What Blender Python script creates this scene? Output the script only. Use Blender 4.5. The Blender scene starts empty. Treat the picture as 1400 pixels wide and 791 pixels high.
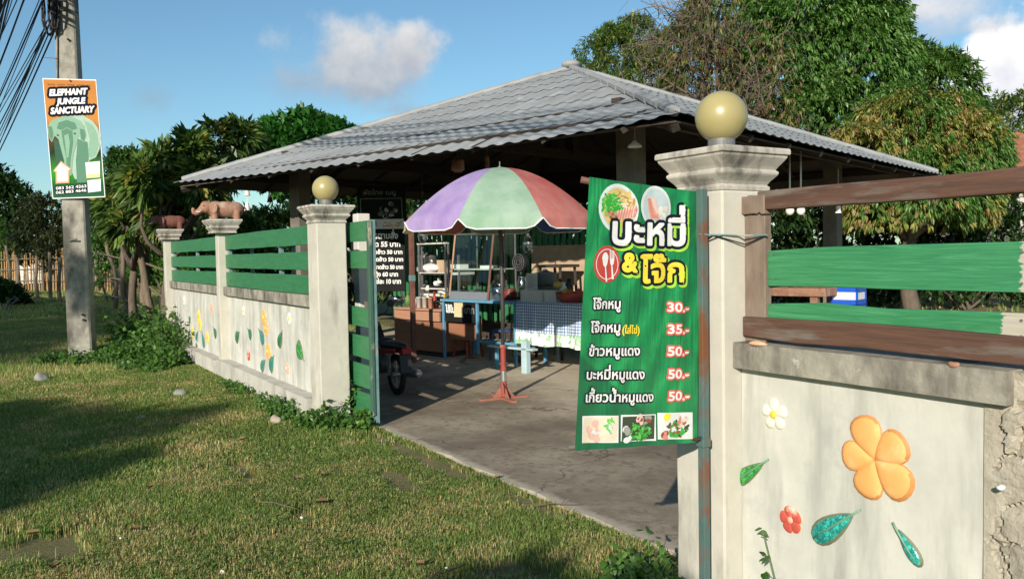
import bpy, bmesh, math, random
import numpy as np
from mathutils import Vector, Matrix, Euler
R_ = math.radians
SC = bpy.context.scene
COL = SC.collection
rng = np.random.default_rng(7)
random.seed(7)

# ------------------------------------------------------------------ camera
# world: X runs along the garden wall, Y points into the property, Z up; metres
FPX, CX, CY, EYE = 1146.2, 700.0, 395.5, 1.5
P_, Q_, YW_ = R_(2.41), R_(-.995), R_(31.47)
_hd = np.array([-math.cos(YW_), math.sin(YW_), 0.]); _rt = np.array([math.sin(YW_), math.cos(YW_), 0.])
_fw = _hd*math.cos(P_) - np.array([0, 0, 1.])*math.sin(P_)
_up = np.cross(_rt, _fw)
_r = _rt*math.cos(Q_) + _up*math.sin(Q_)
_u = -_rt*math.sin(Q_) + _up*math.cos(Q_)
CAMP = np.array([0, 0, EYE])
def ray(x, y): return _fw + _r*(x-CX)/FPX - _u*(y-CY)/FPX
def atz(x, y, z=0.): d = ray(x, y); return CAMP + d*((z-EYE)/d[2])
def aty(x, y, Y): d = ray(x, y); return CAMP + d*(Y/d[1])
def atx(x, y, X): d = ray(x, y); return CAMP + d*(X/d[0])
def atd(x, y, D): return CAMP + ray(x, y)*D

cam = bpy.data.cameras.new('camera'); camo = bpy.data.objects.new('camera', cam); COL.objects.link(camo)
cam.sensor_width = 36; cam.lens = FPX/1400*36; cam.clip_start = .05; cam.clip_end = 3000
M = Matrix.Identity(4)
for i in range(3):
    M[i][0], M[i][1], M[i][2], M[i][3] = _r[i], _u[i], -_fw[i], CAMP[i]
camo.matrix_world = M
SC.camera = camo

# ------------------------------------------------------------------ sky, sun, exposure
SUN_AZ, SUN_EL = R_(-50), R_(21.5)
SUNV = np.array([math.cos(SUN_AZ)*math.cos(SUN_EL), math.sin(SUN_AZ)*math.cos(SUN_EL), math.sin(SUN_EL)])
w = bpy.data.worlds.new('World'); SC.world = w; w.use_nodes = True
nt = w.node_tree; N = nt.nodes; LK = nt.links
bg = N['Background']; bg.inputs[1].default_value = .09
sk = N.new('ShaderNodeTexSky'); sk.sky_type = 'NISHITA'; sk.sun_disc = False
sk.sun_elevation = SUN_EL; sk.sun_rotation = math.pi/2 - SUN_AZ
sk.air_density = 1.0; sk.dust_density = .55; sk.ozone_density = 1.6; sk.altitude = 100
tc = N.new('ShaderNodeTexCoord')
def vmath(op, a, b=None):
    n = N.new('ShaderNodeVectorMath'); n.operation = op
    for i, s in enumerate((a, b)):
        if s is None: continue
        if hasattr(s, 'is_linked'): LK.new(s, n.inputs[i])
        else: n.inputs[i].default_value = tuple(s)
    return n.outputs['Value'] if op == 'DOT_PRODUCT' else n.outputs[0]
def wmath(op, a, b=0., c=0.):
    n = N.new('ShaderNodeMath'); n.operation = op
    for i, s in enumerate((a, b, c)):
        if hasattr(s, 'is_linked'): LK.new(s, n.inputs[i])
        else: n.inputs[i].default_value = s
    return n.outputs[0]
DIRV = tc.outputs['Generated']
def wnoise(scale, detail, off=(0, 0, 0), rough=.6):
    n = N.new('ShaderNodeTexNoise'); n.inputs['Scale'].default_value = scale; n.inputs['Detail'].default_value = detail
    n.inputs['Roughness'].default_value = rough
    LK.new(vmath('ADD', DIRV, off), n.inputs['Vector']); return n.outputs[0]
sky_col = sk.outputs[0]
def tint(mul):
    global sky_col
    m = N.new('ShaderNodeMix'); m.data_type = 'RGBA'; m.blend_type = 'MULTIPLY'; m.inputs[0].default_value = 1
    LK.new(sky_col, m.inputs[6]); m.inputs[7].default_value = (*mul, 1); sky_col = m.outputs[2]
tint((.84, 1.10, 1.16))
def cloud(px, py, wx, wy, bright, soft, dens, off, shade=.5, grow=1.0):
    """one cumulus far away in the direction (px, py); wx, wy its half size in degrees"""
    global sky_col
    d = ray(px, py); d = d/np.linalg.norm(d)
    rr = np.cross(d, (0, 0, 1)); rr /= np.linalg.norm(rr); uu = np.cross(rr, d)
    p = wmath('DIVIDE', vmath('DOT_PRODUCT', DIRV, rr), math.sin(R_(wx)))
    q = wmath('DIVIDE', vmath('DOT_PRODUCT', DIRV, uu), math.sin(R_(wy)))
    front = wmath('GREATER_THAN', vmath('DOT_PRODUCT', DIRV, d), .5)
    e = wmath('SQRT', wmath('ADD', wmath('MULTIPLY', p, p), wmath('MULTIPLY', q, q)))
    n = wnoise(14, 8, off, .55); n2 = wnoise(36, 6, off, .6)
    f = wmath('SUBTRACT', grow, e)
    f = wmath('ADD', f, wmath('MULTIPLY', wmath('SUBTRACT', n, .5), 2.4))
    f = wmath('ADD', f, wmath('MULTIPLY', wmath('SUBTRACT', n2, .5), .7))
    mr = N.new('ShaderNodeMapRange'); mr.interpolation_type = 'SMOOTHSTEP'
    LK.new(f, mr.inputs[0]); mr.inputs[1].default_value = 0.; mr.inputs[2].default_value = soft
    mr.inputs[3].default_value = 0; mr.inputs[4].default_value = dens
    mask = wmath('MULTIPLY', mr.outputs[0], front)
    sh = N.new('ShaderNodeMapRange'); LK.new(wmath('ADD', q, wmath('MULTIPLY', wmath('SUBTRACT', n2, .5), 2.2)), sh.inputs[0])
    sh.inputs[1].default_value = -1; sh.inputs[2].default_value = .8
    c = N.new('ShaderNodeMix'); c.data_type = 'RGBA'; LK.new(sh.outputs[0], c.inputs[0])
    c.inputs[6].default_value = (*(np.array((.80, .86, 1.0))*bright*shade), 1); c.inputs[7].default_value = (bright, bright*.99, bright*.98, 1)
    m = N.new('ShaderNodeMix'); m.data_type = 'RGBA'; LK.new(mask, m.inputs[0]); LK.new(sky_col, m.inputs[6]); LK.new(c.outputs[2], m.inputs[7])
    sky_col = m.outputs[2]
cloud(497, 84, 5.2, 2.7, 6.9, .95, .90, (3.1, 0, 0), .66, 1.22)
cloud(560, 62, 2.6, 1.7, 7.2, .9, .85, (3.1, 0, 0), .72, 1.15)
cloud(408, 112, 3.0, 1.7, 4.6, 1.5, .6, (1.4, 2, 0), .85, 1.2)
cloud(205, 138, 2.2, 1.4, 3.6, 1.6, .5, (0, 5, 1), .85)
cloud(555, 150, 4.5, .8, 3.8, 1.5, .45, (0, 1, 7), .9)
cloud(1395, 105, 4.6, 2.9, 10., .5, 1., (2, 2, 2), .72, 1.3)
cloud(1265, 14, 6.0, 1.7, 8.2, 1.1, .9, (4, 0, 3), .8, 1.15)
cloud(1345, 38, 5.0, .7, 6.5, 1.6, .8, (0, 3, 3), .9)
cloud(930, 2, 2.2, .5, 5.5, 1.4, .6, (1, 3, 1), .9)
LK.new(sky_col, bg.inputs[0])

sun = bpy.data.lights.new('sun', 'SUN'); suno = bpy.data.objects.new('sun', sun); COL.objects.link(suno)
sun.energy = 5.0; sun.angle = R_(.55); sun.color = (1, .915, .785)
suno.rotation_euler = Vector(SUNV).to_track_quat('Z', 'Y').to_euler(); suno.location = (10, -12, 20)
SC.view_settings.view_transform = 'Standard'; SC.view_settings.look = 'None'
SC.view_settings.exposure = .30; SC.view_settings.gamma = 1; SC.view_settings.use_curve_mapping = False
SC.render.engine = 'CYCLES'
SC.cycles.max_bounces = 6; SC.cycles.diffuse_bounces = 3; SC.cycles.glossy_bounces = 3; SC.cycles.transmission_bounces = 4
SC.cycles.transparent_max_bounces = 8; SC.cycles.use_denoising = True
SC.cycles.caustics_reflective = False; SC.cycles.caustics_refractive = False

# ------------------------------------------------------------------ helpers
class MB:
    """collects faces and links them as ONE mesh object"""
    def __init__(s): s.v = []; s.f = []; s.mi = []; s.mats = []; s.cur = 0
    def use(s, m):
        if m not in s.mats: s.mats.append(m)
        s.cur = s.mats.index(m); return s
    def add(s, v, f):
        o = len(s.v); s.v += [tuple(map(float, p)) for p in v]
        for q in f: s.f.append([i+o for i in q]); s.mi.append(s.cur)
        return s
    def box(s, a, b, rot=None, c=None):
        a, b = np.minimum(a, b), np.maximum(a, b)
        p = np.array([[x, y, z] for z in (a[2], b[2]) for y in (a[1], b[1]) for x in (a[0], b[0])], float)
        if rot is not None:
            c = (np.array(a)+np.array(b))/2 if c is None else np.array(c)
            m = np.array(Euler(rot).to_matrix()); p = (p-c)@m.T + c
        return s.add(p, [(0, 2, 3, 1), (4, 5, 7, 6), (0, 1, 5, 4), (2, 6, 7, 3), (0, 4, 6, 2), (1, 3, 7, 5)])
    def hexa(s, p):      # 8 corners: bottom loop 0-3, top loop 4-7
        return s.add(p, [(3, 2, 1, 0), (4, 5, 6, 7), (0, 1, 5, 4), (1, 2, 6, 5), (2, 3, 7, 6), (3, 0, 4, 7)])
    def tube(s, pts, r, n=8, cap=True):
        pts = [np.array(p, float) for p in pts]; k = len(pts)
        rs = [r]*k if np.isscalar(r) else list(r)
        v = []; ref = np.array((.3, .2, .93))
        for i, p in enumerate(pts):
            t = pts[min(i+1, k-1)] - pts[max(i-1, 0)]; t = t/(np.linalg.norm(t)+1e-9)
            a = np.cross(t, ref)
            if np.linalg.norm(a) < .05: a = np.cross(t, (1, 0, 0))
            a /= np.linalg.norm(a); b = np.cross(t, a)
            for j in range(n):
                g = 2*math.pi*j/n; v.append(p + rs[i]*(a*math.cos(g)+b*math.sin(g)))
        f = [(i*n+j, i*n+(j+1) % n, (i+1)*n+(j+1) % n, (i+1)*n+j) for i in range(k-1) for j in range(n)]
        if cap: f += [tuple(range(n-1, -1, -1)), tuple(range((k-1)*n, k*n))]
        return s.add(v, f)
    def lathe(s, prof, c=(0, 0, 0), n=24, square=False, rz=0.):
        v = []; k = len(prof)
        if square: n = 4
        for r, z in prof:
            for j in range(n):
                g = 2*math.pi*j/n + rz + (math.pi/4 if square else 0); q = r*(math.sqrt(2) if square else 1)
                v.append((c[0]+q*math.cos(g), c[1]+q*math.sin(g), c[2]+z))
        f = [(i*n+j, i*n+(j+1) % n, (i+1)*n+(j+1) % n, (i+1)*n+j) for i in range(k-1) for j in range(n)]
        f += [tuple(range(n-1, -1, -1)), tuple(range((k-1)*n, k*n))]
        return s.add(v, f)
    def ell(s, c, r, n=16, m=10, rot=None):
        v = []; f = []
        for i in range(m+1):
            t = math.pi*i/m
            for j in range(n):
                g = 2*math.pi*j/n; v.append((r[0]*math.sin(t)*math.cos(g), r[1]*math.sin(t)*math.sin(g), r[2]*math.cos(t)))
        v = np.array(v)
        if rot is not None: v = v@np.array(Euler(rot).to_matrix()).T
        v = v + np.array(c)
        for i in range(m):
            for j in range(n): f.append((i*n+j, (i+1)*n+j, (i+1)*n+(j+1) % n, i*n+(j+1) % n))
        return s.add(v, f)
    def prism(s, poly, a, b, fn=lambda x, y, h: (x, y, h)):   # polygon in a plane, extruded from a to b
        n = len(poly); v = [fn(x, y, a) for x, y in poly] + [fn(x, y, b) for x, y in poly]
        return s.add(v, [tuple(range(n-1, -1, -1)), tuple(range(n, 2*n))] + [(i, (i+1) % n, n+(i+1) % n, n+i) for i in range(n)])
    def build(s, name, mat=None, parent=None, loc=None, world=True, smooth=False, bevel=0., rot=None):
        me = bpy.data.meshes.new(name)
        off = np.zeros(3)
        if parent is not None and world and parent.parent is None: off = np.array(parent.location)
        elif parent is not None and world: off = np.array(parent.parent.location)
        if loc is not None: off = np.array(loc, float)
        v = np.array(s.v) - off
        me.from_pydata([tuple(p) for p in v], [], s.f)
        for m in (s.mats if s.mats else [mat]): me.materials.append(m)
        if s.mats: me.polygons.foreach_set('material_index', s.mi)
        if smooth: me.polygons.foreach_set('use_smooth', [True]*len(me.polygons))
        me.update()
        o = bpy.data.objects.new(name, me); COL.objects.link(o)
        if parent is not None: o.parent = parent
        elif loc is not None: o.location = loc
        if bevel:
            md = o.modifiers.new('bevel', 'BEVEL'); md.width = bevel; md.segments = 2; md.limit_method = 'ANGLE'
            md.harden_normals = False
        return o
def tag(o, label=None, cat=None, group=None, kind=None):
    if label: o['label'] = label
    if cat: o['category'] = cat
    if group: o['group'] = group
    if kind: o['kind'] = kind
    return o
def thing(name, label, cat, loc=(0, 0, 0), rz=0., group=None):
    o = bpy.data.objects.new(name, None); COL.objects.link(o); o.location = tuple(map(float, loc)); o.rotation_euler = (0, 0, rz)
    o.empty_display_size = .1
    return tag(o, label, cat, group)
def npmesh(name, V, F, mat, parent=None, loc=None, colors=None, smooth=False):
    """fast mesh from numpy: V (n,3); F (m,k) all the same k; colors (n,3) point colours"""
    me = bpy.data.meshes.new(name); k = F.shape[1]
    off = np.array(parent.location) if parent is not None else (np.array(loc, float) if loc is not None else np.zeros(3))
    V = (V-off).astype(np.float32)
    me.vertices.add(len(V)); me.vertices.foreach_set('co', V.ravel())
    me.loops.add(F.size); me.loops.foreach_set('vertex_index', F.astype(np.int32).ravel())
    me.polygons.add(len(F)); me.polygons.foreach_set('loop_start', np.arange(0, F.size, k, dtype=np.int32))
    if smooth: me.polygons.foreach_set('use_smooth', np.ones(len(F), bool))
    if colors is not None:
        a = me.color_attributes.new('tint', 'FLOAT_COLOR', 'POINT')
        a.data.foreach_set('color', np.c_[colors, np.ones(len(colors))].astype(np.float32).ravel())
    me.update(calc_edges=True); me.validate()
    me.materials.append(mat)
    o = bpy.data.objects.new(name, me); COL.objects.link(o)
    if parent is not None: o.parent = parent
    elif loc is not None: o.location = loc
    return o

# ------------------------------------------------------------------ materials
def base_mat(name):
    m = bpy.data.materials.new(name); m.use_nodes = True
    return m, m.node_tree, m.node_tree.nodes['Principled BSDF']
def ramp(t, fac, stops):
    n = t.nodes.new('ShaderNodeValToRGB'); e = n.color_ramp.elements
    e.remove(e[1]); e[0].position = stops[0][0]; e[0].color = (*stops[0][1], 1)
    for p, c in stops[1:]: e.new(p).color = (*c, 1)
    t.links.new(fac, n.inputs[0]); return n.outputs[0]
def tnoise(t, vec, scale, detail=5, rough=.6, dist=0.):
    n = t.nodes.new('ShaderNodeTexNoise'); n.inputs['Scale'].default_value = scale; n.inputs['Detail'].default_value = detail
    n.inputs['Roughness'].default_value = rough; n.inputs['Distortion'].default_value = dist
    t.links.new(vec, n.inputs['Vector']); return n.outputs[0]
def mapping(t, scale=(1, 1, 1), rot=(0, 0, 0), loc=(0, 0, 0)):
    c = t.nodes.new('ShaderNodeTexCoord'); m = t.nodes.new('ShaderNodeMapping'); m.inputs['Scale'].default_value = scale
    m.inputs['Rotation'].default_value = rot; m.inputs['Location'].default_value = loc
    t.links.new(c.outputs['Object'], m.inputs[0]); return m.outputs[0]
def mixc(t, fac, a, b, mode='MIX'):
    n = t.nodes.new('ShaderNodeMix'); n.data_type = 'RGBA'; n.blend_type = mode
    for i, s in ((0, fac), (6, a), (7, b)):
        if hasattr(s, 'is_linked'): t.links.new(s, n.inputs[i])
        elif i == 0: n.inputs[0].default_value = s
        else: n.inputs[i].default_value = (*s, 1)
    return n.outputs[2]
def bump(t, b, h, strength, dist=.01):
    n = t.nodes.new('ShaderNodeBump'); n.inputs['Strength'].default_value = strength; n.inputs['Distance'].default_value = dist
    t.links.new(h, n.inputs['Height']); t.links.new(n.outputs[0], b.inputs['Normal'])
def pm(name, c1, c2=None, scale=6, stretch=(1, 1, 1), rough=.7, stain=None, stain_at=(.55, .7), stain_scale=3, stain_stretch=(1, 1, 1),
       bmp=.25, bmp_scale=None, metal=0., spec=.4, c3=None, c3_at=(.6, .68), c3_scale=9, dist=.008, c3_stretch=None):
    m, t, b = base_mat(name)
    c2 = c2 or tuple(x*.8 for x in c1)
    v = mapping(t, stretch)
    n = tnoise(t, v, scale, 6, .62)
    col = ramp(t, n, [(.32, c1), (.68, c2)])
    if stain is not None:
        sv = mapping(t, stain_stretch, loc=(3, 1, 2)); sn = tnoise(t, sv, stain_scale, 5, .6)
        fac = ramp(t, sn, [(stain_at[0], (0, 0, 0)), (stain_at[1], (1, 1, 1))])
        col = mixc(t, fac, col, stain)
    if c3 is not None:
        sv = mapping(t, c3_stretch or (1, 1, 1), loc=(7, 4, 5)); sn = tnoise(t, sv, c3_scale, 8, .68)
        fac = ramp(t, sn, [(c3_at[0], (0, 0, 0)), (c3_at[1], (1, 1, 1))])
        col = mixc(t, fac, col, c3)
    t.links.new(col, b.inputs['Base Color'])
    b.inputs['Roughness'].default_value = rough; b.inputs['Metallic'].default_value = metal
    b.inputs['Specular IOR Level'].default_value = spec
    if bmp: bump(t, b, tnoise(t, v, bmp_scale or scale*8, 6, .7), bmp, dist)
    return m
def flat(name, c, rough=.55, spec=.4):
    m, t, b = base_mat(name)
    n = tnoise(t, mapping(t), 30, 3)
    col = ramp(t, n, [(.3, tuple(x*.88 for x in c)), (.7, c)])
    t.links.new(col, b.inputs['Base Color']); b.inputs['Roughness'].default_value = rough; b.inputs['Specular IOR Level'].default_value = spec
    return m
def leaf_mat(name, trans=.3, rough=.45, spec=.5):
    m, t, b = base_mat(name)
    a = t.nodes.new('ShaderNodeAttribute'); a.attribute_name = 'tint'
    t.links.new(a.outputs['Color'], b.inputs['Base Color']); b.inputs['Roughness'].default_value = rough
    b.inputs['Specular IOR Level'].default_value = spec
    tr = t.nodes.new('ShaderNodeBsdfTranslucent'); mx = t.nodes.new('ShaderNodeMixShader'); mx.inputs[0].default_value = trans
    cc = mixc(t, 1., a.outputs['Color'], (1.25, 1.35, .6), 'MULTIPLY'); t.links.new(cc, tr.inputs[0])
    t.links.new(b.outputs[0], mx.inputs[1]); t.links.new(tr.outputs[0], mx.inputs[2])
    t.links.new(mx.outputs[0], t.nodes['Material Output'].inputs[0]); return m
def glass_mat(name, tintc=(.8, .9, .86), alpha=.22):
    m, t, b = base_mat(name)
    tr = t.nodes.new('ShaderNodeBsdfTransparent'); tr.inputs[0].default_value = (*tintc, 1)
    gl = t.nodes.new('ShaderNodeBsdfGlossy'); gl.inputs['Roughness'].default_value = .04
    mx = t.nodes.new('ShaderNodeMixShader'); mx.inputs[0].default_value = alpha
    t.links.new(tr.outputs[0], mx.inputs[1]); t.links.new(gl.outputs[0], mx.inputs[2])
    t.links.new(mx.outputs[0], t.nodes['Material Output'].inputs[0]); return m

MT = {}
MT['conc'] = pm('weathered_concrete', (.52, .50, .44), (.40, .385, .34), 3.2, rough=.88, stain=(.23, .22, .19), stain_at=(.52, .78), stain_scale=2.6,
                stain_stretch=(2.2, 2.2, .5), c3=(.56, .55, .49), c3_at=(.58, .75), c3_scale=5, bmp=.35, bmp_scale=60, dist=.004)
MT['conc_wall'] = pm('pale_rendered_wall', (.60, .59, .53), (.47, .465, .42), 3.4, rough=.9, stain=(.31, .31, .28), stain_at=(.47, .74), stain_scale=3.0,
                     stain_stretch=(2.4, 2.4, .42), c3=(.36, .36, .34), c3_at=(.54, .74), c3_scale=2.3, bmp=.3, bmp_scale=45, dist=.004)
MT['conc_pillar'] = pm('pillar_concrete', (.57, .545, .47), (.44, .415, .36), 3, rough=.88, stain=(.24, .225, .195), stain_at=(.55, .76), stain_scale=3,
                       stain_stretch=(2, 2, .5), bmp=.35, bmp_scale=55, dist=.004)
MT['conc_cap'] = pm('pillar_cap_concrete', (.55, .51, .445), (.36, .335, .29), 7, rough=.88, stain=(.13, .12, .105), stain_at=(.52, .70), stain_scale=9,
                    stain_stretch=(1, 1, .35), bmp=.45, bmp_scale=50, dist=.006)
MT['coping'] = pm('dirty_coping', (.38, .35, .29), (.23, .215, .18), 7, rough=.92, stain=(.062, .056, .046), stain_at=(.44, .66), stain_scale=5,
                  stain_stretch=(1, 1, .5), c3=(.47, .46, .41), c3_at=(.64, .72), c3_scale=14, bmp=.6, bmp_scale=50, dist=.006)
MT['rubble'] = pm('broken_render', (.46, .415, .335), (.33, .295, .235), 9, rough=.95, stain=(.52, .50, .44), stain_at=(.55, .68), stain_scale=5, c3=(.10, .09, .075), c3_at=(.66, .72), c3_scale=16, bmp=.9, bmp_scale=30, dist=.012)
MT['pole'] = pm('pole_concrete', (.33, .31, .26), (.20, .19, .16), 7, rough=.9, stain=(.085, .08, .068), stain_at=(.48, .66), stain_scale=3,
                stain_stretch=(1, 1, .6), bmp=.5, bmp_scale=60, dist=.005)
MT['green'] = pm('green_plank_paint', (.024, .135, .052), (.038, .185, .075), 5, (1, 1, 6), rough=.5, stain=(.10, .24, .13), stain_at=(.66, .8), stain_scale=8,
                 stain_stretch=(.6, 1, 5), bmp=.35, bmp_scale=30, dist=.003, c3=(.33, .32, .24), c3_at=(.70, .73), c3_scale=10)
MT['brown'] = pm('weathered_brown_wood', (.130, .064, .042), (.07, .038, .028), 9, (.5, 3, 8), rough=.62, stain=(.17, .15, .13), stain_at=(.52, .74), stain_scale=5,
                 stain_stretch=(.7, 2, 5), bmp=.5, bmp_scale=30, dist=.003)
MT['greywood'] = pm('grey_brown_wood', (.25, .195, .155), (.15, .105, .08), 8, (2, 2, .6), rough=.75, stain=(.12, .22, .21), stain_at=(.6, .75), stain_scale=4, bmp=.5, bmp_scale=30, dist=.003)
MT['oldwood'] = pm('old_post_wood', (.19, .145, .10), (.10, .078, .055), 8, (3, 3, .5), rough=.85, bmp=.6, bmp_scale=24, dist=.006)
MT['bamboo'] = pm('dry_bamboo', (.46, .27, .10), (.30, .165, .06), 6, (4, 4, .6), rough=.7, stain=(.13, .085, .04), stain_at=(.55, .7), stain_scale=3, bmp=.2)
MT['globe'] = pm('yellowed_globe_plastic', (.385, .33, .15), (.31, .265, .115), 3, rough=.33, spec=.5, stain=(.33, .27, .12), stain_at=(.5, .8), stain_scale=2, bmp=.06, bmp_scale=90, dist=.002)
MT['collar'] = pm('grey_metal', (.22, .22, .22), (.13, .13, .13), 10, rough=.55, metal=.3, bmp=.2)
MT['roof'] = pm('grey_roof_tile', (.30, .315, .32), (.235, .248, .25), 1.1, rough=.75, stain=(.19, .195, .19), stain_at=(.52, .78), stain_scale=2.6, stain_stretch=(1.6, .45, 1),
                c3=(.37, .385, .39), c3_at=(.58, .68), c3_scale=3.2, bmp=.25, bmp_scale=40, dist=.004)
MT['ridge'] = pm('ridge_cap_tile', (.31, .32, .32), (.23, .235, .24), 3, rough=.7, bmp=.2)
MT['darkwood'] = pm('dark_roof_timber', (.060, .045, .034), (.034, .026, .021), 8, (1, 1, 4), rough=.8, bmp=.3)
MT['added_lining'] = pm('added_lining_board', (.105, .080, .062), (.07, .055, .045), 3, (1, 1, 1), rough=.85, bmp=.2)
MT['post'] = pm('post_cement', (.20, .18, .15), (.13, .115, .10), 5, rough=.85, bmp=.3)
MT['rust'] = pm('rusty_teal_pipe', (.055, .115, .11), (.10, .15, .14), 9, (1, 1, .4), rough=.65, stain=(.17, .065, .03), stain_at=(.47, .58), stain_scale=6, stain_stretch=(1, 1, .5), bmp=.4)
MT['teal'] = pm('teal_metal', (.16, .27, .26), (.10, .18, .18), 8, rough=.6, stain=(.36, .33, .28), stain_at=(.56, .66), stain_scale=5, bmp=.3)
MT['rodwood'] = pm('red_rod_wood', (.19, .085, .06), (.12, .05, .04), 8, rough=.7, bmp=.3)
MT['black'] = flat('black_plastic', (.018, .018, .02), .45)
MT['rubber'] = flat('black_rubber', (.02, .02, .02), .85)
MT['cable'] = flat('cable_black', (.012, .012, .014), .6)
MT['white'] = flat('white_plastic', (.78, .78, .76), .4)
MT['offwhite'] = pm('off_white_board', (.62, .60, .55), (.52, .50, .45), 5, rough=.6, bmp=.1)
MT['chrome'] = pm('worn_steel', (.55, .55, .54), (.35, .34, .33), 8, rough=.35, metal=.8, bmp=.1)
MT['redpaint'] = pm('faded_red_paint', (.34, .055, .04), (.22, .04, .03), 9, rough=.55, stain=(.40, .18, .13), stain_at=(.55, .7), stain_scale=6, bmp=.25)
MT['basepink'] = pm('worn_red_primer', (.36, .15, .10), (.26, .10, .07), 9, rough=.75, bmp=.3)
MT['darkpole'] = pm('dark_steel_pole', (.06, .055, .055), (.10, .09, .085), 10, rough=.5, metal=.3, bmp=.2)
MT['bluepaint'] = pm('sky_blue_paint', (.12, .32, .46), (.085, .24, .37), 8, rough=.55, stain=(.30, .26, .22), stain_at=(.62, .7), stain_scale=9, bmp=.25)
MT['palebluepaint'] = pm('pale_blue_paint', (.42, .55, .58), (.34, .47, .52), 8, rough=.6, bmp=.25)
MT['counter'] = pm('brown_laminate', (.33, .15, .085), (.26, .115, .065), 4, (.6, 1, 4), rough=.5, bmp=.12)
MT['counterlight'] = pm('pinkish_brown_laminate', (.44, .235, .155), (.38, .195, .125), 4, (.6, 1, 4), rough=.5, bmp=.12)
MT['terracotta'] = pm('terracotta', (.36, .19, .125), (.25, .125, .085), 7, rough=.8, stain=(.42, .31, .23), stain_at=(.54, .68), stain_scale=5, c3=(.10, .07, .055), c3_at=(.63, .7), c3_scale=6, bmp=.45, bmp_scale=40, dist=.004)
MT['darkterra'] = pm('dark_red_terracotta', (.20, .075, .055), (.13, .05, .04), 7, rough=.75, stain=(.30, .17, .13), stain_at=(.6, .75), stain_scale=6, bmp=.45, bmp_scale=40)
MT['cream'] = flat('cream_paint', (.72, .66, .52), .6)
MT['orange_fl'] = pm('orange_ceramic', (.80, .40, .145), (.76, .34, .10), 7, rough=.72, spec=.25, stain=(.80, .50, .24), stain_at=(.5, .7), stain_scale=9, c3=(.46, .27, .12), c3_at=(.64, .78), c3_scale=26, bmp=.3, bmp_scale=120, dist=.002)
MT['orange_rim'] = pm('orange_ceramic_edge', (.58, .26, .08), (.45, .19, .06), 9, rough=.6, bmp=.3)
MT['white_fl'] = pm('white_ceramic', (.76, .74, .64), (.66, .63, .52), 9, rough=.65, bmp=.1)
MT['yellow_fl'] = pm('yellow_ceramic', (.80, .60, .09), (.76, .50, .06), 6, rough=.45, bmp=.1)
MT['red_fl'] = pm('red_ceramic', (.55, .10, .07), (.45, .07, .05), 6, rough=.65, stain=(.80, .45, .36), stain_at=(.56, .68), stain_scale=14, bmp=.1)
MT['pink_fl'] = pm('pale_pink_ceramic', (.74, .44, .32), (.66, .34, .22), 7, rough=.5, bmp=.12)
MT['leafrim'] = pm('glazed_leaf_edge', (.19, .19, .11), (.12, .13, .08), 9, rough=.6, bmp=.3)
MT['gatepost'] = pm('worn_green_steel', (.05, .12, .085), (.035, .085, .06), 8, (1, 1, .4), rough=.65, stain=(.34, .31, .23), stain_at=(.57, .63), stain_scale=5, stain_stretch=(1, 1, .4), bmp=.4)
MT['clay'] = pm('bare_clay_edge', (.50, .36, .24), (.38, .27, .18), 8, rough=.8, bmp=.3)
def mosaic(name, c1, c2, grout):
    m, t, b = base_mat(name)
    vo = t.nodes.new('ShaderNodeTexVoronoi'); vo.inputs['Scale'].default_value = 85; vo.feature = 'F1'
    t.links.new(mapping(t), vo.inputs['Vector'])
    sp = t.nodes.new('ShaderNodeSeparateColor'); t.links.new(vo.outputs['Color'], sp.inputs[0])
    col = ramp(t, sp.outputs[0], [(.1, c1), (.9, c2)])
    ed = t.nodes.new('ShaderNodeTexVoronoi'); ed.feature = 'DISTANCE_TO_EDGE'; ed.inputs['Scale'].default_value = 85
    t.links.new(mapping(t), ed.inputs['Vector'])
    col = mixc(t, ramp(t, ed.outputs['Distance'], [(.02, (1, 1, 1)), (.07, (0, 0, 0))]), col, grout)
    t.links.new(col, b.inputs['Base Color']); b.inputs['Roughness'].default_value = .28
    bump(t, b, ed.outputs['Distance'], .5, .003); return m
MT['mos_teal'] = mosaic('teal_glass_mosaic', (.01, .22, .20), (.05, .46, .38), (.02, .09, .08))
MT['mos_green'] = mosaic('green_glass_mosaic', (.012, .17, .03), (.06, .40, .07), (.02, .10, .03))
MT['leafgreen'] = pm('glazed_leaf', (.035, .20, .08), (.02, .12, .05), 9, rough=.4, bmp=.2)
MT['leafteal'] = pm('glazed_teal_leaf', (.04, .27, .22), (.02, .17, .14), 9, rough=.4, bmp=.2)
MT['rib'] = pm('leaf_rib', (.20, .36, .24), (.12, .24, .16), 9, rough=.6, bmp=.2)
MT['stone'] = pm('field_stone', (.42, .36, .27), (.30, .26, .20), 8, rough=.9, bmp=.6, bmp_scale=30)
MT['greystone'] = pm('grey_stone', (.33, .32, .29), (.22, .21, .19), 8, rough=.9, bmp=.6, bmp_scale=30)
MT['leaf'] = leaf_mat('leaf_green')
MT['leafdull'] = leaf_mat('leaf_dull', .2, .6, .3)
MT['grassm'] = leaf_mat('grass_blade', .25, .6, .25)
MT['bark'] = pm('bark', (.15, .115, .085), (.085, .065, .05), 9, (3, 3, .6), rough=.9, bmp=.7, bmp_scale=26, dist=.01)
MT['barkpale'] = pm('pale_bark', (.30, .25, .185), (.20, .16, .12), 9, (3, 3, .6), rough=.9, bmp=.6, bmp_scale=26, dist=.01)
MT['twig'] = pm('dry_twig', (.15, .115, .085), (.095, .072, .054), 9, rough=.9, bmp=.3)
MT['stem'] = flat('green_stem', (.12, .20, .06), .6)
MT['glass'] = glass_mat('cabinet_glass', (.86, .95, .91), .07)
MT['bagm'] = glass_mat('clear_bag', (.85, .88, .88), .5)
MT['bulb'] = flat('white_lamp_glass', (.80, .78, .70), .3)
MT['blue_crate'] = flat('blue_crate_plastic', (.012, .09, .55), .4)
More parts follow.
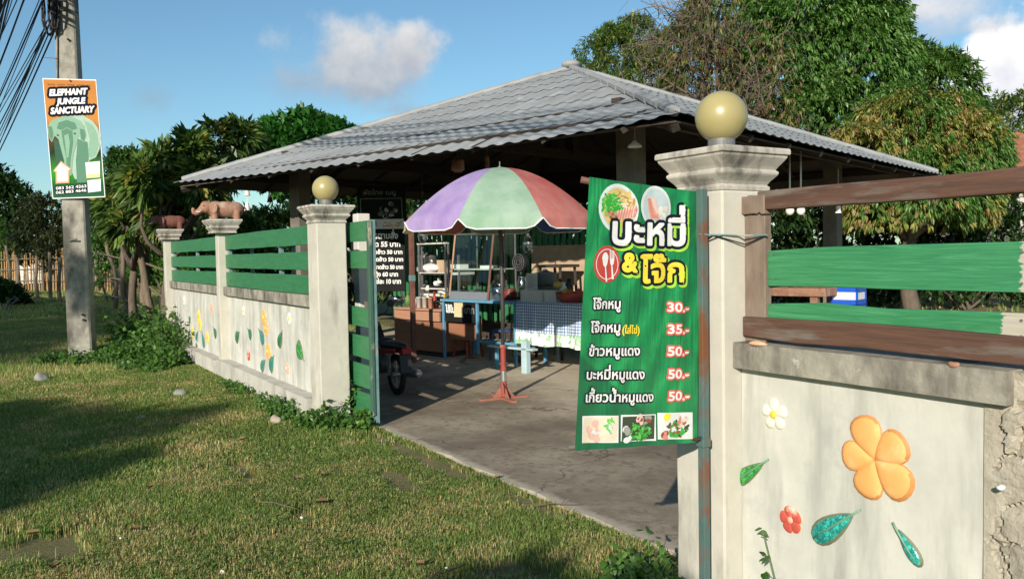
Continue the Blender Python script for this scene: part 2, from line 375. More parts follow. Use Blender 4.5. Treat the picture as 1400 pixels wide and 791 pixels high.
MT['ink_white'] = flat('print_white', (.70, .70, .70), .6, .2)
MT['ink_black'] = flat('print_black', (.012, .014, .022), .45)
MT['chalk'] = flat('board_letter_white', (.74, .74, .72), .6)
MT['grey_ink'] = flat('faded_letter', (.20, .21, .20), .6)
MT['boardblack'] = pm('black_board', (.012, .014, .014), (.02, .02, .02), 5, rough=.9, spec=.08, bmp=.05)

# ------------------------------------------------------------------ text
TONE = '\u0e48\u0e49\u0e4a\u0e4b\u0e4c'; UPV = '\u0e34\u0e35\u0e36\u0e37\u0e31\u0e47'
_tc = bpy.data.curves.new('txt', 'FONT'); _to = bpy.data.objects.new('txt', _tc); COL.objects.link(_to)
_tcache = {}
def _raw(body):
    if body in _tcache: return _tcache[body]
    _tc.body = body; _tc.size = 1; _tc.offset = .004; _tc.resolution_u = 4
    bpy.context.view_layer.update()
    ev = _to.evaluated_get(bpy.context.evaluated_depsgraph_get()); me = ev.to_mesh()
    V = np.array([v.co[:2] for v in me.vertices]).reshape(-1, 2); F = [tuple(p.vertices) for p in me.polygons]
    ev.to_mesh_clear(); _tcache[body] = (V, F); return V, F
def _adv(s):
    a = _raw(s+'|')[0][:, 0].max(); return a - _raw('|')[0][:, 0].max()
def text2d(body):
    """flat letters: vertices (n,2), faces; stacked Thai tone marks are lifted above the vowel"""
    base = ''; marks = []
    for i, ch in enumerate(body):
        nxt = body[i+1] if i+1 < len(body) else ''
        if ch in TONE and ((base and base[-1] in UPV) or nxt == '\u0e33'): marks.append((ch, base))
        else: base += ch
    V, F = _raw(base); V = V.copy(); F = list(F)
    for ch, pre in marks:
        mv, mf = _raw(ch)
        mv = mv + np.array([_adv(pre), .20]); o = len(V)
        V = np.r_[V, mv]; F += [tuple(i+o for i in q) for q in mf]
    return V, F
def put_text(mb, fn, body, x, y, size, mat, bold=0., h=0., outline=None, sx=1., align='L', shear=0., width=None):
    """letters on the surface fn(u, v, h): outline = (mat, radius)"""
    V, F = text2d(body); V = V*size
    if width: sx = width/(V[:, 0].max()-V[:, 0].min())
    V[:, 0] = (V[:, 0]-V[:, 0].min())*sx
    wd = V[:, 0].max()
    V[:, 0] += V[:, 1]*shear
    V += np.array([x - (wd/2 if align == 'C' else wd if align == 'R' else 0), y])
    cnt = {}
    for q in F:
        for i in range(len(q)):
            a, b = q[i], q[(i+1) % len(q)]; k = (min(a, b), max(a, b)); cnt[k] = cnt.get(k, 0)+1
    E = [k for k, c in cnt.items() if c == 1]
    def stroke(r, mat, hh):
        mb.use(mat); j = 0
        for a, b in E:
            p, q = V[a], V[b]; d = q-p; L = np.linalg.norm(d)
            if L < 1e-6: continue
            n = np.array([-d[1], d[0]])/L*r; z = hh + (j % 7)*.00006; j += 1
            mb.add([fn(*(p-n), z), fn(*(q-n), z), fn(*(q+n), z), fn(*(p+n), z)], [(0, 1, 2, 3)])
            mb.add([fn(p[0]+r*math.cos(g*math.pi/4), p[1]+r*math.sin(g*math.pi/4), z+.00003) for g in range(8)], [tuple(range(8))])
    def fill(mat, hh):
        mb.use(mat).add([fn(*p, hh) for p in V], F)
    if outline:
        stroke(outline[1]+bold, outline[0], h); fill(outline[0], h+.0005)
    stroke(bold, mat, h+.0016) if bold else None
    fill(mat, h+.0022)
    return wd
def disc(mb, fn, cx, cy, rx, ry, mat, h, rings=4, n=28):
    v = [fn(cx, cy, h)]; f = []
    for i in range(1, rings+1):
        for j in range(n):
            g = 2*math.pi*j/n; v.append(fn(cx+rx*i/rings*math.cos(g), cy+ry*i/rings*math.sin(g), h))
    for j in range(n): f.append((0, 1+j, 1+(j+1) % n))
    for i in range(rings-1):
        for j in range(n):
            a = 1+i*n; f.append((a+j, a+n+j, a+n+(j+1) % n, a+(j+1) % n))
    mb.use(mat).add(v, f)
def poly(mb, fn, pts, mat, h): mb.use(mat).add([fn(x, y, h) for x, y in pts], [tuple(range(len(pts)))])
def rect(mb, fn, x0, y0, x1, y1, mat, h, n=4):
    v = [fn(x0+(x1-x0)*i/n, y0+(y1-y0)*j/n, h) for j in range(n+1) for i in range(n+1)]
    mb.use(mat).add(v, [(j*(n+1)+i, j*(n+1)+i+1, (j+1)*(n+1)+i+1, (j+1)*(n+1)+i) for j in range(n) for i in range(n)])
def plane_fn(o, U, V):
    o, U, V = np.array(o, float), np.array(U, float), np.array(V, float); U /= np.linalg.norm(U); V /= np.linalg.norm(V); n = np.cross(U, V)
    return lambda x, y, h: o+U*x+V*y+n*h

# ------------------------------------------------------------------ ground, yard
def vnoise(x, y, s, seed=0):
    x = np.asarray(x)*s; y = np.asarray(y)*s
    def h(i, j):
        n = np.sin(i*127.1+j*311.7+seed*74.7)*43758.5453; return n-np.floor(n)
    i = np.floor(x); j = np.floor(y); u = x-i; v = y-j; u = u*u*(3-2*u); v = v*v*(3-2*v)
    return (h(i, j)*(1-u)+h(i+1, j)*u)*(1-v)+(h(i, j+1)*(1-u)+h(i+1, j+1)*u)*v
def fbm(x, y, s, seed=0, o=4):
    t = 0; a = .5; tot = 0
    for k in range(o): t = t+a*vnoise(x, y, s*2**k, seed+k); tot += a; a *= .5
    return t/tot
BARE = [(atz(540, 655)[:2], .50, .14), (atz(15, 755)[:2], .42, .5), (atz(720, 785)[:2], .4, .2), (atz(420, 705)[:2], .5, .10), (atz(330, 640)[:2], .6, .10), ((-5.6, 2.62), 1.2, .12), ((-4.2, 2.66), .8, .10)]
def bare_at(x, y):
    b = np.zeros_like(np.asarray(x, float))
    for (c, rx, ry) in BARE:
        d = np.sqrt(((x-c[0])/rx)**2+((y-c[1])/ry)**2); b = np.maximum(b, np.clip(1.3-d+(fbm(x, y, 5, 9)-.5)*1.6, 0, 1))
    return b
m, t, b = base_mat('lawn_soil')
v = mapping(t)
n1 = tnoise(t, v, 1.1, 6, .65); n2 = tnoise(t, v, 38, 6, .75)
c = ramp(t, n1, [(.36, (.11, .125, .045)), (.55, (.22, .195, .095)), (.72, (.36, .295, .18))])
c = mixc(t, ramp(t, n2, [(.45, (0, 0, 0)), (.7, (1, 1, 1))]), c, (.21, .175, .10))
t.links.new(c, b.inputs['Base Color']); b.inputs['Roughness'].default_value = .95; b.inputs['Specular IOR Level'].default_value = .1
bump(t, b, n2, .8, .03); MT['soil'] = m
# lawn sheet: fine near the camera, reaching the horizon
g = MB()
xs = np.r_[-900, -300, -120, np.linspace(-60, 12, 90), 60, 300, 900]; ys = np.r_[-900, -300, -100, -30, np.linspace(-8, 30, 60), 80, 300, 900]
X, Y = np.meshgrid(xs, ys); Zg = np.where((Y < 2.2) & (X > -14) & (X < 2), -.045*np.clip(fbm(X, Y, .9, 2), 0, 1)*np.clip((2.2-Y)*2, 0, 1), 0)-.004
V = np.c_[X.ravel(), Y.ravel(), Zg.ravel()]; nx = len(xs)
F = np.array([(j*nx+i, j*nx+i+1, (j+1)*nx+i+1, (j+1)*nx+i) for j in range(len(ys)-1) for i in range(nx-1)])
ground = tag(npmesh('lawn', V, F, MT['soil']), 'grassy ground', None, None, 'structure')

m, t, b = base_mat('worn_yard_concrete')
v = mapping(t); n1 = tnoise(t, v, 1.3, 7, .65); n2 = tnoise(t, v, 16, 6, .7); n3 = tnoise(t, v, 90, 4, .7)
c = ramp(t, n1, [(.36, (.165, .132, .094)), (.5, (.25, .205, .148)), (.64, (.345, .29, .213))])
c = mixc(t, ramp(t, n2, [(.50, (0, 0, 0)), (.66, (1, 1, 1))]), c, (.17, .138, .10))
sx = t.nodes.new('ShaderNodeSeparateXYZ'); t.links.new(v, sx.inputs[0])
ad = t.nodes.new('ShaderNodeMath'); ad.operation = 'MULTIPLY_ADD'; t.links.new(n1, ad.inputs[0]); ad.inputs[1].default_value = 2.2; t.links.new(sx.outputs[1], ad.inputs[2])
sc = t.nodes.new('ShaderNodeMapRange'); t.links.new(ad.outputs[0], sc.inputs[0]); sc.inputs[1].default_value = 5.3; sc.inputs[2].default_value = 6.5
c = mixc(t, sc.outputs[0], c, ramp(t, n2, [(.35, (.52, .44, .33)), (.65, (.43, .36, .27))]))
lt = t.nodes.new('ShaderNodeMapRange'); ad2 = t.nodes.new('ShaderNodeMath'); ad2.operation = 'MULTIPLY_ADD'; t.links.new(n2, ad2.inputs[0]); ad2.inputs[1].default_value = .12; t.links.new(sx.outputs[1], ad2.inputs[2]); t.links.new(ad2.outputs[0], lt.inputs[0]); lt.inputs[1].default_value = 2.93; lt.inputs[2].default_value = 2.87
c = mixc(t, lt.outputs[0], c, (.42, .37, .29))
vc = t.nodes.new('ShaderNodeTexVoronoi'); vc.feature = 'DISTANCE_TO_EDGE'; vc.inputs['Scale'].default_value = .55
vm = t.nodes.new('ShaderNodeVectorMath'); vm.operation = 'MULTIPLY_ADD'; cn = t.nodes.new('ShaderNodeTexNoise'); cn.inputs['Scale'].default_value = 2.2; cn.inputs['Detail'].default_value = 6; t.links.new(v, cn.inputs['Vector'])
t.links.new(cn.outputs['Color'], vm.inputs[0]); vm.inputs[1].default_value = (.9, .9, 0); t.links.new(v, vm.inputs[2]); t.links.new(vm.outputs[0], vc.inputs['Vector'])
c = mixc(t, ramp(t, vc.outputs['Distance'], [(.002, (.75, .75, .75)), (.007, (0, 0, 0))]), c, (.075, .062, .048))
t.links.new(c, b.inputs['Base Color']); b.inputs['Roughness'].default_value = .9; b.inputs['Specular IOR Level'].default_value = .25
bump(t, b, n3, .35, .006); MT['yard'] = m
yp = [(-13.6, 2.80), (-7.5, 2.79)] + [(-7.4+4.8*i/30, 2.78+.03*(fbm(i*.37, 0, 1, 3)-.5)+.018*math.sin(i*1.7)) for i in range(31)] + [(-2.6, 4.6), (-5.0, 6), (-8.4, 14.8), (-17.6, 11.9), (-15.1, 3.6)]
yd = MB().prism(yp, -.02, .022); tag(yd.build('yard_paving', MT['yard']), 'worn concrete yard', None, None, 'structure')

# grass: short blades, thick near the camera
def grass(x0, x1, y0, y1, dens, hgt, wid, segs=True, seed=0):
    n = int((x1-x0)*(y1-y0)*dens); r = np.random.default_rng(seed)
    x = r.uniform(x0, x1, n); y = r.uniform(y0, y1, n)
    keep = (bare_at(x, y) < r.uniform(.15, .95, n)) & (fbm(x, y, 2.2, 5) > r.uniform(.05, .42, n))
    edge = 2.76+.05*(fbm(x, y*0, 3, 8)-.4)
    inside = (x > -15.3) & (y > np.where(x > -7.2, edge, 2.36)); keep &= ~inside
    return x[keep], y[keep], hgt, wid, segs
def blades(parts):
    VV = []; FF = []; CC = []; o = 0; r = np.random.default_rng(3)
    for x, y, hgt, wid, segs in parts:
        n = len(x); lush = fbm(x, y, 1.1, 21); dry = fbm(x, y, 1.6, 33)*.55+fbm(x, y, 6, 44)*.45
        h = hgt*r.uniform(.45, 1.25, n)*(.55+.9*lush); a = r.uniform(0, 2*math.pi, n); ln = r.uniform(.25, 1.25, n)
        dx, dy = np.cos(a), np.sin(a); wx, wy = -dy*wid*r.uniform(.7, 1.3, n), dx*wid*r.uniform(.7, 1.3, n)
        z0 = np.full(n, -.03)
        p0 = np.c_[x-wx, y-wy, z0]; p1 = np.c_[x+wx, y+wy, z0]
        mx, my, mz = x+dx*h*ln*.35, y+dy*h*ln*.35, h*.62
        tx, ty, tz = x+dx*h*ln*1.05, y+dy*h*ln*1.05, h*(1.12-.42*ln)
        tip = np.c_[tx, ty, tz]
        base = np.where((r.uniform(0, 1, n) < np.clip((dry-.41)*3.2, .08, .85))[:, None], np.array([.45, .37, .165]), np.array([.172, .245, .058]))
        base = base*(r.uniform(.65, 1.35, n)[:, None])*(1+np.c_[r.normal(0, .14, n), r.normal(0, .07, n), r.normal(0, .1, n)])
        base = base*(.8+.4*lush[:, None]); base = np.clip(base, .004, .6)
        if segs:
            m0 = np.c_[mx-wx*.8, my-wy*.8, mz]; m1 = np.c_[mx+wx*.8, my+wy*.8, mz]
            V = np.stack([p0, p1, m0, m1, tip], 1).reshape(-1, 3); k = np.arange(n)*5+o
            F = np.concatenate([np.c_[k, k+1, k+3], np.c_[k, k+3, k+2], np.c_[k+2, k+3, k+4]]); CC.append(np.repeat(base, 5, 0)); o += 5*n
        else:
            V = np.stack([p0, p1, tip], 1).reshape(-1, 3); k = np.arange(n)*3+o; F = np.c_[k, k+1, k+2]; CC.append(np.repeat(base, 3, 0)); o += 3*n
        VV.append(V); FF.append(F)
    return np.concatenate(VV), np.concatenate(FF), np.concatenate(CC)
V, F, Cc = blades([grass(-6.2, -1.2, -1.0, 2.8, 22000, .034, .0019, True, 1), grass(-12.5, -6.2, -1.0, 2.8, 8500, .040, .0028, True, 2),
                   grass(-26, -12.5, -1.5, 7, 1500, .06, .0055, False, 4), grass(-55, -26, -2, 12, 260, .11, .013, False, 5)])
tag(npmesh('grass', V, F, MT['grassm'], colors=Cc), 'short patchy grass', None, None, 'stuff')
m_d = pm('dry_trodden_soil', (.34, .285, .185), (.21, .18, .10), 9, rough=.95, spec=.1, stain=(.17, .16, .075), stain_at=(.52, .64), stain_scale=14, bmp=.7, bmp_scale=60, dist=.01)
for i_, (c_, rx_, ry_) in enumerate(BARE[:0]):
    rx_, ry_ = rx_*.75, ry_*.75
    P_d = [(c_[0], c_[1], .004)]; n_d = 60
    for k_d in range(n_d):
        g_d = 2*math.pi*k_d/n_d; q_d = 1.0+.55*(fbm(math.cos(g_d)*2+i_*5, math.sin(g_d)*2, 1.3, 6)-.5)*2+.3*(fbm(math.cos(g_d)*9+i_*5, math.sin(g_d)*9, 1.3, 7)-.5); P_d.append((c_[0]+rx_*q_d*math.cos(g_d), min(c_[1]+ry_*q_d*math.sin(g_d), 2.755), .002))
    tag(MB().add(P_d, [(0, 1+k_d, 1+(k_d+1) % n_d) for k_d in range(n_d)]).build('dirt_patch', m_d), 'bare trodden soil in the grass', None, None, 'structure')
# low broad leaved weeds mixed into the turf
r = np.random.default_rng(19); n = 26000; x = r.uniform(-11, -1.6, n); y = r.uniform(-.8, 2.74, n)
k_ = (fbm(x, y, 1.4, 77) > r.uniform(.46, .62, n)) & ~((x < -7.2) & (y > 2.34)) & (bare_at(x, y) < .7); x, y = x[k_], y[k_]; n = len(x)
a = r.uniform(0, 6.28, n); L_ = r.uniform(.012, .026, n); w_ = L_*.42; z = r.uniform(.012, .034, n); ca, sa = np.cos(a), np.sin(a); up = r.normal(0, .35, n)*L_
V = np.stack([np.c_[x, y, z], np.c_[x+ca*L_*.5-sa*w_, y+sa*L_*.5+ca*w_, z+up*.5+.004], np.c_[x+ca*L_, y+sa*L_, z+up], np.c_[x+ca*L_*.5+sa*w_, y+sa*L_*.5-ca*w_, z+up*.5+.004]], 1).reshape(-1, 3)
i = np.arange(n)*4; F = np.concatenate([np.c_[i, i+1, i+2], np.c_[i, i+2, i+3]]); Cc = np.repeat(np.array([.12, .19, .045])*r.uniform(.6, 1.3, n)[:, None], 4, 0)
tag(npmesh('turf_weeds', V, F, MT['grassm'], colors=Cc), 'low clover like weeds in the turf', None, None, 'stuff')
r = np.random.default_rng(9); n = 9000; x = r.uniform(-24, -3, n); y = r.uniform(9, 42, n); k_ = (x*.94-y*-.34 > -99) & ~((x < -8.3) & (y < 15.4)); 
V, F, Cc = blades([(x[k_], y[k_], .16, .022, False)])
tag(npmesh('garden_grass', V, F, MT['grassm'], colors=Cc), 'grass of the garden behind the pavilion', None, None, 'stuff')

# ------------------------------------------------------------------ gate pillars, walls
CAPP = [(.148, 0), (.150, .018), (.140, .024), (.150, .040), (.170, .062), (.176, .070), (.176, .082), (.166, .087), (.176, .102), (.196, .128), (.203, .138), (.203, .146), (.213, .150), (.213, .170), (.208, .176), (.0, .178)]
def cap_mesh(c, z, k=1., hz=1.):
    return MB().lathe([(r*k, z+h*hz) for r, h in CAPP], (c[0], c[1], 0), square=True)
def pillar(name, cx, cy, hw, z, kcap, label, cat, group=None, hcap=1.):
    t = thing(name, label, cat, (cx, cy, 0), 0, group)
    m = MB(); n = 9
    rr = np.random.default_rng(int(abs(cx)*100))
    prof = [(hw*(1+rr.uniform(-.012, .012)), z*i/n) for i in range(n+1)]; prof[0] = (hw*1.01, -.03)
    m.lathe(prof, (cx, cy, 0), square=True); m.build('shaft', MT['conc_pillar'], t, bevel=.008)
    cap_mesh((cx, cy), z, kcap, hcap).build('cap', MT['conc_cap'], t, bevel=.003)
    return t
PLX, PRX, PY = -7.325, -2.485, 2.535
pillar('gate_pillar', PRX, PY, .135, 1.735, .90, 'thick concrete gate pillar with moulded cap beside the green menu banner', 'pillar', 'concrete gate pillars', .95)
pillar('gate_pillar', PLX, PY, .135, 1.805, .95, 'concrete gate pillar with moulded cap beside the sliding green gate', 'pillar', 'concrete gate pillars', .9)
P2X, P3X = -11.145, -15.1
pillar('wall_post', P2X, 2.475, .078, 1.83, .98, 'slender concrete wall post carrying the pale clay elephant', 'post', 'slender posts of the flowered wall', 1.)
pillar('wall_post', P3X, 2.475, .085, 1.84, .98, 'slender concrete wall post carrying the dark red elephant, at the far end', 'post', 'slender posts of the flowered wall', 1.)
# small corner stub beyond the far post
o = MB().box((-15.9, 2.3, -.03), (-15.72, 2.48, .55)).build('stone_stub', MT['conc_pillar'], loc=(-15.8, 2.4, 0), bevel=.02)
tag(o, 'short square concrete stub in the weeds beside the last wall post', 'post')

def globe(cx, cy, z, r, label):
    t = thing('globe_lamp', label, 'lamp', (cx, cy, z), 0, 'globe lamps on the gate pillars')
    MB().lathe([(r*.60, 0), (r*.60, .012), (r*.52, .016), (r*.52, .05), (r*.50, .06)], (cx, cy, z), 28).build('collar', MT['collar'], t, smooth=False)
    MB().ell((cx, cy, z+.04+r*.93), (r, r, r), 40, 24).build('globe', MT['globe'], t, smooth=True)
globe(PRX, PY, 1.735+.178*.95, .105, 'yellowed plastic globe lamp on the pillar beside the menu banner')
globe(PLX, PY, 1.805+.178*.9, .117, 'yellowed plastic globe lamp on the pillar beside the green gate')

def rough_box(a, b, nx, nz, amp, seed):
    """a box whose front (-Y) face is unevenly rendered"""
    m = MB(); xs = np.linspace(a[0], b[0], nx); zs = np.linspace(a[2], b[2], nz)
    X, Z = np.meshgrid(xs, zs); d = (fbm(X, Z, 3, seed)-.5)*amp
    V = [(x, a[1]+dd, z) for x, z, dd in zip(X.ravel(), Z.ravel(), d.ravel())]
    F = [(j*nx+i, j*nx+i+1, (j+1)*nx+i+1, (j+1)*nx+i) for j in range(nz-1) for i in range(nx-1)]
    m.add(V, F)
    top = (nz-1)*nx; k = len(V); B = [(x, b[1], b[2]) for x in xs]; m2 = [(x, b[1], a[2]) for x in xs]
    m.add(V[top:]+B, [(i, i+1, nx+i+1, nx+i) for i in range(nx-1)])
    m.add(m2+B, [(i+1, i, nx+i, nx+i+1) for i in range(nx-1)])
    m.add(V[:nx]+m2, [(i+1, i, nx+i, nx+i+1) for i in range(nx-1)])
    l = [V[j*nx] for j in range(nz)]; r_ = [V[j*nx+nx-1] for j in range(nz)]
    m.add(l+[(a[0], b[1], b[2]), (a[0], b[1], a[2])], [tuple(range(nz-1, -1, -1))+(nz+1, nz)])
    m.add(r_+[(b[0], b[1], b[2]), (b[0], b[1], a[2])], [tuple(range(nz))+(nz, nz+1)])
    return m
# left wall
lw = thing('garden_wall', 'long pale garden wall with dirty coping left of the gate, small ceramic flowers on two bays', 'wall', (-11.2, 2.55, 0))
for i, (xa, xb) in enumerate(((P2X+.08, PLX-.137), (P3X+.087, P2X-.08))):
    rough_box((xa, 2.50, -.03), (xb, 2.62, 1.045), 40, 14, .012, 3+i).build('wall_panel', MT['conc_wall'], lw)
    rough_box((xa, 2.445, 1.042), (xb, 2.665, 1.150), 50, 4, .012, 13+i).build('coping', MT['coping'], lw, bevel=.006)
    rough_box((xa-.1, 2.355, -.06), (xb, 2.497, .215 if i == 0 else .19), 160, 12, .03, 23+i).build('plinth', MT['conc'], lw, bevel=.012)
# right wall
rw = thing('garden_wall', 'pale garden wall with large ceramic flowers right of the banner, its far end crumbling', 'wall', (-1.8, 2.55, 0))
rough_box((PRX+.137, 2.50, -.05), (-1.385, 2.62, 1.042), 50, 40, .010, 5).build('wall_panel', MT['conc_wall'], rw)
rough_box((PRX+.137, 2.450, 1.040), (-1.30, 2.67, 1.140), 60, 5, .010, 6).build('coping', MT['coping'], rw, bevel=.007)
rough_box((-.55, 2.42, -.05), (3.2, 2.67, 1.138), 40, 20, .012, 8).build('wall_panel', MT['conc_wall'], rw)
# crumbled pier end: cracked, flaking render
nx, nz = 110, 150
xs = np.linspace(-1.385, -.55, nx); zs = np.linspace(-.05, 1.135, nz); X, Z = np.meshgrid(xs, zs)
e = -1.325+.075*(fbm(Z*0+1, Z, 5, 4)-.5)*2+.035*(fbm(X*0, Z, 22, 6)-.5)*2
crk = np.abs(fbm(X+.2*fbm(X, Z, 4, 61), Z, 3.0, 60, 5)-.5); crk2 = np.abs(fbm(X, Z+.2*fbm(X, Z, 4, 62), 5.0, 63, 4)-.5)
d = 2.486-.030*np.clip((X-e)/.16, 0, 1)+.016*(fbm(X, Z, 4, 66)-.5)+.010*(fbm(X, Z, 28, 67)-.5)
rv = np.random.default_rng(5); SX, SZ = rv.uniform(-1.5, -.45, 90), rv.uniform(-.1, 1.2, 90); SH_ = rv.uniform(0, 1, 90); SG = rv.normal(0, .25, (90, 2))
wx_, wz_ = X+.05*(fbm(X, Z, 9, 31)-.5), Z+.05*(fbm(X, Z, 9, 32)-.5)
dd2 = (wx_[..., None]-SX)**2+(wz_[..., None]-SZ)**2*1.2; near = dd2.argmin(-1); so = np.sort(dd2, -1); edge_ = np.sqrt(so[..., 1])-np.sqrt(so[..., 0])
plate = SH_[near]+SG[near, 0]*(X-SX[near])*4+SG[near, 1]*(Z-SZ[near])*4
d = d-.026*(plate-.5)+.022*np.clip(1-edge_/.010, 0, 1)+.020*np.clip(1-crk/.006, 0, 1)
d = np.where(Z < .42+.08*fbm(X, Z, 5, 72), d+.03, d); d = np.where(X < e, 2.492, d)
V = np.c_[X.ravel(), d.ravel(), Z.ravel()]; F = [(j*nx+i, j*nx+i+1, (j+1)*nx+i+1, (j+1)*nx+i) for j in range(nz-1) for i in range(nx-1)]
mb = MB().add(V, F)
tp = V[(nz-1)*nx:]; mb.add([tuple(p) for p in tp]+[(p[0], 2.66, 1.135) for p in tp], [(i, i+1, nx+i+1, nx+i) for i in range(nx-1)])
mb.add([(-1.385, 2.66, -.05), (-.55, 2.66, -.05), (-.55, 2.66, 1.135), (-1.385, 2.66, 1.135)], [(3, 2, 1, 0)])
mb.build('broken_render', MT['rubble'], rw)
def rock(name, p, r, mat, label, cat='stone', seed=1, group=None):
    m = MB().ell((p[0], p[1], p[2]+r[2]*.6), r, 14, 9); rr = np.random.default_rng(seed); ph = rr.uniform(0, 6, 6)
    m.v = [tuple(np.array(p)+(np.array(v)-np.array(p))*(1+.13*math.sin(v[0]*9/r[0]*.2+ph[0]+v[2]*4/r[2]*.3)+.12*math.sin(v[1]*7/r[1]*.3+ph[1])+.08*math.sin((v[0]/r[0]+v[1]/r[1]+v[2]/r[2])*2.6+ph[2]))) for v in m.v]
    return tag(m.build(name, mat, loc=p, smooth=True), label, cat, group)
q = aty(1036, 464, 2.46); rock('stone', (q[0], 2.46, 1.137), (.043, .022, .010), MT['pink_fl'], 'flat pale pink stone chip on the coping beside the brown frame post', seed=3)
q = aty(1306, 494, 2.46); rock('brick_chip', (q[0], 2.455, 1.137), (.018, .014, .010), MT['terracotta'], 'tiny red brick chip lying on the coping under the brown rail', 'stone', seed=4)
q = aty(1369, 668, 2.455); rock('stone', (q[0], 2.447, q[2]), (.013, .012, .008), MT['white'], 'small white pebble stuck in the crack of the crumbling wall end', seed=5)

# wooden frame and half painted planks on the right wall
m, t, b = base_mat('half_painted_plank')
v = mapping(t, (.35, 2, 9)); gr = tnoise(t, v, 9, 7, .65, 1.2); fine = tnoise(t, mapping(t, (2, 4, 60)), 6, 6, .7)
cg = ramp(t, gr, [(.3, (.020, .150, .058)), (.55, (.040, .225, .095)), (.75, (.085, .30, .14))])
cg = mixc(t, ramp(t, fine, [(.56, (0, 0, 0)), (.76, (.45, .45, .45))]), cg, (.20, .36, .17))
worn = tnoise(t, mapping(t, (1.2, 2, 10), loc=(5, 2, 8)), 3, 6, .7)
cg = mixc(t, ramp(t, worn, [(.62, (0, 0, 0)), (.74, (.8, .8, .8))]), cg, (.30, .37, .15))
raw = ramp(t, gr, [(.3, (.50, .47, .39)), (.7, (.37, .345, .285))])
sx = t.nodes.new('ShaderNodeSeparateXYZ'); t.links.new(mapping(t), sx.inputs[0])
en = tnoise(t, mapping(t, (1, 1, 14)), 3, 6, .75)
ad = t.nodes.new('ShaderNodeMath'); ad.operation = 'MULTIPLY_ADD'; t.links.new(en, ad.inputs[0]); ad.inputs[1].default_value = .10; t.links.new(sx.outputs[0], ad.inputs[2])
g2 = t.nodes.new('ShaderNodeMath'); g2.operation = 'GREATER_THAN'; t.links.new(ad.outputs[0], g2.inputs[0]); g2.inputs[1].default_value = 0.05
c = mixc(t, g2.outputs[0], cg, raw)
t.links.new(c, b.inputs['Base Color']); b.inputs['Roughness'].default_value = .5; bump(t, b, gr, .4, .004); MT['halfplank'] = m
FY = 2.53
fr = thing('fence_frame', 'weathered brown wooden frame on the right wall holding two half painted green planks', 'fence', (-2.2, FY, 1.14))
def plank(a, b, name, mat, par, bev=.004, seed=0, chamf=0.):
    m = MB(); n = 14; rr = np.random.default_rng(seed); zt = b[2]+rr.normal(0, .0022, n+1); zb = a[2]+rr.normal(0, .0022, n+1); xs = np.linspace(a[0], b[0], n+1)
    if chamf: zt[0] -= chamf
    v = []
    for i in range(n+1): v += [(xs[i], a[1], zb[i]), (xs[i], b[1], zb[i]), (xs[i], b[1], zt[i]), (xs[i], a[1], zt[i])]
    f = [(4*i+j, 4*i+(j+1) % 4, 4*i+4+(j+1) % 4, 4*i+4+j) for i in range(n) for j in range(4)]
    f = [q[::-1] for q in f] + [(0, 1, 2, 3), (4*n+3, 4*n+2, 4*n+1, 4*n)]
    return m.add(v, f).build(name, mat, par, bevel=bev)
zt, zb = aty(1200, 246.5, FY-.02)[2], aty(1200, 276.5, FY-.02)[2]
plank((-2.275, FY-.022, zb), (1.3, FY+.03, zt), 'top_rail', MT['brown'], fr, .006, 1)
plank((-2.352, FY-.026, zb-.012), (-2.235, FY+.03, zt-.014), 'corner_block', MT['greywood'], fr, .005, 2)
plank((-2.348, FY-.012, 1.14), (-2.245, FY+.025, zb-.013), 'post', MT['greywood'], fr, .004, 3)
zt, zb = aty(1230, 447, FY-.03)[2], aty(1230, 482, FY-.03)[2]
plank((-2.345, FY-.03, zb), (1.3, FY+.025, zt), 'bottom_rail', MT['brown'], fr, .005, 4)
def offplank(z0, z1, xe, seed, x1):
    m = plank((-2.243, FY+.0, z0), (x1, FY+.022, z1), 'plank', MT['halfplank'], fr, .003, seed, .012)
    return m
def place_mask(o, xe):   # object origin at the brush edge, where the paint stops
    for v in o.data.vertices: v.co.x -= xe-fr.location.x
    o.location.x = xe-fr.location.x
xe1 = aty(1396, 370, FY)[0]; xe2 = aty(1370, 440, FY)[0]
for nx_ in (-2.215, -1.30):
    for nz_ in (aty(1220, 384, FY)[2], aty(1220, 346, FY)[2], aty(1220, 447, FY)[2], aty(1220, 428, FY)[2]): MB().tube([(nx_, FY+.004, nz_), (nx_, FY-.0025, nz_)], .0045, 8).build('nail', MT['collar'], fr)
o = offplank(aty(1220, 394.5, FY)[2], aty(1220, 334.5, FY)[2], xe1, 5, 1.3); place_mask(o, xe1+.0)
o = offplank(aty(1220, 455, FY)[2], aty(1220, 420, FY)[2], xe2, 6, 1.3); place_mask(o, xe2+.0)

# green plank panels on the left wall
def plank_panel(xa, xb, label, seed, uprights):
    t = thing('plank_panel', label, 'fence', ((xa+xb)/2, 2.53, 1.15), 0, 'green plank panels on the flowered wall')
    for k, (z0, z1) in enumerate(((1.62, 1.80), (1.385, 1.555), (1.155, 1.335))):
        plank((xa, 2.485, z0), (xb, 2.508, z1), 'plank', MT['green'], t, .004, seed+k)
    for u in uprights: MB().box((u-.03, 2.51, 1.15), (u+.03, 2.55, 1.79)).build('upright', MT['teal'], t, bevel=.003)
plank_panel(P2X+.08, PLX-.137, 'three green painted planks above the wall between the gate pillar and the pale elephant post', 10, (P2X+.14, aty(383, 340, 2.52)[0], PLX-.3))
plank_panel(P3X+.087, P2X-.08, 'three green painted planks above the wall between the two elephant posts', 20, (P3X+.2, aty(269, 340, 2.52)[0], P2X-.2))
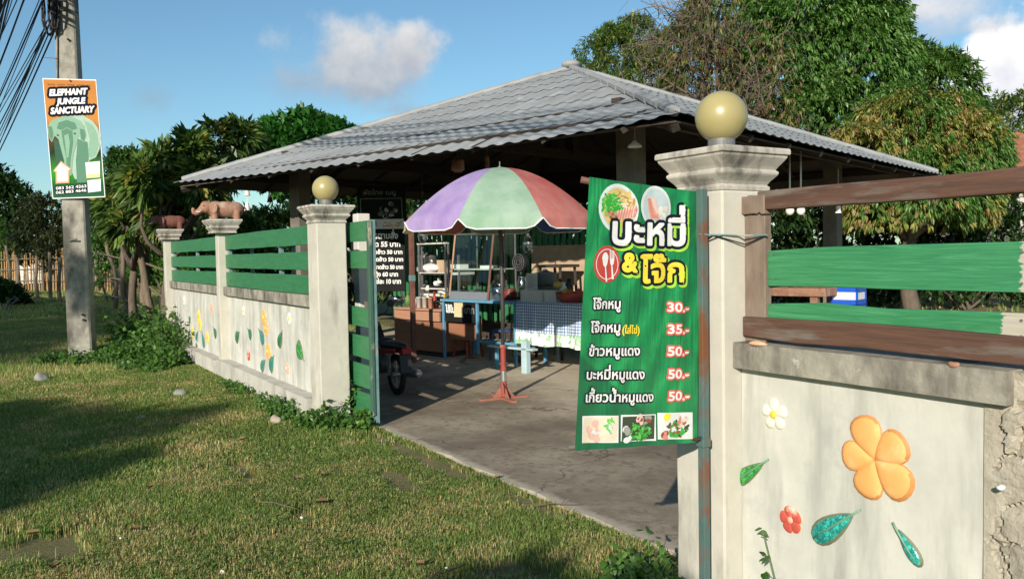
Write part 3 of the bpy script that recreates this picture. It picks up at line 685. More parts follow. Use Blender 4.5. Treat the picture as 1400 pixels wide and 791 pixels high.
# sliding gate leaf stored behind the left wall
GY = 2.735
GX = aty(508, 430, GY)[0]
gt = thing('sliding_gate', 'green slatted sliding gate pushed open behind the left gate pillar', 'gate', (GX, GY, 0))
for k, (ya, yb) in enumerate(((303, 330), (343, 367), (419, 445), (457, 487), (495, 526), (533, 565))):
    plank((-10.9, GY-.012, aty(490, yb, GY)[2]), (GX-.05, GY+.012, aty(490, ya, GY)[2]), 'plank', MT['green'], gt, .003, 30+k)
for x in (GX-.02, -9.1, -10.85):
    MB().box((x-.032, GY+.012, .05), (x+.032, GY+.05, aty(505, 300, GY)[2])).build('stile', MT['teal'], gt, bevel=.003)
MB().box((GX-.03, GY-.02, aty(508, 566, GY)[2]), (GX+.025, GY+.011, aty(508, 301, GY)[2])).build('end_post', MT['gatepost'], gt, bevel=.004)
MB().box((GX-.12, GY-.016, aty(505, 422, GY)[2]), (GX-.031, GY+.06, aty(505, 412, GY)[2])).build('latch', MT['rust'], gt)
o = MB().box((-8.42, 3.2, 0), (-8.28, 3.34, 1.95)).build('white_post', MT['offwhite'], loc=(-8.35, 3.27, 0), bevel=.01)
tag(o, 'white square post half hidden behind the green planks near the gate pillar', 'post')
# ------------------------------------------------------------------ ceramic flowers and leaves on the walls
FLG, LFG = 'ceramic flowers on the garden walls', 'ceramic leaves on the garden walls'
def petal_mb(cx, cz, ang, L, W, y0, th, n=18, rings=6):
    """teardrop petal cushion standing out of the wall plane y0 towards -Y"""
    m = MB(); V = [(0, 0, 0)]; pts = []
    for j in range(n):
        g = 2*math.pi*j/n; a = (1-math.cos(g))/2              # 0 at the root, 1 at the tip
        w = W/2*math.sin(g)*(.30+.70*a**.8)*1.30
        pts.append((L*a, w))
    cxx = L*.58; v = []; 
    for i in range(rings+1):
        q = i/rings; h = th*math.sqrt(max(0, 1-q**2.6)) if i < rings else 0
        for (a, ww) in pts:
            lx, lw = cxx+(a-cxx)*q, ww*q
            v.append((cx+lx*math.cos(ang)-lw*math.sin(ang), y0-h, cz+lx*math.sin(ang)+lw*math.cos(ang)))
    f = [tuple(range(n))]
    f = [(i*n+j, i*n+(j+1) % n, (i+1)*n+(j+1) % n, (i+1)*n+j) for i in range(1, rings) for j in range(n)] + [(n+(j+1) % n, n+j, 0) for j in range(n)]
    return m.add(v, [q[::-1] for q in f])
def flower(px, py, dpx, mat, centre, label, Y=2.50, rot=.3, rims=False, wk=.62, five=(1, 1, 1, 1, 1), stretch=1.):
    c = aty(px, py, Y); D = (np.array(c)-CAMP)@_fw; R = dpx/FPX*D/2
    t = thing('ceramic_flower', label, 'flower', (c[0], Y, c[2]), 0, FLG)
    for k in range(5):
        a = rot+2*math.pi*k/5; L = R*five[k]
        if rims: petal_mb(c[0], c[2], a, L*1.04, L*wk*1.08*1.15, Y, R*.10).build('petal_rim', MT[rims], t, smooth=True)
        petal_mb(c[0]+R*.03*math.cos(a), c[2]+R*.03*math.sin(a), a, L*.97, L*wk*1.15, Y-(.004 if rims else 0), R*(.10 if rims else .15)).build('petal', MT[mat], t, smooth=True)
    if centre: MB().ell((c[0], Y-R*.12, c[2]), (R*.26, R*.13, R*.26), 14, 8).build('centre', MT[centre], t, smooth=True)
    return t
def leaf(p0, p1, wpx, mat, label, Y=2.50, stem=.16):
    """leaf from stem end p0 to rounded tip p1 (pixels on the wall plane)"""
    a, b = aty(*p0, Y), aty(*p1, Y); d = b-a; L = math.hypot(d[0], d[2]); ang = math.atan2(d[2], d[0])
    D = ((a+b)/2-CAMP)@_fw; W = wpx/FPX*D
    t = thing('ceramic_leaf', label, 'leaf', ((a[0]+b[0])/2, Y, (a[2]+b[2])/2), 0, LFG)
    s = L*stem; ax, az = math.cos(ang), math.sin(ang)
    petal_mb(a[0]+ax*s, a[2]+az*s, ang, L-s, W*1.12, Y, .010).build('rim', MT['leafrim'], t, smooth=True)
    petal_mb(a[0]+ax*(s+.006), a[2]+az*(s+.006), ang, L-s-.012, W*.94, Y-.004, .010).build('blade', MT[mat], t, smooth=True)
    MB().tube([(a[0], Y-.006, a[2]), (a[0]+ax*s, Y-.010, a[2]+az*s), (a[0]+ax*L*.6, Y-.0155, a[2]+az*L*.6), (b[0]-ax*.015, Y-.010, b[2]-az*.015)], [.004, .0042, .003, .002], 8).build('midrib', MT['rib'], t, smooth=True)
    return t
flower(1196, 628, 112, 'orange_fl', None, 'large glossy orange five petal flower in the middle of the right wall', rot=R_(38), rims='orange_rim', wk=.70, five=(1.02, 1.08, .92, 1., 1.12))
flower(1059, 566, 45, 'white_fl', 'yellow_fl', 'white frangipani flower with yellow heart high on the right wall', rot=R_(22), wk=.66)
flower(1082, 710, 38, 'red_fl', 'pink_fl', 'small red five petal flower low on the right wall beside a teal leaf', rot=R_(30), rims='pink_fl', wk=.80)
leaf((1052, 627), (1004, 660), 21, 'mos_green', 'bright green mosaic leaf below the white flower on the right wall')
leaf((1178, 696), (1111, 736), 33, 'mos_teal', 'broad teal mosaic leaf below the large orange flower')
leaf((1222, 713), (1260, 775), 20, 'mos_teal', 'narrow teal mosaic leaf hanging downward, lowest and rightmost on the right wall')
def fx(x, y): return (220+x/3.948, 380+y/3.948)
for (x, y, d, mt, ce, lb, rt) in (
    (447, 176, 14, 'white_fl', 'yellow_fl', 'small white and yellow flower high on the near left bay, left of the orange pair', .3),
    (694, 218, 16, 'white_fl', 'yellow_fl', 'small white and yellow flower high on the near left bay, near the gate pillar', .8),
    (558, 212, 22, 'orange_fl', 'yellow_fl', 'upper orange flower of the orange pair on the near left bay', .3),
    (570, 270, 20, 'orange_fl', 'yellow_fl', 'orange flower directly touching the upper orange one on the near left bay', .9),
    (581, 395, 22, 'orange_fl', 'yellow_fl', 'lower orange flower standing above two teal leaves on the near left bay', 1.2),
    (475, 417, 14, 'red_fl', 'pink_fl', 'small red and pink flower low on the near left bay', .5),
    (682, 485, 15, 'pink_fl', 'white_fl', 'small pale pink flower lowest on the near left bay', .2),
    (276, 162, 14, 'pink_fl', 'orange_fl', 'small pinkish flower high on the far left bay', .7),
    (205, 205, 17, 'yellow_fl', 'orange_fl', 'upper yellow flower of the yellow pair on the far left bay', .3),
    (212, 250, 16, 'yellow_fl', 'orange_fl', 'lower yellow flower of the yellow pair on the far left bay', 1.1),
    (127, 122, 12, 'white_fl', 'yellow_fl', 'small cream flower high at the far end of the far left bay', .4),
    (172, 292, 14, 'yellow_fl', 'orange_fl', 'small yellow flower low on the far left bay, left of the leaves', .9),
    (253, 320, 15, 'yellow_fl', 'orange_fl', 'small yellow flower low on the far left bay, nearest the pale elephant post', .1)):
    c = fx(x, y); yy = aty(*c, 2.5); k = d/math.hypot(.35, .94)*1.05
    flower(c[0], c[1], k*1.05, mt, ce, lb, rot=rt, wk=.78)
for (p0, p1, wd, mt, lb) in (
    ((427, 288), (404, 332), 9, 'leafgreen', 'small dark green leaf left on the near left bay, below the white flower'),
    ((470, 268), (490, 322), 8, 'leafgreen', 'narrow green leaf on the near left bay between the white and orange flowers'),
    ((530, 270), (556, 350), 9, 'leafteal', 'teal leaf below the upper orange flower on the near left bay'),
    ((657, 280), (634, 366), 9, 'leafgreen', 'long green leaf on the near left bay right of the orange flowers'),
    ((776, 448), (732, 358), 13, 'mos_green', 'large bright green leaf beside the left gate pillar'),
    ((614, 414), (588, 494), 11, 'leafteal', 'teal leaf below and right of the lower orange flower'),
    ((565, 440), (540, 490), 8, 'leafteal', 'pale teal leaf below and left of the lower orange flower'),
    ((222, 286), (236, 376), 8, 'leafteal', 'long teal leaf hanging below the yellow pair on the far left bay'),
    ((202, 284), (190, 330), 5, 'leafteal', 'thin pale teal leaf left below the yellow pair'),
    ((284, 262), (300, 318), 7, 'leafgreen', 'green leaf on the far left bay next to the pale elephant post'),
    ((152, 205), (160, 236), 6, 'leafgreen', 'small green leaf at the far end of the far left bay')):
    leaf(fx(*p0), fx(*p1), wd*1.9, mt, lb)

# ------------------------------------------------------------------ clay elephants on the wall posts
def remesh(mb, name, mat, parent, voxel, smooth=4):
    o = mb.build(name, mat, parent)
    md = o.modifiers.new('r', 'REMESH'); md.mode = 'VOXEL'; md.voxel_size = voxel
    ms = o.modifiers.new('s', 'SMOOTH'); ms.iterations = smooth; ms.factor = .5
    bpy.context.view_layer.update()
    me = bpy.data.meshes.new_from_object(o.evaluated_get(bpy.context.evaluated_depsgraph_get()))
    me.polygons.foreach_set('use_smooth', [True]*len(me.polygons)); o.modifiers.clear(); o.data = me
    return o
def elephant(cx, cy, z, k, mat, earmat, label):
    t = thing('elephant_statue', label, 'statue', (cx, cy, z), 0, 'clay elephants on the wall posts')
    P = lambda x, y, q: (cx+x*k, cy+y*k, z+q*k*.90)
    m = MB()
    m.ell(P(0, .03, .150), (.106*k, .205*k, .106*k)); m.ell(P(0, .14, .145), (.10*k, .13*k, .108*k)); m.ell(P(0, -.10, .150), (.10*k, .12*k, .108*k))
    m.ell(P(0, -.215, .178), (.078*k, .088*k, .082*k)); m.ell(P(0, -.235, .215), (.056*k, .056*k, .046*k)); m.ell(P(0, -.275, .150), (.05*k, .05*k, .05*k))
    m.tube([P(0, -.27, .15), P(0, -.325, .105), P(0, -.355, .085), P(0, -.382, .10), P(0, -.390, .135), P(0, -.380, .165)], [.048*k, .040*k, .033*k, .028*k, .025*k, .023*k], 10)
    for sx in (-1, 1):
        for yy in (-.13, .155):
            m.tube([P(sx*.06, yy, .12), P(sx*.062, yy, .05), P(sx*.062, yy, .0)], [.052*k, .045*k, .047*k], 10)
    remesh(m, 'body', MT[mat], t, .0095*k)
    for sx in (-1, 1):
        e = MB(); pts = [(-.16, .235), (-.13, .225), (-.105, .18), (-.115, .115), (-.15, .075), (-.19, .10), (-.205, .17), (-.195, .22)]
        e.prism([(y, q) for y, q in pts], .070, .088, lambda y, q, h: P(sx*(h+max(0, (y+.2))*.42), y, q))
        e.build('ear', MT[earmat], t, bevel=.004)
        MB().tube([P(sx*.036, -.285, .13), P(sx*.045, -.33, .10), P(sx*.045, -.365, .115)], [.011*k, .009*k, .003*k], 8).build('tusk', MT['cream'], t, smooth=True)
        MB().ell(P(sx*.068, -.265, .195), (.007*k, .009*k, .009*k), 8, 6).build('eye', MT['black'], t)
    MB().tube([P(0, .265, .19), P(0, .292, .15), P(0, .290, .08)], [.013*k, .010*k, .007*k], 8).build('tail', MT[mat], t, smooth=True)
elephant(P2X, 2.50, 1.83+.178, .97, 'terracotta', 'terracotta', 'pale terracotta elephant figure with raised trunk on the nearer wall post')
elephant(P3X, 2.50, 1.84+.178, .97, 'darkterra', 'darkterra', 'dark red clay elephant figure on the far end wall post')

# ------------------------------------------------------------------ banner on its pole
BD = (np.array((-2.46, 2.34, 1))-CAMP)@_fw
pb = aty(962, 600, 2.342)
pt = thing('banner_pole', 'rusty teal square pole standing against the right gate pillar, carrying the menu banner', 'pole', (pb[0], 2.342, 0))
tp = aty(958.5, 259, 2.342)
MB().box((pb[0]-.016, 2.326, -.03), (pb[0]+.016, 2.358, tp[2])).build('pole', MT['rust'], pt, bevel=.002)
MB().box((pb[0]-.021, 2.320, aty(962, 610, 2.34)[2]), (pb[0]+.021, 2.363, aty(962, 598, 2.34)[2])).build('clamp', MT['rust'], pt, bevel=.003)
DR = (np.array((pb[0], 2.33, 1.2))-CAMP)@_fw; DL = DR/1.093
TL, TR, BR, BL = atd(805, 242, DL), atd(956, 262.5, DR), atd(955, 604, DR), atd(785, 616, DL)
ln = thing('banner_rod', 'red brown wooden rod along the top edge of the green menu banner', 'rod', TR, 0, 'rods of the menu banner')
MB().tube([atd(794, 245.5, DL+.036), atd(808, 248.5, DL+.036), atd(955, 268, DR+.036)], .0125, 10).build('rod', MT['rodwood'], ln, smooth=True)
ln = thing('banner_rod', 'rusty rod along the bottom edge of the green menu banner', 'rod', BR, 0, 'rods of the menu banner')
MB().tube([atd(777, 612, DL+.034), atd(790, 610, DL+.034), atd(966, 599, DR+.030)], .010, 10).build('rod', MT['rust'], ln, smooth=True)
bt = thing('menu_banner', 'green vinyl menu banner with Thai dishes and prices hanging beside the gate', 'banner', TR)
_n = np.cross(TR-TL, TL-BL); _n /= np.linalg.norm(_n)
if _n@(CAMP-TL) < 0: _n = -_n
def bfn(u, v, h):      # u 0..1 left to right, v 0..1 top to bottom
    p = (TL*(1-u)+TR*u)*(1-v)+(BL*(1-u)+BR*u)*v
    q = u+.12*v
    d = .0042*math.sin(q*15+.6)*(.35+.65*abs(2*u-1))+.0030*math.sin(q*27+2+v*3)*(.3+.7*u)+.006*math.sin(v*3.1)*math.sin(u*3.1)
    return p+_n*(d+h)
def bpx(x, y):         # photograph pixel -> (u, v) on the banner
    u, v = .5, .5
    d = ray(x, y); pl = CAMP+d*(((TL-CAMP)@_n)/(d@_n))
    for _ in range(30):
        p = (TL*(1-u)+TR*u)*(1-v)+(BL*(1-u)+BR*u)*v
        J = np.c_[(TR-TL)*(1-v)+(BR-BL)*v, (BL-TL)*(1-u)+(BR-TR)*u]
        s = np.linalg.lstsq(J, pl-p, rcond=None)[0]; u += s[0]; v += s[1]
    return u, v
m, t, b = base_mat('banner_vinyl')
uvn = t.nodes.new('ShaderNodeUVMap'); mp = t.nodes.new('ShaderNodeMapping'); t.links.new(uvn.outputs[0], mp.inputs[0]); mp.inputs['Rotation'].default_value = (0, 0, R_(-28)); mp.inputs['Scale'].default_value = (1, 1.7, 1)
wv = t.nodes.new('ShaderNodeTexWave'); wv.inputs['Scale'].default_value = 1.7; wv.inputs['Distortion'].default_value = 3.5; wv.inputs['Detail'].default_value = 3; t.links.new(mp.outputs[0], wv.inputs[0])
nz_ = tnoise(t, mp.outputs[0], 3, 5)
c = ramp(t, wv.outputs['Fac'], [(.0, (.007, .185, .058)), (.6, (.010, .225, .068)), (.93, (.016, .275, .085))])
c = mixc(t, ramp(t, nz_, [(.42, (0, 0, 0)), (.66, (.8, .8, .8))]), c, (.007, .115, .045))
sp = t.nodes.new('ShaderNodeSeparateXYZ'); t.links.new(uvn.outputs[0], sp.inputs[0])
# darker banana leaf printed in the lower left corner
ma = t.nodes.new('ShaderNodeMath'); ma.operation = 'MULTIPLY_ADD'; t.links.new(sp.outputs[0], ma.inputs[0]); ma.inputs[1].default_value = -.42; t.links.new(sp.outputs[1], ma.inputs[2])
c = mixc(t, ramp(t, ma.outputs[0], [(.640, (0, 0, 0)), (.655, (.7, .7, .7))]), c, (.006, .085, .040))
t.links.new(c, b.inputs['Base Color']); b.inputs['Roughness'].default_value = .42; b.inputs['Specular IOR Level'].default_value = .4
mp2 = t.nodes.new('ShaderNodeMapping'); t.links.new(uvn.outputs[0], mp2.inputs[0]); mp2.inputs['Scale'].default_value = (5, 1.1, 1); mp2.inputs['Rotation'].default_value = (0, 0, R_(9))
bump(t, b, tnoise(t, mp2.outputs[0], 2.6, 3, .5, 1.), .35, .03)
MT['vinyl'] = m
nu, nv = 60, 60
mb = MB(); V = [bfn(i/nu, j/nv, 0) for j in range(nv+1) for i in range(nu+1)]
mb.add(V, [(j*(nu+1)+i, j*(nu+1)+i+1, (j+1)*(nu+1)+i+1, (j+1)*(nu+1)+i) for j in range(nv) for i in range(nu)])
o = mb.build('sheet', MT['vinyl'], bt, smooth=True)
uv = o.data.uv_layers.new(name='UVMap')
for l in o.data.loops:
    i = l.vertex_index; uv.data[l.index].uv = ((i % (nu+1))/nu, (i//(nu+1))/nv)
# print layers are laid out in a flat frame: x right, y up, unit = banner width
AR = np.linalg.norm(TL-BL)/np.linalg.norm(TR-TL)
_sq = [0., 1.]
def bf0(x, y, h): return bfn(x, -y/AR, h+.0012)
def bf(x, y, h): return bf0(x, _sq[0]+(y-_sq[0])*_sq[1], h)
def squash(x, y, u): _sq[:] = [B(x, y)[1], (B(x, y-10)[1]-B(x, y)[1])/10/u]
def B(x, y): u, v = bpx(x, y); return u, -v*AR
pc = dict(plate=flat('print_plate', (.62, .66, .66), .4), plate2=flat('print_plate_shadow', (.46, .54, .56), .4), noodle=flat('print_noodle', (.62, .46, .16), .4), noodle2=flat('print_noodle_dark', (.45, .26, .07), .4),
          herb=flat('print_herb', (.035, .34, .04), .4), herb2=flat('print_herb_light', (.12, .50, .09), .4), pork=flat('print_pork', (.55, .22, .17), .4), pork2=flat('print_pork_fat', (.72, .50, .44), .4), mince=flat('print_mince', (.24, .075, .035), .4),
          red=flat('print_red', (.46, .055, .045), .4), redlt=flat('print_price_red', (.62, .11, .08), .4), yellow=flat('print_yellow', (.80, .62, .05), .4), lime=flat('print_lime', (.34, .62, .06), .4), dark=flat('print_dark', (.04, .06, .035), .4),
          navy=flat('print_navy', (.010, .013, .022), .85, .08), cream=flat('print_cream', (.70, .62, .48), .4), pinkp=flat('print_pale_pink', (.66, .42, .36), .4), steel=flat('print_grey', (.30, .30, .28), .4))
rp = random.Random(5)
def blobs(mb, cx, cy, rx, ry, n, r0, r1, mats, h, el=2.2, hs=.0004):
    for i in range(n):
        a = rp.uniform(0, 6.28); q = math.sqrt(rp.random()); x = cx+rx*q*math.cos(a); y = cy+ry*q*math.sin(a); r = rp.uniform(r0, r1); g = rp.uniform(0, 3.14)
        pts = [(x+r*math.cos(k)*math.cos(g)*1-r/el*math.sin(k)*math.sin(g), y+r*math.cos(k)*math.sin(g)+r/el*math.sin(k)*math.cos(g)) for k in np.linspace(0, 6.28, 9)[:-1]]
        poly(mb, bf, pts, mats[i % len(mats)], h+hs*(i % 8)*.25)
def plate(x, y, rx, ry, label):
    mb = MB(); cx, cy = B(x, y); u = (B(x+10, y)[0]-B(x, y)[0])/10; squash(x, y, u)
    disc(mb, bf, cx, cy, rx*u, ry*u, pc['plate'], 0); disc(mb, bf, cx, cy, rx*u*.86, ry*u*.86, pc['plate2'], .0004); return mb, cx, cy, u
mb, cx, cy, u = plate(845, 285, 27, 34, '')
disc(mb, bf, cx, cy, 22*u, 28*u, pc['noodle'], .0008)
blobs(mb, cx+8*u, cy+10*u, 13*u, 14*u, 50, 3*u, 7*u, [pc['noodle'], pc['noodle2'], pc['cream']], .0010, 4)
blobs(mb, cx-8*u, cy+2*u, 14*u, 18*u, 80, 2.5*u, 6*u, [pc['herb'], pc['herb2'], pc['herb']], .0014, 2.6)
blobs(mb, cx-8*u, cy-10*u, 9*u, 6*u, 26, 1.5*u, 3*u, [pc['mince'], pc['pork']], .0018, 1.4)
for i in range(7):
    x = cx+(-2+i*3.6)*u; y = cy-(9-i*1.4)*u
    poly(mb, bf, [(x-2*u, y-9*u), (x+1.6*u, y-9*u), (x+5*u, y+2*u), (x+3*u, y+9*u), (x, y+3*u)], pc['pork2'], .0020+.0001*i); poly(mb, bf, [(x-.6*u, y-8*u), (x+1.6*u, y-9*u), (x+5*u, y+2*u), (x+3.2*u, y+8*u)], pc['pork'], .0021+.0001*i)
mb.build('noodle_picture', None, bt)
mb, cx, cy, u = plate(896, 283, 21, 29, '')
for i in range(9):
    y = cy+(9-i*3.0)*u; x = cx-7*u+i*.5*u
    poly(mb, bf, [(x-6.5*u, y), (x-3*u, y+3.2*u), (x+5*u, y+3*u), (x+8.5*u, y-.5*u), (x+5*u, y-2.4*u), (x-4*u, y-2.2*u)], pc['pork2'], .0010+.0002*i)
    poly(mb, bf, [(x-5.5*u, y), (x-3*u, y+2.2*u), (x+5*u, y+2.2*u), (x+7.5*u, y-.5*u), (x+4.5*u, y-1.6*u), (x-4*u, y-1.4*u)], pc['pork'], .0011+.0002*i)
blobs(mb, cx+9*u, cy-4*u, 6*u, 8*u, 14, 2*u, 4*u, [pc['plate'], pc['cream']], .0008, 1.5)
mb.build('pork_picture', None, bt)
# headline
_sq[:] = [0., 1.]
def line(body, px0, py0, hpx, mat, name, bold=.0, out=None, width=None, mb=None, lime=False, tilt=0.):
    x, y = B(px0, py0); x1, y1 = B(px0, py0-hpx); size = abs(y1-y)/.62
    sx = None
    if width: sx = B(px0+width, py0)[0]-x
    own = mb is None; mb = mb or MB()
    sl = (B(px0+40, py0)[1]-y)/(B(px0+40, py0)[0]-x)   # lines stay level in the photograph's perspective of the sheet
    fn = lambda a, c, h: bf(a, c+tilt*(a-x), h)
    if lime: put_text(mb, lambda a, c, h: bf(a+.016, c-.016+tilt*(a-x), h), body, x, y, size, pc['lime'], bold+.022, .0004, width=sx)
    put_text(mb, fn, body, x, y, size, mat, bold, .0026, out, width=sx)
    if own: mb.build(name, None, bt)
def tiltpx(x0, y0, x1, y1):
    a, b = B(x0, y0), B(x1, y1); return (b[1]-a[1])/(b[0]-a[0])
line('บะหมี่', 836, 333, 33, MT['ink_white'], 'headline', .008, (pc['navy'], .022), 96, lime=True, tilt=tiltpx(836, 333, 932, 335))
line('โจ๊ก', 872, 386, 28, pc['yellow'], 'headline', .007, (pc['navy'], .020), 57, lime=True, tilt=tiltpx(872, 386, 930, 384))
line('&', 849, 370, 22, pc['yellow'], 'ampersand', .008, (pc['navy'], .018), 18, lime=True)
mb = MB(); cx, cy = B(829, 361); u = (B(839, 361)[0]-cx)/10; squash(829, 361, u)
disc(mb, bf, cx, cy, 18.5*u, 26*u*.98, pc['red'], .0006); 
for k in range(28):
    a0, a1 = 2*math.pi*k/28, 2*math.pi*(k+1)/28
    poly(mb, bf, [(cx+14.6*u*math.cos(a0), cy+20*u*math.sin(a0)), (cx+15.4*u*math.cos(a0), cy+21*u*math.sin(a0)), (cx+15.4*u*math.cos(a1), cy+21*u*math.sin(a1)), (cx+14.6*u*math.cos(a1), cy+20*u*math.sin(a1))], MT['ink_white'], .0010)
sxy = [(cx-3*u+4.6*u*math.cos(a)*(1 if math.sin(a) > 0 else .8), cy+6*u+10*u*math.sin(a)) for a in np.linspace(0, 6.28, 20)[:-1]]
poly(mb, bf, sxy, MT['ink_white'], .0014); poly(mb, bf, [(cx-3.2*u, cy-3*u), (cx-1.6*u, cy-3*u), (cx+1.2*u, cy-24*u), (cx-1.0*u, cy-24*u)], MT['ink_white'], .0014)
for k in range(3): poly(mb, bf, [(cx+(3.4+k*2.4)*u, cy+8*u), (cx+(4.9+k*2.4)*u, cy+8*u), (cx+(4.2+k*2.4)*u, cy+19*u), (cx+(2.9+k*2.4)*u, cy+19*u)], MT['ink_white'], .0014)
poly(mb, bf, [(cx+3.4*u, cy+8.2*u), (cx+9.8*u, cy+8.2*u), (cx+9*u, cy+1*u), (cx+7.4*u, cy-1*u), (cx+10*u, cy-20*u), (cx+7.4*u, cy-20*u), (cx+5.6*u, cy-1*u), (cx+4.2*u, cy+1*u)], MT['ink_white'], .0015)
mb.build('cutlery_emblem', None, bt); _sq[:] = [0., 1.]
for body, x0, yb, wd, price, py in (('โจ๊กหมู', 808, 422, 37, '30.-', 425), ('โจ๊กหมู', 805, 454, 39, '35.-', 455), ('ข้าวหมูแดง', 803, 486, 67, '50.-', 485), ('บะหมี่หมูแดง', 800, 518, 76, '50.-', 516), ('เกี้ยวน้ำหมูแดง', 799, 549, 90, '50.-', 546)):
    line(body, x0, yb, 11.5, MT['ink_white'], 'menu_line', .0020, (pc['navy'], .0085), wd, tilt=tiltpx(x0, yb, x0+80, yb-1.5))
    line(price, 908 if price[0] != '3' else 909, py, 10.5, MT['ink_white'], 'price', .0025, (pc['redlt'], .0115), 28)
line('(ใส่ไข่)', 847, 455, 8.5, pc['yellow'], 'menu_note', .002, None, 23)
def quadg(mb, fn, q, mat, h, n=8):
    q = np.array(q); v = []
    for j in range(n+1):
        for i in range(n+1): a, c = i/n, j/n; p = (q[0]*(1-a)+q[1]*a)*(1-c)+(q[3]*(1-a)+q[2]*a)*c; v.append(fn(p[0], p[1], h))
    mb.use(mat).add(v, [(j*(n+1)+i, j*(n+1)+i+1, (j+1)*(n+1)+i+1, (j+1)*(n+1)+i) for j in range(n) for i in range(n)])
# three framed food photographs
for (x0, y0, x1, y1), kind in (((795, 568, 843, 605), 0), ((846, 566, 893, 602), 1), ((895, 563, 941, 599), 2)):
    mb = MB(); a, b_, c_, d_ = B(x0, y0), B(x1, y0-1), B(x1, y1-1), B(x0, y1)
    quadg(mb, bf, [d_, c_, b_, a], MT['ink_white'], .0008)
    cx, cy = (a[0]+c_[0])/2, (a[1]+c_[1])/2; hw, hh = (b_[0]-a[0])/2*.92, (a[1]-d_[1])/2*.92; u = hw/22
    fill = (pc['cream'], pc['dark'], pc['plate'])[kind]
    quadg(mb, bf, [(cx-hw, cy-hh), (cx+hw, cy-hh), (cx+hw, cy+hh), (cx-hw, cy+hh)], fill, .0014)
    if kind == 0:
        blobs(mb, cx-3*u, cy+2*u, 13*u, 9*u, 16, 4*u, 8*u, [pc['pinkp'], pc['cream'], pc['plate']], .0015, 1.3); blobs(mb, cx+13*u, cy+4*u, 6*u, 8*u, 16, 2*u, 4*u, [pc['herb2'], pc['cream'], pc['herb2']], .0019, 2.5); blobs(mb, cx-4*u, cy-9*u, 5*u, 4*u, 5, 3*u, 5*u, [pc['pinkp']], .0021, 1.2)
    elif kind == 1:
        blobs(mb, cx+2*u, cy-3*u, 15*u, 12*u, 60, 2*u, 5*u, [pc['herb'], pc['dark'], pc['herb2'], pc['herb']], .0015, 2.5); blobs(mb, cx-15*u, cy-6*u, 5*u, 11*u, 8, 3*u, 5*u, [pc['plate'], pc['steel']], .0019, 1.3); blobs(mb, cx+6*u, cy+9*u, 12*u, 5*u, 8, 3*u, 6*u, [pc['steel'], pc['mince'], pc['pork2']], .0021, 1.8)
    else:
        blobs(mb, cx+2*u, cy-3*u, 14*u, 10*u, 46, 2*u, 5*u, [pc['herb'], pc['dark'], pc['herb'], pc['mince']], .0015, 2.5); blobs(mb, cx-13*u, cy+12*u, 2*u, 2*u, 2, 4*u, 5*u, [pc['yellow']], .0019, 1.2); blobs(mb, cx-14*u, cy-10*u, 3*u, 3*u, 4, 3*u, 5*u, [pc['mince'], pc['pork']], .0021, 1.2); blobs(mb, cx+8*u, cy+4*u, 9*u, 8*u, 9, 3*u, 5*u, [pc['pork2'], pc['pork']], .0021, 2.4)
    mb.build('food_photograph', None, bt)
# wire tying the pole to the pillar
wt = thing('tie_wire', 'teal wire and black cord tying the banner pole to the gate pillar and frame post', 'wire', (PRX+.13, 2.39, 1.55))
a = aty(956, 320, 2.322); b1 = aty(986, 321, 2.392); c1 = aty(1049, 321, 2.51)
MB().tube([a, aty(970, 321, 2.36), (PRX+.137, 2.393, b1[2]), (PRX+.142, 2.48, c1[2]), (c1[0], 2.512, c1[2])], .0035, 6).build('wire', MT['teal'], wt)
a2 = aty(966, 327, 2.394); MB().tube([a2, aty(975, 321, 2.393), (PRX+.140, 2.393, aty(987, 325, 2.393)[2]), aty(1019, 334, 2.505), aty(1047, 322, 2.512)], .0028, 6).build('cord', MT['cable'], wt)

# ------------------------------------------------------------------ utility pole, its sign and the cables
up0, up1 = np.array(atz(113.5, 490)), atd(90, 0, 12.97); up1 = np.array(up1)
ut = thing('utility_pole', 'weathered square concrete utility pole in the weeds at the left', 'pole', (up0[0], up0[1], 0))
m = MB(); d = (up1-up0)/up1[2]
uu = np.array([_rt[0], _rt[1], 0]); dd_ = np.array([_hd[0], _hd[1], 0])
yaw = R_(6); uu, dd_ = uu*math.cos(yaw)+dd_*math.sin(yaw), dd_*math.cos(yaw)-uu*math.sin(yaw)
lv = [-.1, 1.2, 2.6, 4.2, 5.6, 7.2, 9.2]; V = []
for z in lv:
    c = up0+d*z; hw = .178-.0045*z; hd_ = .12-.003*z; ch = .022
    for a, b in ((-hw+ch, -hd_), (hw-ch, -hd_), (hw, -hd_+ch), (hw, hd_-ch), (hw-ch, hd_), (-hw+ch, hd_), (-hw, hd_-ch), (-hw, -hd_+ch)): V.append((c[0]+uu[0]*a+dd_[0]*b, c[1]+uu[1]*a+dd_[1]*b, z))
m.add(V, [(i*8+j, i*8+(j+1) % 8, i*8+8+(j+1) % 8, i*8+8+j) for i in range(len(lv)-1) for j in range(8)]+[tuple(range((len(lv)-1)*8, len(lv)*8))])
m.build('shaft', MT['pole'], ut)
def onpole(x, y, off=.13): return atd(x, y, (np.array(up0)+d*2-CAMP)@_fw-off)
for z in (5.35,):
    MB().tube([up0+d*z+uu*s*.17*math.cos(g)*1.02+dd_*.12*math.sin(g)*1.05 for s, g in [(1, k*math.pi/8) for k in range(17)]], .008, 6).build('band', MT['rust'], ut)
MB().tube([onpole(60, 79), onpole(78, 80)], .006, 6).build('bracket', MT['rust'], ut)
MB().tube([onpole(77.5, 8, .135), onpole(79, 60, .135), onpole(79, 108, .135)], .010, 6).build('conduit', MT['cable'], ut)
MB().tube([onpole(94, 329, .14), onpole(105, 327, .18)], .012, 6).build('step_bolt', MT['rust'], ut)
for (x, y) in ((93, 54), (113, 430), (114, 437)): MB().tube([onpole(x, y, .125), onpole(x, y, .15)], .018, 8).build('bolt_hole', MT['black'], ut)

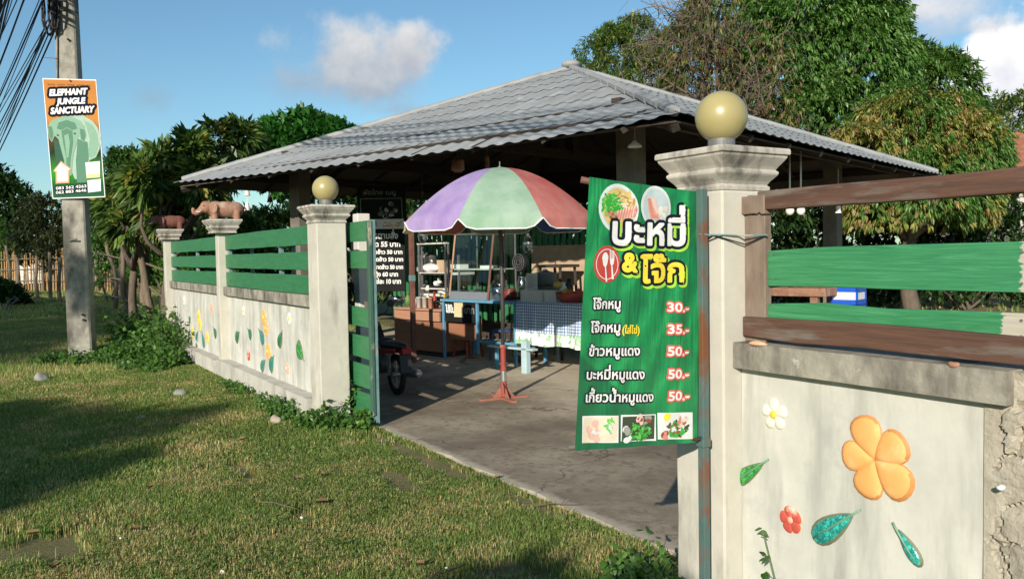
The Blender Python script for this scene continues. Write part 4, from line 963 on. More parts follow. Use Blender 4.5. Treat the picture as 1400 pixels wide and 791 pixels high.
SD = (np.array(up0)+d*3.4-CAMP)@_fw-.17
st = thing('hanging_sign', 'tall orange and green elephant sanctuary sign hung on the utility pole', 'sign', atd(105, 190, SD))
sTL, sTR, sBR, sBL = (np.array(atd(x, y, SD)) for x, y in ((58, 107), (131.5, 109), (144, 269.5), (72, 272)))
sn_ = np.cross(sTR-sTL, sTL-sBL); sn_ /= np.linalg.norm(sn_)
if sn_@(CAMP-sTL) < 0: sn_ = -sn_
SA = np.linalg.norm(sTL-sBL)/np.linalg.norm(sTR-sTL)
def sf(x, y, h): v = -y/SA; return (sTL*(1-x)+sTR*x)*(1-v)+(sBL*(1-x)+sBR*x)*v+sn_*h
def S(x, y):       # zoomed picture of the sign (scale 3.958, origin 40, 90) -> sign units
    X, Y_ = 40+x/3.958, 90+y/3.958
    A = np.c_[sTR-sTL, sBL-sTL, -ray(X, Y_)]; s = np.linalg.solve(A, CAMP-sTL); return s[0], -s[1]*SA
mb = MB().hexa([sf(0, -SA, -.012), sf(1, -SA, -.012), sf(1, -SA, 0), sf(0, -SA, 0), sf(0, 0, -.012), sf(1, 0, -.012), sf(1, 0, 0), sf(0, 0, 0)]); mb.build('board', MT['ink_white'], st)
m, t, b = base_mat('sign_background')
gc = t.nodes.new('ShaderNodeUVMap'); sp = t.nodes.new('ShaderNodeSeparateXYZ'); t.links.new(gc.outputs[0], sp.inputs[0])
nn = tnoise(t, gc.outputs[0], 9, 5)
ad = t.nodes.new('ShaderNodeMath'); ad.operation = 'MULTIPLY_ADD'; t.links.new(nn, ad.inputs[0]); ad.inputs[1].default_value = .08; t.links.new(sp.outputs[1], ad.inputs[2])
c = ramp(t, ad.outputs[0], [(.0, (.025, .11, .055)), (.13, (.010, .065, .03)), (.24, (.035, .23, .02)), (.34, (.03, .12, .03)), (.42, (.015, .028, .012)), (.57, (.11, .055, .02)), (.70, (.46, .20, .05)), (.97, (.43, .175, .045))])
t.links.new(c, b.inputs['Base Color']); b.inputs['Roughness'].default_value = .8; b.inputs['Specular IOR Level'].default_value = .1
mb = MB(); rect(mb, sf, .015, -SA+.02, .985, -.02, m, .002, 6); o = mb.build('print', None, st)
uv = o.data.uv_layers.new(name='UVMap')
for l in o.data.loops: i = l.vertex_index; uv.data[l.index].uv = ((i % 7)/6, (i//7)/6)
ep = dict(a=flat('print_elephant_pale', (.22, .37, .27), .8, .1), b=flat('print_elephant_mid', (.10, .22, .15), .8, .1), c=flat('print_elephant_dark', (.04, .105, .07), .8, .1), d=flat('print_elephant_light', (.34, .46, .38), .8, .1), e=flat('print_sign_brown', (.26, .10, .03), .8, .1))
E_ = lambda pts: [S(*p) for p in pts]
mb = MB()
poly(mb, sf, E_([(215, 275), (290, 272), (345, 305), (375, 345), (388, 400), (385, 460), (365, 505), (330, 520), (318, 620), (250, 620), (200, 500)]), ep['d'], .004)
poly(mb, sf, E_([(300, 300), (345, 325), (372, 375), (380, 440), (365, 495), (335, 510), (320, 480), (330, 400)]), ep['a'], .005)
poly(mb, sf, E_([(265, 400), (318, 420), (326, 500), (318, 640), (262, 640), (255, 520)]), ep['b'], .006)
poly(mb, sf, E_([(135, 400), (200, 430), (205, 560), (150, 560), (140, 470)]), ep['c'], .006)
poly(mb, sf, E_([(120, 300), (150, 285), (190, 275), (235, 278), (275, 300), (300, 330), (312, 380), (300, 420), (285, 410), (270, 380), (262, 420), (246, 470), (236, 540), (232, 600), (196, 600), (192, 520), (176, 460), (160, 400), (140, 380), (125, 415), (108, 390), (102, 350), (108, 315)]), ep['a'], .008)
poly(mb, sf, E_([(160, 310), (205, 296), (250, 312), (262, 345), (236, 352), (205, 335), (176, 350), (152, 342)]), ep['b'], .010)
poly(mb, sf, E_([(176, 355), (205, 340), (236, 356), (240, 420), (228, 500), (222, 590), (206, 590), (204, 500), (188, 430)]), ep['b'], .0105)
poly(mb, sf, E_([(192, 380), (215, 372), (224, 420), (216, 500), (206, 500), (198, 430)]), ep['a'], .012)
poly(mb, sf, E_([(276, 345), (300, 350), (308, 385), (298, 415), (284, 402)]), ep['b'], .010); poly(mb, sf, E_([(106, 330), (124, 330), (132, 372), (124, 405), (110, 386)]), ep['b'], .010)
for p in ((157, 378), (250, 372)): disc(mb, sf, *S(*p), .022, .018, ep['c'], .012, 2, 10)
mb.build('elephant_print', None, st)
for body, x, y, wd, hp in (('ELEPHANT', 112, 163, 206, 34), ('JUNGLE', 150, 210, 158, 32), ('SANCTUARY', 118, 262, 238, 34)):
    a = S(x, y); bq = S(x+wd, y-7 if hp == 34 else y-4); mb = MB(); tl_ = (bq[1]-a[1])/(bq[0]-a[0]); s_ = (S(x, y-hp)[1]-a[1])/.72
    put_text(mb, lambda p, q, h: sf(p, q+tl_*(p-a[0]), h), body, a[0], a[1], s_, MT['ink_white'], .008, .006, (pc['navy'], .046), shear=.18, width=bq[0]-a[0]-.02); mb.build('headline', None, st)
a = S(105, 104); mb = MB(); put_text(mb, sf, 'OPEN EVERYDAY FOR A CARING DAY', a[0], a[1], .055, ep['e'], 0, .005, width=S(330, 104)[0]-a[0]) if False else None
mb = MB(); a = S(100, 106)
for k in range(22):
    if k % 5 == 4: continue
    x = a[0]+k*.0365; rect(mb, sf, x, a[1]+.004*(k % 3), x+.027, a[1]+.030-.004*(k % 2), ep['e'], .005, 1)
mb.build('faint_line', None, st)
mb = MB(); poly(mb, sf, E_([(175, 518), (234, 565), (222, 575), (222, 640), (146, 640), (146, 580), (132, 570)]), pc['noodle2'], .014); poly(mb, sf, E_([(176, 530), (222, 565), (212, 572), (214, 630), (154, 630), (154, 574), (142, 566)]), MT['ink_white'], .0155); mb.build('arrow', None, st)
mb = MB(); poly(mb, sf, E_([(308, 532), (388, 528), (390, 618), (316, 620)]), MT['ink_white'], .0125); poly(mb, sf, E_([(314, 598), (388, 596), (389, 616), (316, 618)]), pc['noodle'], .0140); mb.build('notice_panel', None, st)
mb = MB(); poly(mb, sf, E_([(320, 630), (394, 626), (396, 694), (324, 698)]), MT['ink_white'], .0125); mb.build('blank_panel', None, st)
for body, y in (('083 562 4263', 672), ('062 883 4646', 695)):
    a = S(147, y); bq = S(314, y-4); mb = MB(); tl_ = (bq[1]-a[1])/(bq[0]-a[0])
    put_text(mb, lambda p, q, h: sf(p, q+tl_*(p-a[0]), h), body, a[0], a[1], .075, MT['ink_white'], .002, .006, (pc['navy'], .018), width=bq[0]-a[0]); mb.build('phone_number', None, st)
MB().tube([sf(.52, -.035, .004), sf(.52, -.035, .03)], .014, 8).build('nail', MT['rust'], st)

# overhead cables along the road, past the pole
CG = 'overhead cables on the utility pole'
rc = np.random.default_rng(12); PD = (np.array(up0)+d*5.6-CAMP)@_fw
for k in range(28):
    lo = k >= 20
    sx_ = rc.uniform(-6, 66) if not lo else rc.uniform(60, 76); sy_ = rc.uniform(-60, -5) if not lo else rc.uniform(20, 48)
    A = np.array(atd(sx_, sy_, PD+rc.uniform(-.3, .2))); Bp = np.array(atd(rc.uniform(-120, -66), rc.uniform(270, 330), rc.uniform(50, 56))); sag = rc.uniform(.25, .9)
    pts = [A+(Bp-A)*s_-np.array([0, 0, sag*4*s_*(1-s_)]) for s_ in np.linspace(0, 1, 14)]
    Cp = np.array([28, A[1]+rc.uniform(-.3, .3), A[2]+rc.uniform(.2, 1.)]); sg2 = rc.uniform(.4, .9)
    pts2 = [Cp+(A-Cp)*s_-np.array([0, 0, sg2*4*s_*(1-s_)]) for s_ in np.linspace(0, 1, 12)][:-1]
    o = MB().tube(pts2+pts if not lo else pts, rc.choice([.008, .010, .014]), 5).build('overhead_cable', MT['cable'], loc=A)
    tag(o, 'thin black cable strung overhead along the road beside the concrete utility pole', 'cable', CG)
# looped cable bundle hanging on the pole's road side
cb = MB(); c0 = onpole(71, 10, .2)
for k in range(6):
    a = rc.uniform(-.05, .05); h = .40+rc.uniform(-.1, .05); w2 = .07+rc.uniform(-.02, .03)
    cb.tube([c0+uu*(a+w2*math.cos(g))+np.array([0, 0, h*math.sin(g)])-dd_*rc.uniform(0, .08) for g in np.linspace(0, 2*math.pi, 18)], .014, 5)
for k in range(6):
    x = rc.uniform(-.12, .12); cb.tube([c0+uu*(x*.5)+np.array([0, 0, .8]), c0+uu*x*.5+np.array([0, 0, .2]), c0+uu*(x*.3+.05)-np.array([0, 0, .30+rc.uniform(0, .12)])], .020, 5)
tag(cb.build('cable_bundle', MT['cable'], loc=c0), 'tangled dark loop of spare cable hanging high on the utility pole', 'cable')
cb = MB(); c1 = onpole(92, 42, .36)
for k in range(5):
    cb.tube([c1+uu*(.03*k-.02+.13*math.cos(g))-dd_*(.25-.10*math.sin(g))+np.array([0, 0, .75+.42*math.sin(g)]) for g in np.linspace(0, 2*math.pi, 16)], .014, 5)
tag(cb.build('cable_bundle', MT['cable'], loc=c1), 'small coil of black cable high on the front face of the utility pole', 'cable')
# ------------------------------------------------------------------ open pavilion with a pyramid tile roof
PTH = R_(17.84); PCX, PCY = -11.56, 8.31; PA = 4.64; ZE = 2.75; ZA = 4.60; SL = (ZA-ZE)/PA
pv = thing('pavilion', 'open sided restaurant pavilion with a grey corrugated pyramid roof behind the gate', 'pavilion', (PCX, PCY, 0), PTH)
def pw(x, y, z=0.): return np.array([PCX+x*math.cos(PTH)-y*math.sin(PTH), PCY+x*math.sin(PTH)+y*math.cos(PTH), z])
def rz90(p, k):
    c, s = [(1, 0), (0, 1), (-1, 0), (0, -1)][k]; return (p[0]*c-p[1]*s, p[0]*s+p[1]*c, p[2])
def sagf(t): return -.075*np.interp(t, [0, .15, .3, .55, .75, .92, 1], [0, .45, .75, .95, 1.05, .75, 0])
def roof_side(k, full):
    pitch = .235; NU = int(2*PA/pitch*(8 if full else 5)); course = .55; V = []; F = []; o = 0
    nC = int(PA/course)+1
    u = np.linspace(-PA, PA, NU+1); ph = u/pitch*2*np.pi
    wave = .0105*np.clip(np.cos(ph)*1.25, -.72, 1)
    for c in range(nC):
        v0, v1 = max(0, c*course-.06), min(PA-.02, (c+1)*course)
        for (va, lift) in ((v0, .007), ((v0+v1)/2, .003), (v1, -.002)):
            uu_ = np.clip(u, -(PA-va), PA-va); fade = np.clip((PA-va-np.abs(uu_))/.2, 0, 1)
            z = ZE+va*SL+lift+wave*fade+sagf((uu_+PA)/(2*PA))*max(0, 1-va/2.6)*(1 if k == 0 else .3)
            V.append(np.c_[uu_, np.full_like(uu_, -PA+va), z])
        n = NU+1; a = np.arange(NU)
        for r_ in range(2): F.append(np.c_[o+r_*n+a, o+r_*n+a+1, o+(r_+1)*n+a+1, o+(r_+1)*n+a])
        o += 3*n
    V = np.concatenate(V); F = np.concatenate(F)
    c, s = [(1, 0), (0, 1), (-1, 0), (0, -1)][k]
    V = np.c_[V[:, 0]*c-V[:, 1]*s, V[:, 0]*s+V[:, 1]*c, V[:, 2]]
    ob = npmesh('roof_sheet', V, F, MT['roof'], smooth=True); ob.parent = pv
    return ob
for k in range(4): roof_side(k, k in (0, 1))
for k in range(4):
    m = MB(); o_ = .08; h_ = -.055
    P = [rz90(p, k) for p in ((-PA+o_, -PA+o_, ZE+h_), (PA-o_, -PA+o_, ZE+h_), (0, 0, ZA+h_))]; P2 = [(p[0], p[1], p[2]-.012) for p in P]
    m.add(P+P2, [(0, 1, 2), (5, 4, 3), (0, 3, 4, 1), (1, 4, 5, 2), (2, 5, 3, 0)]); m.build('added_roof_lining', MT['added_lining'], pv, world=False)  # added sheet under the tiles, stops sky light leaking between the courses
for k in range(4):       # hip caps: overlapping half round tiles
    m = MB(); n = 13
    for i in range(n):
        a, b_ = .025+.975*i/n, .025+.975*(i+1.12)/n
        A = np.array(rz90((-PA*(1-a), -PA*(1-a), ZE+PA*SL*a+.002), k)); Bq = np.array(rz90((-PA*(1-b_), -PA*(1-b_), ZE+PA*SL*min(b_, 1)+.016), k)); 
        m.tube([A, Bq], [.058, .05], 8, cap=True)
    m.build('hip_cap', MT['ridge'], pv, world=False, smooth=False)
MB().ell((0, 0, ZA+.05), (.16, .16, .08)).build('finial', MT['ridge'], pv, world=False, smooth=True)
PI_ = 3.2; zp = ZE+(PA-PI_)*SL-.10
for (x, y) in ((-PI_, -PI_), (PI_, -PI_), (PI_, PI_), (-PI_, PI_)):
    MB().box((x-.125, y-.125, 0), (x+.125, y+.125, zp)).build('post', MT['post'], pv, world=False, bevel=.01)
for k in range(4):
    m = MB(); 
    P0, P1 = rz90((-PI_-.3, -PI_-.06, zp-.18), k), rz90((PI_+.3, -PI_+.06, zp-.0), k); m.box(P0, P1); m.build('ring_beam', MT['darkwood'], pv, world=False)
    m = MB(); lo = ZE+.25*SL-.16
    P0, P1 = rz90((-PA+.4, -PA+.62, ZE+.62*SL-.22), k), rz90((PA-.4, -PA+.70, ZE+.62*SL-.10), k); m.box(P0, P1); m.build('eave_beam', MT['darkwood'], pv, world=False)
    for j in range(-4, 5):     # rafters of this side, up to the hip
        x = j*1.0; top = PA-abs(x)-.12
        if top < .5: continue
        a = rz90((x, -PA+.06, ZE-.10+.06*SL), k); b_ = rz90((x, -PA+top, ZE-.10+top*SL), k)
        MB().tube([a, b_], .042, 4).build('rafter', MT['darkwood'], pv, world=False)
    for v_ in np.arange(.35, PA-.5, .7):
        a = rz90((-(PA-v_)+.1, -PA+v_, ZE-.055+v_*SL), k); b_ = rz90(((PA-v_)-.1, -PA+v_, ZE-.055+v_*SL), k); MB().tube([a, b_], .026, 4).build('purlin', MT['darkwood'], pv, world=False)
    a = rz90((-PA+.1, -PA+.1, ZE-.11), k); MB().tube([a, (0, 0, ZA-.14)], .055, 4).build('hip_rafter', MT['darkwood'], pv, world=False)
    for j in (-2, 0, 2):
        a = rz90((j*1.1, -PI_, zp-.1), k); b_ = rz90((j*1.1, -PA+.66, ZE+.62*SL-.16), k); MB().tube([a, b_], .04, 4).build('strut', MT['darkwood'], pv, world=False)
MB().box((-.06, -PI_, zp-.16), (.06, PI_, zp-.02)).build('tie_beam', MT['darkwood'], pv, world=False)
MB().box((-.08, -.08, zp-.1), (.08, .08, ZA-.1)).build('king_post', MT['darkwood'], pv, world=False)
# low dark partition and green slat screen at the back of the stall
m = MB()
for i in range(54):
    x = -3.9+i*.125; m.box((x, -.62, .35), (x+.075, -.595, 1.98+.02*math.sin(i*2.1)))
m.box((-3.95, -.592, .6), (2.9, -.56, .68)); m.box((-3.95, -.592, 1.66), (2.9, -.56, 1.74))
sc_ = thing('slat_screen', 'green vertical slat screen standing behind the food stall inside the pavilion', 'screen', pw(-.5, -.6, 0), PTH)
def place_local(mb, t, x0, y0): mb.v = [(v[0]-x0, v[1]-y0, v[2]) for v in mb.v]; return mb
place_local(m, sc_, -.5, -.6).build('slats', MT['green'], sc_, world=False)
m = MB().box((-3.95, -.54, 0), (2.9, -.50, 1.45)); place_local(m, sc_, -.5, -.6).build('backing_board', MT['darkwood'], sc_, world=False)

def pendant(px, py, D, label, drop, r=.075):
    p = atd(px, py, D); t = thing('pendant_lamp', label, 'lamp', p)
    MB().tube([p, (p[0], p[1], p[2]+drop)], .004, 5).build('cord', MT['offwhite'], t)
    MB().lathe([(.012, .05), (.02, .048), (.03, .03), (r*.85, .006), (r, -.018), (r*.95, -.018), (r*.8, .0), (.02, .02)], p, 20).build('shade', MT['white'], t, smooth=True)
    return t
pendant(868, 199, 8.6, 'white cone shaded pendant lamp hanging in front of the pavilion corner post', .20)
for px, lb in ((1080, 'left'), (1095, 'right')):
    p = atd(px, 288, 11.0); o = MB().ell(p, (.055, .055, .06), 18, 12).tube([p, p+np.array([0, 0, .8])], .012, 6).build('round_lamp', MT['bulb'], loc=p, smooth=True)
    tag(o, '%s one of the two round white lamps seen under the brown rail' % lb, 'lamp', 'pair of round lamps')
p = atd(1146, 282, 12.5); o = MB().lathe([(.012, .12), (.03, .1), (.035, -.06), (.05, -.1), (.0, -.1)], p, 10).tube([p, p+np.array([0, 0, .55])], .004, 4).build('wind_chime', MT['white'], loc=p)
tag(o, 'thin white hanging ornament under the right side of the pavilion roof', 'ornament')
for (px, py, c_, lb) in ((338, 263, 'cream', 'cream bell shaped wind chime hanging under the left eave above the elephant'), (338, 283, 'bulb', 'white and blue wind chime hanging lowest under the left eave'), (369, 272, 'darkwood', 'dark brown wind chime hanging under the left eave beside the pillar lamp')):
    p = atd(px, py, 15.2); o = MB().lathe([(.01, .09), (.03, .07), (.045, -.01), (.055, -.06), (.0, -.06)], p, 12).tube([p, p+np.array([0, 0, .60 if py > 280 else .42])], .005, 4).build('wind_chime', MT[c_], loc=p)
    tag(o, lb, 'ornament')
for (px, py, lb) in ((626, 227, 'round brown hanging pot under the front eave, left of the parasol top'), (666, 222, 'slim brown hanging cylinder under the front eave above the parasol')):
    p = atd(px, py, 10.9); k = 1.6 if px < 640 else .6
    o = MB().lathe([(.02*k, .10), (.05*k, .07), (.055*k, -.05), (.03*k, -.08), (0, -.08)], p, 12).tube([p, p+np.array([0, 0, .42])], .005, 4).build('hanging_pot', MT['terracotta'], loc=p)
    tag(o, lb, 'pot')

# ------------------------------------------------------------------ parasol
def cloth(name, c1, c2):
    m, t, b = base_mat(name); n = tnoise(t, mapping(t, (1, 1, .5)), 4, 6, .65)
    t.links.new(ramp(t, n, [(.34, c1), (.66, c2)]), b.inputs['Base Color']); b.inputs['Roughness'].default_value = .75; b.inputs['Specular IOR Level'].default_value = .2
    bump(t, b, tnoise(t, mapping(t), 22, 4), .12, .01)
    tr = t.nodes.new('ShaderNodeBsdfTranslucent'); tr.inputs[0].default_value = (*c2, 1); mx = t.nodes.new('ShaderNodeMixShader'); mx.inputs[0].default_value = .18
    t.links.new(b.outputs[0], mx.inputs[1]); t.links.new(tr.outputs[0], mx.inputs[2]); t.links.new(mx.outputs[0], t.nodes['Material Output'].inputs[0]); return m
CL = [cloth('parasol_'+n, a, b_) for n, a, b_ in (('green', (.23, .38, .26), (.36, .48, .38)), ('red', (.47, .11, .10), (.55, .23, .20)), ('blue', (.08, .16, .45), (.12, .22, .5)), ('yellow', (.65, .48, .08), (.68, .52, .14)),
      ('purple', (.30, .20, .46), (.42, .33, .56)))]
UX, UY = -7.32, 4.36; UZ, UR, URZ = 2.375, .985, 1.835
ub = thing('parasol', 'round market parasol with purple green and red panels in front of the food stall', 'parasol', (UX, UY, .02))
angc = math.atan2(-UY, -UX)          # towards the camera
order = [0, 1, 3, 2, 0, 1, 3, 4]     # colour of each panel, counted to the right as the photograph shows them
def dome(q, a, half):                # q 0 top .. 1 rim; a angle inside the panel
    r = UR*q; sg = 1-.035*math.cos(a/half*math.pi/2)*q
    z = URZ+(UZ-URZ)*(1-q**1.9)+(-.016*math.cos(a/half*math.pi/2)*math.sin(q*math.pi))
    return r*(math.cos(half)/math.cos(a)*.55+.45)*sg if False else r*sg, z
for k in range(8):
    ca = angc+k*math.pi/4; half = math.pi/8; m = MB(); na, nq = 10, 14; V = []
    for j in range(nq+1):
        for i in range(na+1):
            a = -half+2*half*i/na; r, z = dome(j/nq, a, half); V.append((UX+r*math.cos(ca+a), UY+r*math.sin(ca+a), z))
    F = [(j*(na+1)+i, (j+1)*(na+1)+i, (j+1)*(na+1)+i+1, j*(na+1)+i+1) for j in range(nq) for i in range(na)]
    o0 = len(V); nv = 4
    for j in range(1, nv+1):
        for i in range(na+1):
            a = -half+2*half*i/na; r, z = dome(1, a, half); e = abs(a/half); hv = .105*(1-max(0, (e-.62)/.38)**2*.9)
            V.append((UX+(r+.004*j+.010*math.sin(i*1.9+k))*math.cos(ca+a), UY+(r+.004*j+.010*math.sin(i*1.9+k))*math.sin(ca+a), z-hv*j/nv))
    L0 = nq*(na+1)
    for j in range(nv):
        for i in range(na):
            A = (L0 if j == 0 else o0+(j-1)*(na+1))+i; Bq = o0+j*(na+1)+i; F.append((A, Bq, Bq+1, A+1))
    m.add(V, F); m.build('panel', CL[order[k]], ub, smooth=True)
    rim = V[o0+(nv-1)*(na+1):]; m = MB().tube(rim, .0065, 5); m.build('piping', MT['cream'] if False else MT['white'], ub)
    a = ca+half; m = MB().tube([(UX+dome(q, half, half)[0]*.985*math.cos(a), UY+dome(q, half, half)[0]*.985*math.sin(a), dome(q, half, half)[1]-.012) for q in np.linspace(.05, 1, 9)], .006, 5); m.build('rib', MT['collar'], ub)
MB().tube([(UX, UY, UZ-.02), (UX, UY, UZ+.012)], .02, 10).tube([(UX, UY, UZ), (UX, UY, UZ+.06)], .006, 6).build('finial', MT['collar'], ub)
MB().tube([(UX, UY, .5), (UX+.004, UY, 1.3), (UX-.01, UY, UZ)], .019, 12).build('pole', MT['darkpole'], ub, smooth=True)
sb = thing('cross_stand', 'faded red steel parasol stand with a cross shaped foot on the yard', 'stand', (UX, UY, .02))
MB().lathe([(.036, .03), (.036, .16), (.030, .18), (.028, .52), (.033, .525), (.033, .56), (.0, .562)], (UX, UY, .02), 16).build('socket_tube', MT['redpaint'], sb)
MB().lathe([(.031, .19), (.0315, .20), (.0315, .285), (.031, .29)], (UX, UY, .02), 16).build('steel_sleeve', MT['chrome'], sb)
for k in range(4):
    a = angc+.42+k*math.pi/2; c, s = math.cos(a), math.sin(a); L = .27
    MB().hexa([(UX+c*q*L-s*w_, UY+s*q*L+c*w_, z) for z in (.023, .045) for q, w_ in ((.03, -.032), (1, -.028), (1, .028), (.03, .032))]).build('foot', MT['basepink'], sb, bevel=.003)
    MB().hexa([(UX+c*q-s*w_, UY+s*q+c*w_, z) for (z, qq) in ((.045, (.035, .12)), (.14, (.035, .045))) for q, w_ in ((qq[0], -.006), (qq[1], -.006), (qq[1], .006), (qq[0], .006))]).build('gusset', MT['basepink'], sb)
MB().tube([(UX+.03, UY-.03, .20), (UX+.075, UY-.05, .17), (UX+.07, UY-.05, .11)], .006, 6).build('clamp_screw', MT['rust'], sb)
q0 = np.array((UX, UY, 0)); hk = [atd(x, y, (q0-CAMP)@_fw-.06) for x, y in ((686, 345), (683, 330), (681, 305), (683, 294), (686, 292), (689, 297), (690, 330), (690, 372))]
tag(MB().tube(hk, .006, 6).build('wire_hook', MT['collar'], loc=hk[0]), 'long bent wire hook hanging on the parasol pole under the canopy', 'hook')

# ------------------------------------------------------------------ food stall: everything along one front line
SO = np.array([-10.75, 5.40]); STH = R_(12.7); sc1, ss1 = math.cos(STH), math.sin(STH)
def sw(s, t, z=0.): return np.array([SO[0]+s*sc1-t*ss1, SO[1]+s*ss1+t*sc1, z])
def spx(x, y, t=0.):      # stall coordinates of a pixel on the vertical plane t
    d = ray(x, y); n = np.array([-ss1, sc1, 0]); o = sw(0, t); k = ((o-CAMP)@n)/(d@n); p = CAMP+d*k
    e = p-np.array([SO[0], SO[1], 0]); return e[0]*sc1+e[1]*ss1, p[2]
FLR = .022
def sthing(name, label, cat, s, t, z=FLR, group=None): return thing(name, label, cat, sw(s, t, z), STH, group)
class SL_(MB):            # mesh given in stall coordinates, relative to its thing
    def __init__(s, o): super().__init__(); s.o = o
    def fin(s, name, mat, par, **k):
        s.v = [(v[0]-s.o[0], v[1]-s.o[1], v[2]-s.o[2]) for v in s.v]; return s.build(name, mat, par, world=False, **k)
# blue steel table
TT = .88
tb = sthing('steel_table', 'sky blue steel table carrying the glass food cabinet', 'table', .7, .3)
O = (.7, .3, FLR); TS1 = 1.50
def tp_(a, b, name, mat, bev=.002): SL_(O).box(a, b).fin(name, mat, tb, bevel=bev)
tp_((-.02, -.02, TT-.035), (TS1, .62, TT), 'top', MT['bluepaint'])
for s_ in (0, TS1-.04):
    for t_ in (0, .56): tp_((s_, t_, FLR), (s_+.035, t_+.035, TT-.035), 'leg', MT['bluepaint'])
tp_((.72, .0, FLR+.12), (.755, .035, TT-.035), 'leg', MT['bluepaint'])
tp_((.02, .10, .30), (.72, .115, .62), 'brown_panel', MT['counter'])
tp_((.75, .015, .30), (TS1, .035, .335), 'stretcher', MT['bluepaint'])
tp_((.035, .02, .56), (.72, .030, TT-.036), 'black_board', MT['boardblack'])
m = SL_(O); fn = lambda x, y, h: (x, .019-h, y)
put_text(m, fn, 'ไส้ใน', .06, .69, .13, MT['chalk'], .006, .001, width=.20); put_text(m, fn, 'บาท', .47, .69, .13, MT['grey_ink'], .006, .001, width=.2)
m.fin('board_lettering', None, tb); m = SL_(O).box((.255, .008, .63), (.44, .016, .84)); m.fin('yellow_note', flat('note_paper', (.62, .55, .32), .6), tb)
# low bench with one white leg
lb_ = sthing('low_bench', 'low pale blue bench with a white front leg beside the checked tablecloth', 'bench', 1.55, -.28)
O = (1.55, -.28, FLR); s0 = spx(668, 480, -.32)[0]; s1 = spx(730, 486, -.32)[0]; sl = spx(718, 495, -.32)[0]
SL_(O).box((s0, -.345, .31), (s1, -.25, .335)).fin('plank', MT['palebluepaint'], lb_, bevel=.003)
SL_(O).box((sl-.045, -.345, FLR), (sl+.045, -.27, .43)).fin('leg', MT['palebluepaint'], lb_, bevel=.004)
SL_(O).box((s0+.02, -.23, FLR), (s0+.06, -.19, .30)).fin('leg', MT['bluepaint'], lb_, bevel=.004)
# glass cabinet with slanted front
cx0, cx1 = spx(613, 408)[0], spx(665, 410)[0]; CZ0, CZ1 = TT, spx(640, 320, .14)[1]; CT = .56
cb_ = sthing('glass_cabinet', 'slant fronted glass food cabinet with red brown wooden edges on the blue table', 'cabinet', (cx0+cx1)/2, .3, TT)
O = ((cx0+cx1)/2, .3, TT); zb_ = TT+.11
SL_(O).box((cx0, .02, TT), (cx1, CT, TT+.012)).fin('floor_panel', MT['offwhite'], cb_)
SL_(O).box((cx0, .015, TT+.001), (cx1, .035, zb_)).fin('base_front', flat('cabinet_aluminium', (.20, .22, .25), .45), cb_, bevel=.003)
SL_(O).box((cx1-.018, .036, TT+.001), (cx1, CT, zb_)).fin('base_side', flat('cabinet_aluminium_side', (.20, .22, .25), .45), cb_, bevel=.003)
SL_(O).box((cx0, .036, TT+.001), (cx0+.018, CT, zb_)).fin('base_side', flat('cabinet_aluminium_left', (.20, .22, .25), .45), cb_, bevel=.003)
def fr_(a, b, r=.014, mat='counterlight'): SL_(O).tube([a, b], r, 4).fin('edge', MT[mat], cb_)
tf = .15
fr_((cx0, .02, zb_-.06), (cx0, tf, CZ1), .015); fr_((cx1, .02, TT+.01), (cx1, tf, CZ1), .018, 'rodwood')
fr_((cx0, tf, CZ1), (cx1, tf, CZ1), .012, 'collar'); fr_((cx0, CT, CZ1), (cx1, CT, CZ1), .012, 'collar'); fr_((cx1, tf, CZ1), (cx1, CT, CZ1), .012, 'collar'); fr_((cx0, tf, CZ1), (cx0, CT, CZ1), .012, 'collar')
fr_((cx1, CT, zb_), (cx1, CT, CZ1), .012, 'collar'); fr_((cx0, CT, zb_), (cx0, CT, CZ1), .012, 'collar')
g = SL_(O).add([(cx0+.015, .025, zb_), (cx1-.015, .025, zb_), (cx1-.015, tf, CZ1), (cx0+.015, tf, CZ1)], [(0, 1, 2, 3)]); g.fin('front_glass', MT['glass'], cb_)
for s_ in (cx0+.004, cx1-.004): SL_(O).add([(s_, .03, zb_), (s_, CT, zb_), (s_, CT, CZ1), (s_, tf, CZ1)], [(0, 1, 2, 3)]).fin('side_glass', MT['glass'], cb_)
SL_(O).box((cx0+.02, .10, zb_+.30), (cx1-.02, CT-.02, zb_+.315)).fin('shelf', MT['offwhite'], cb_)
rs = random.Random(3)
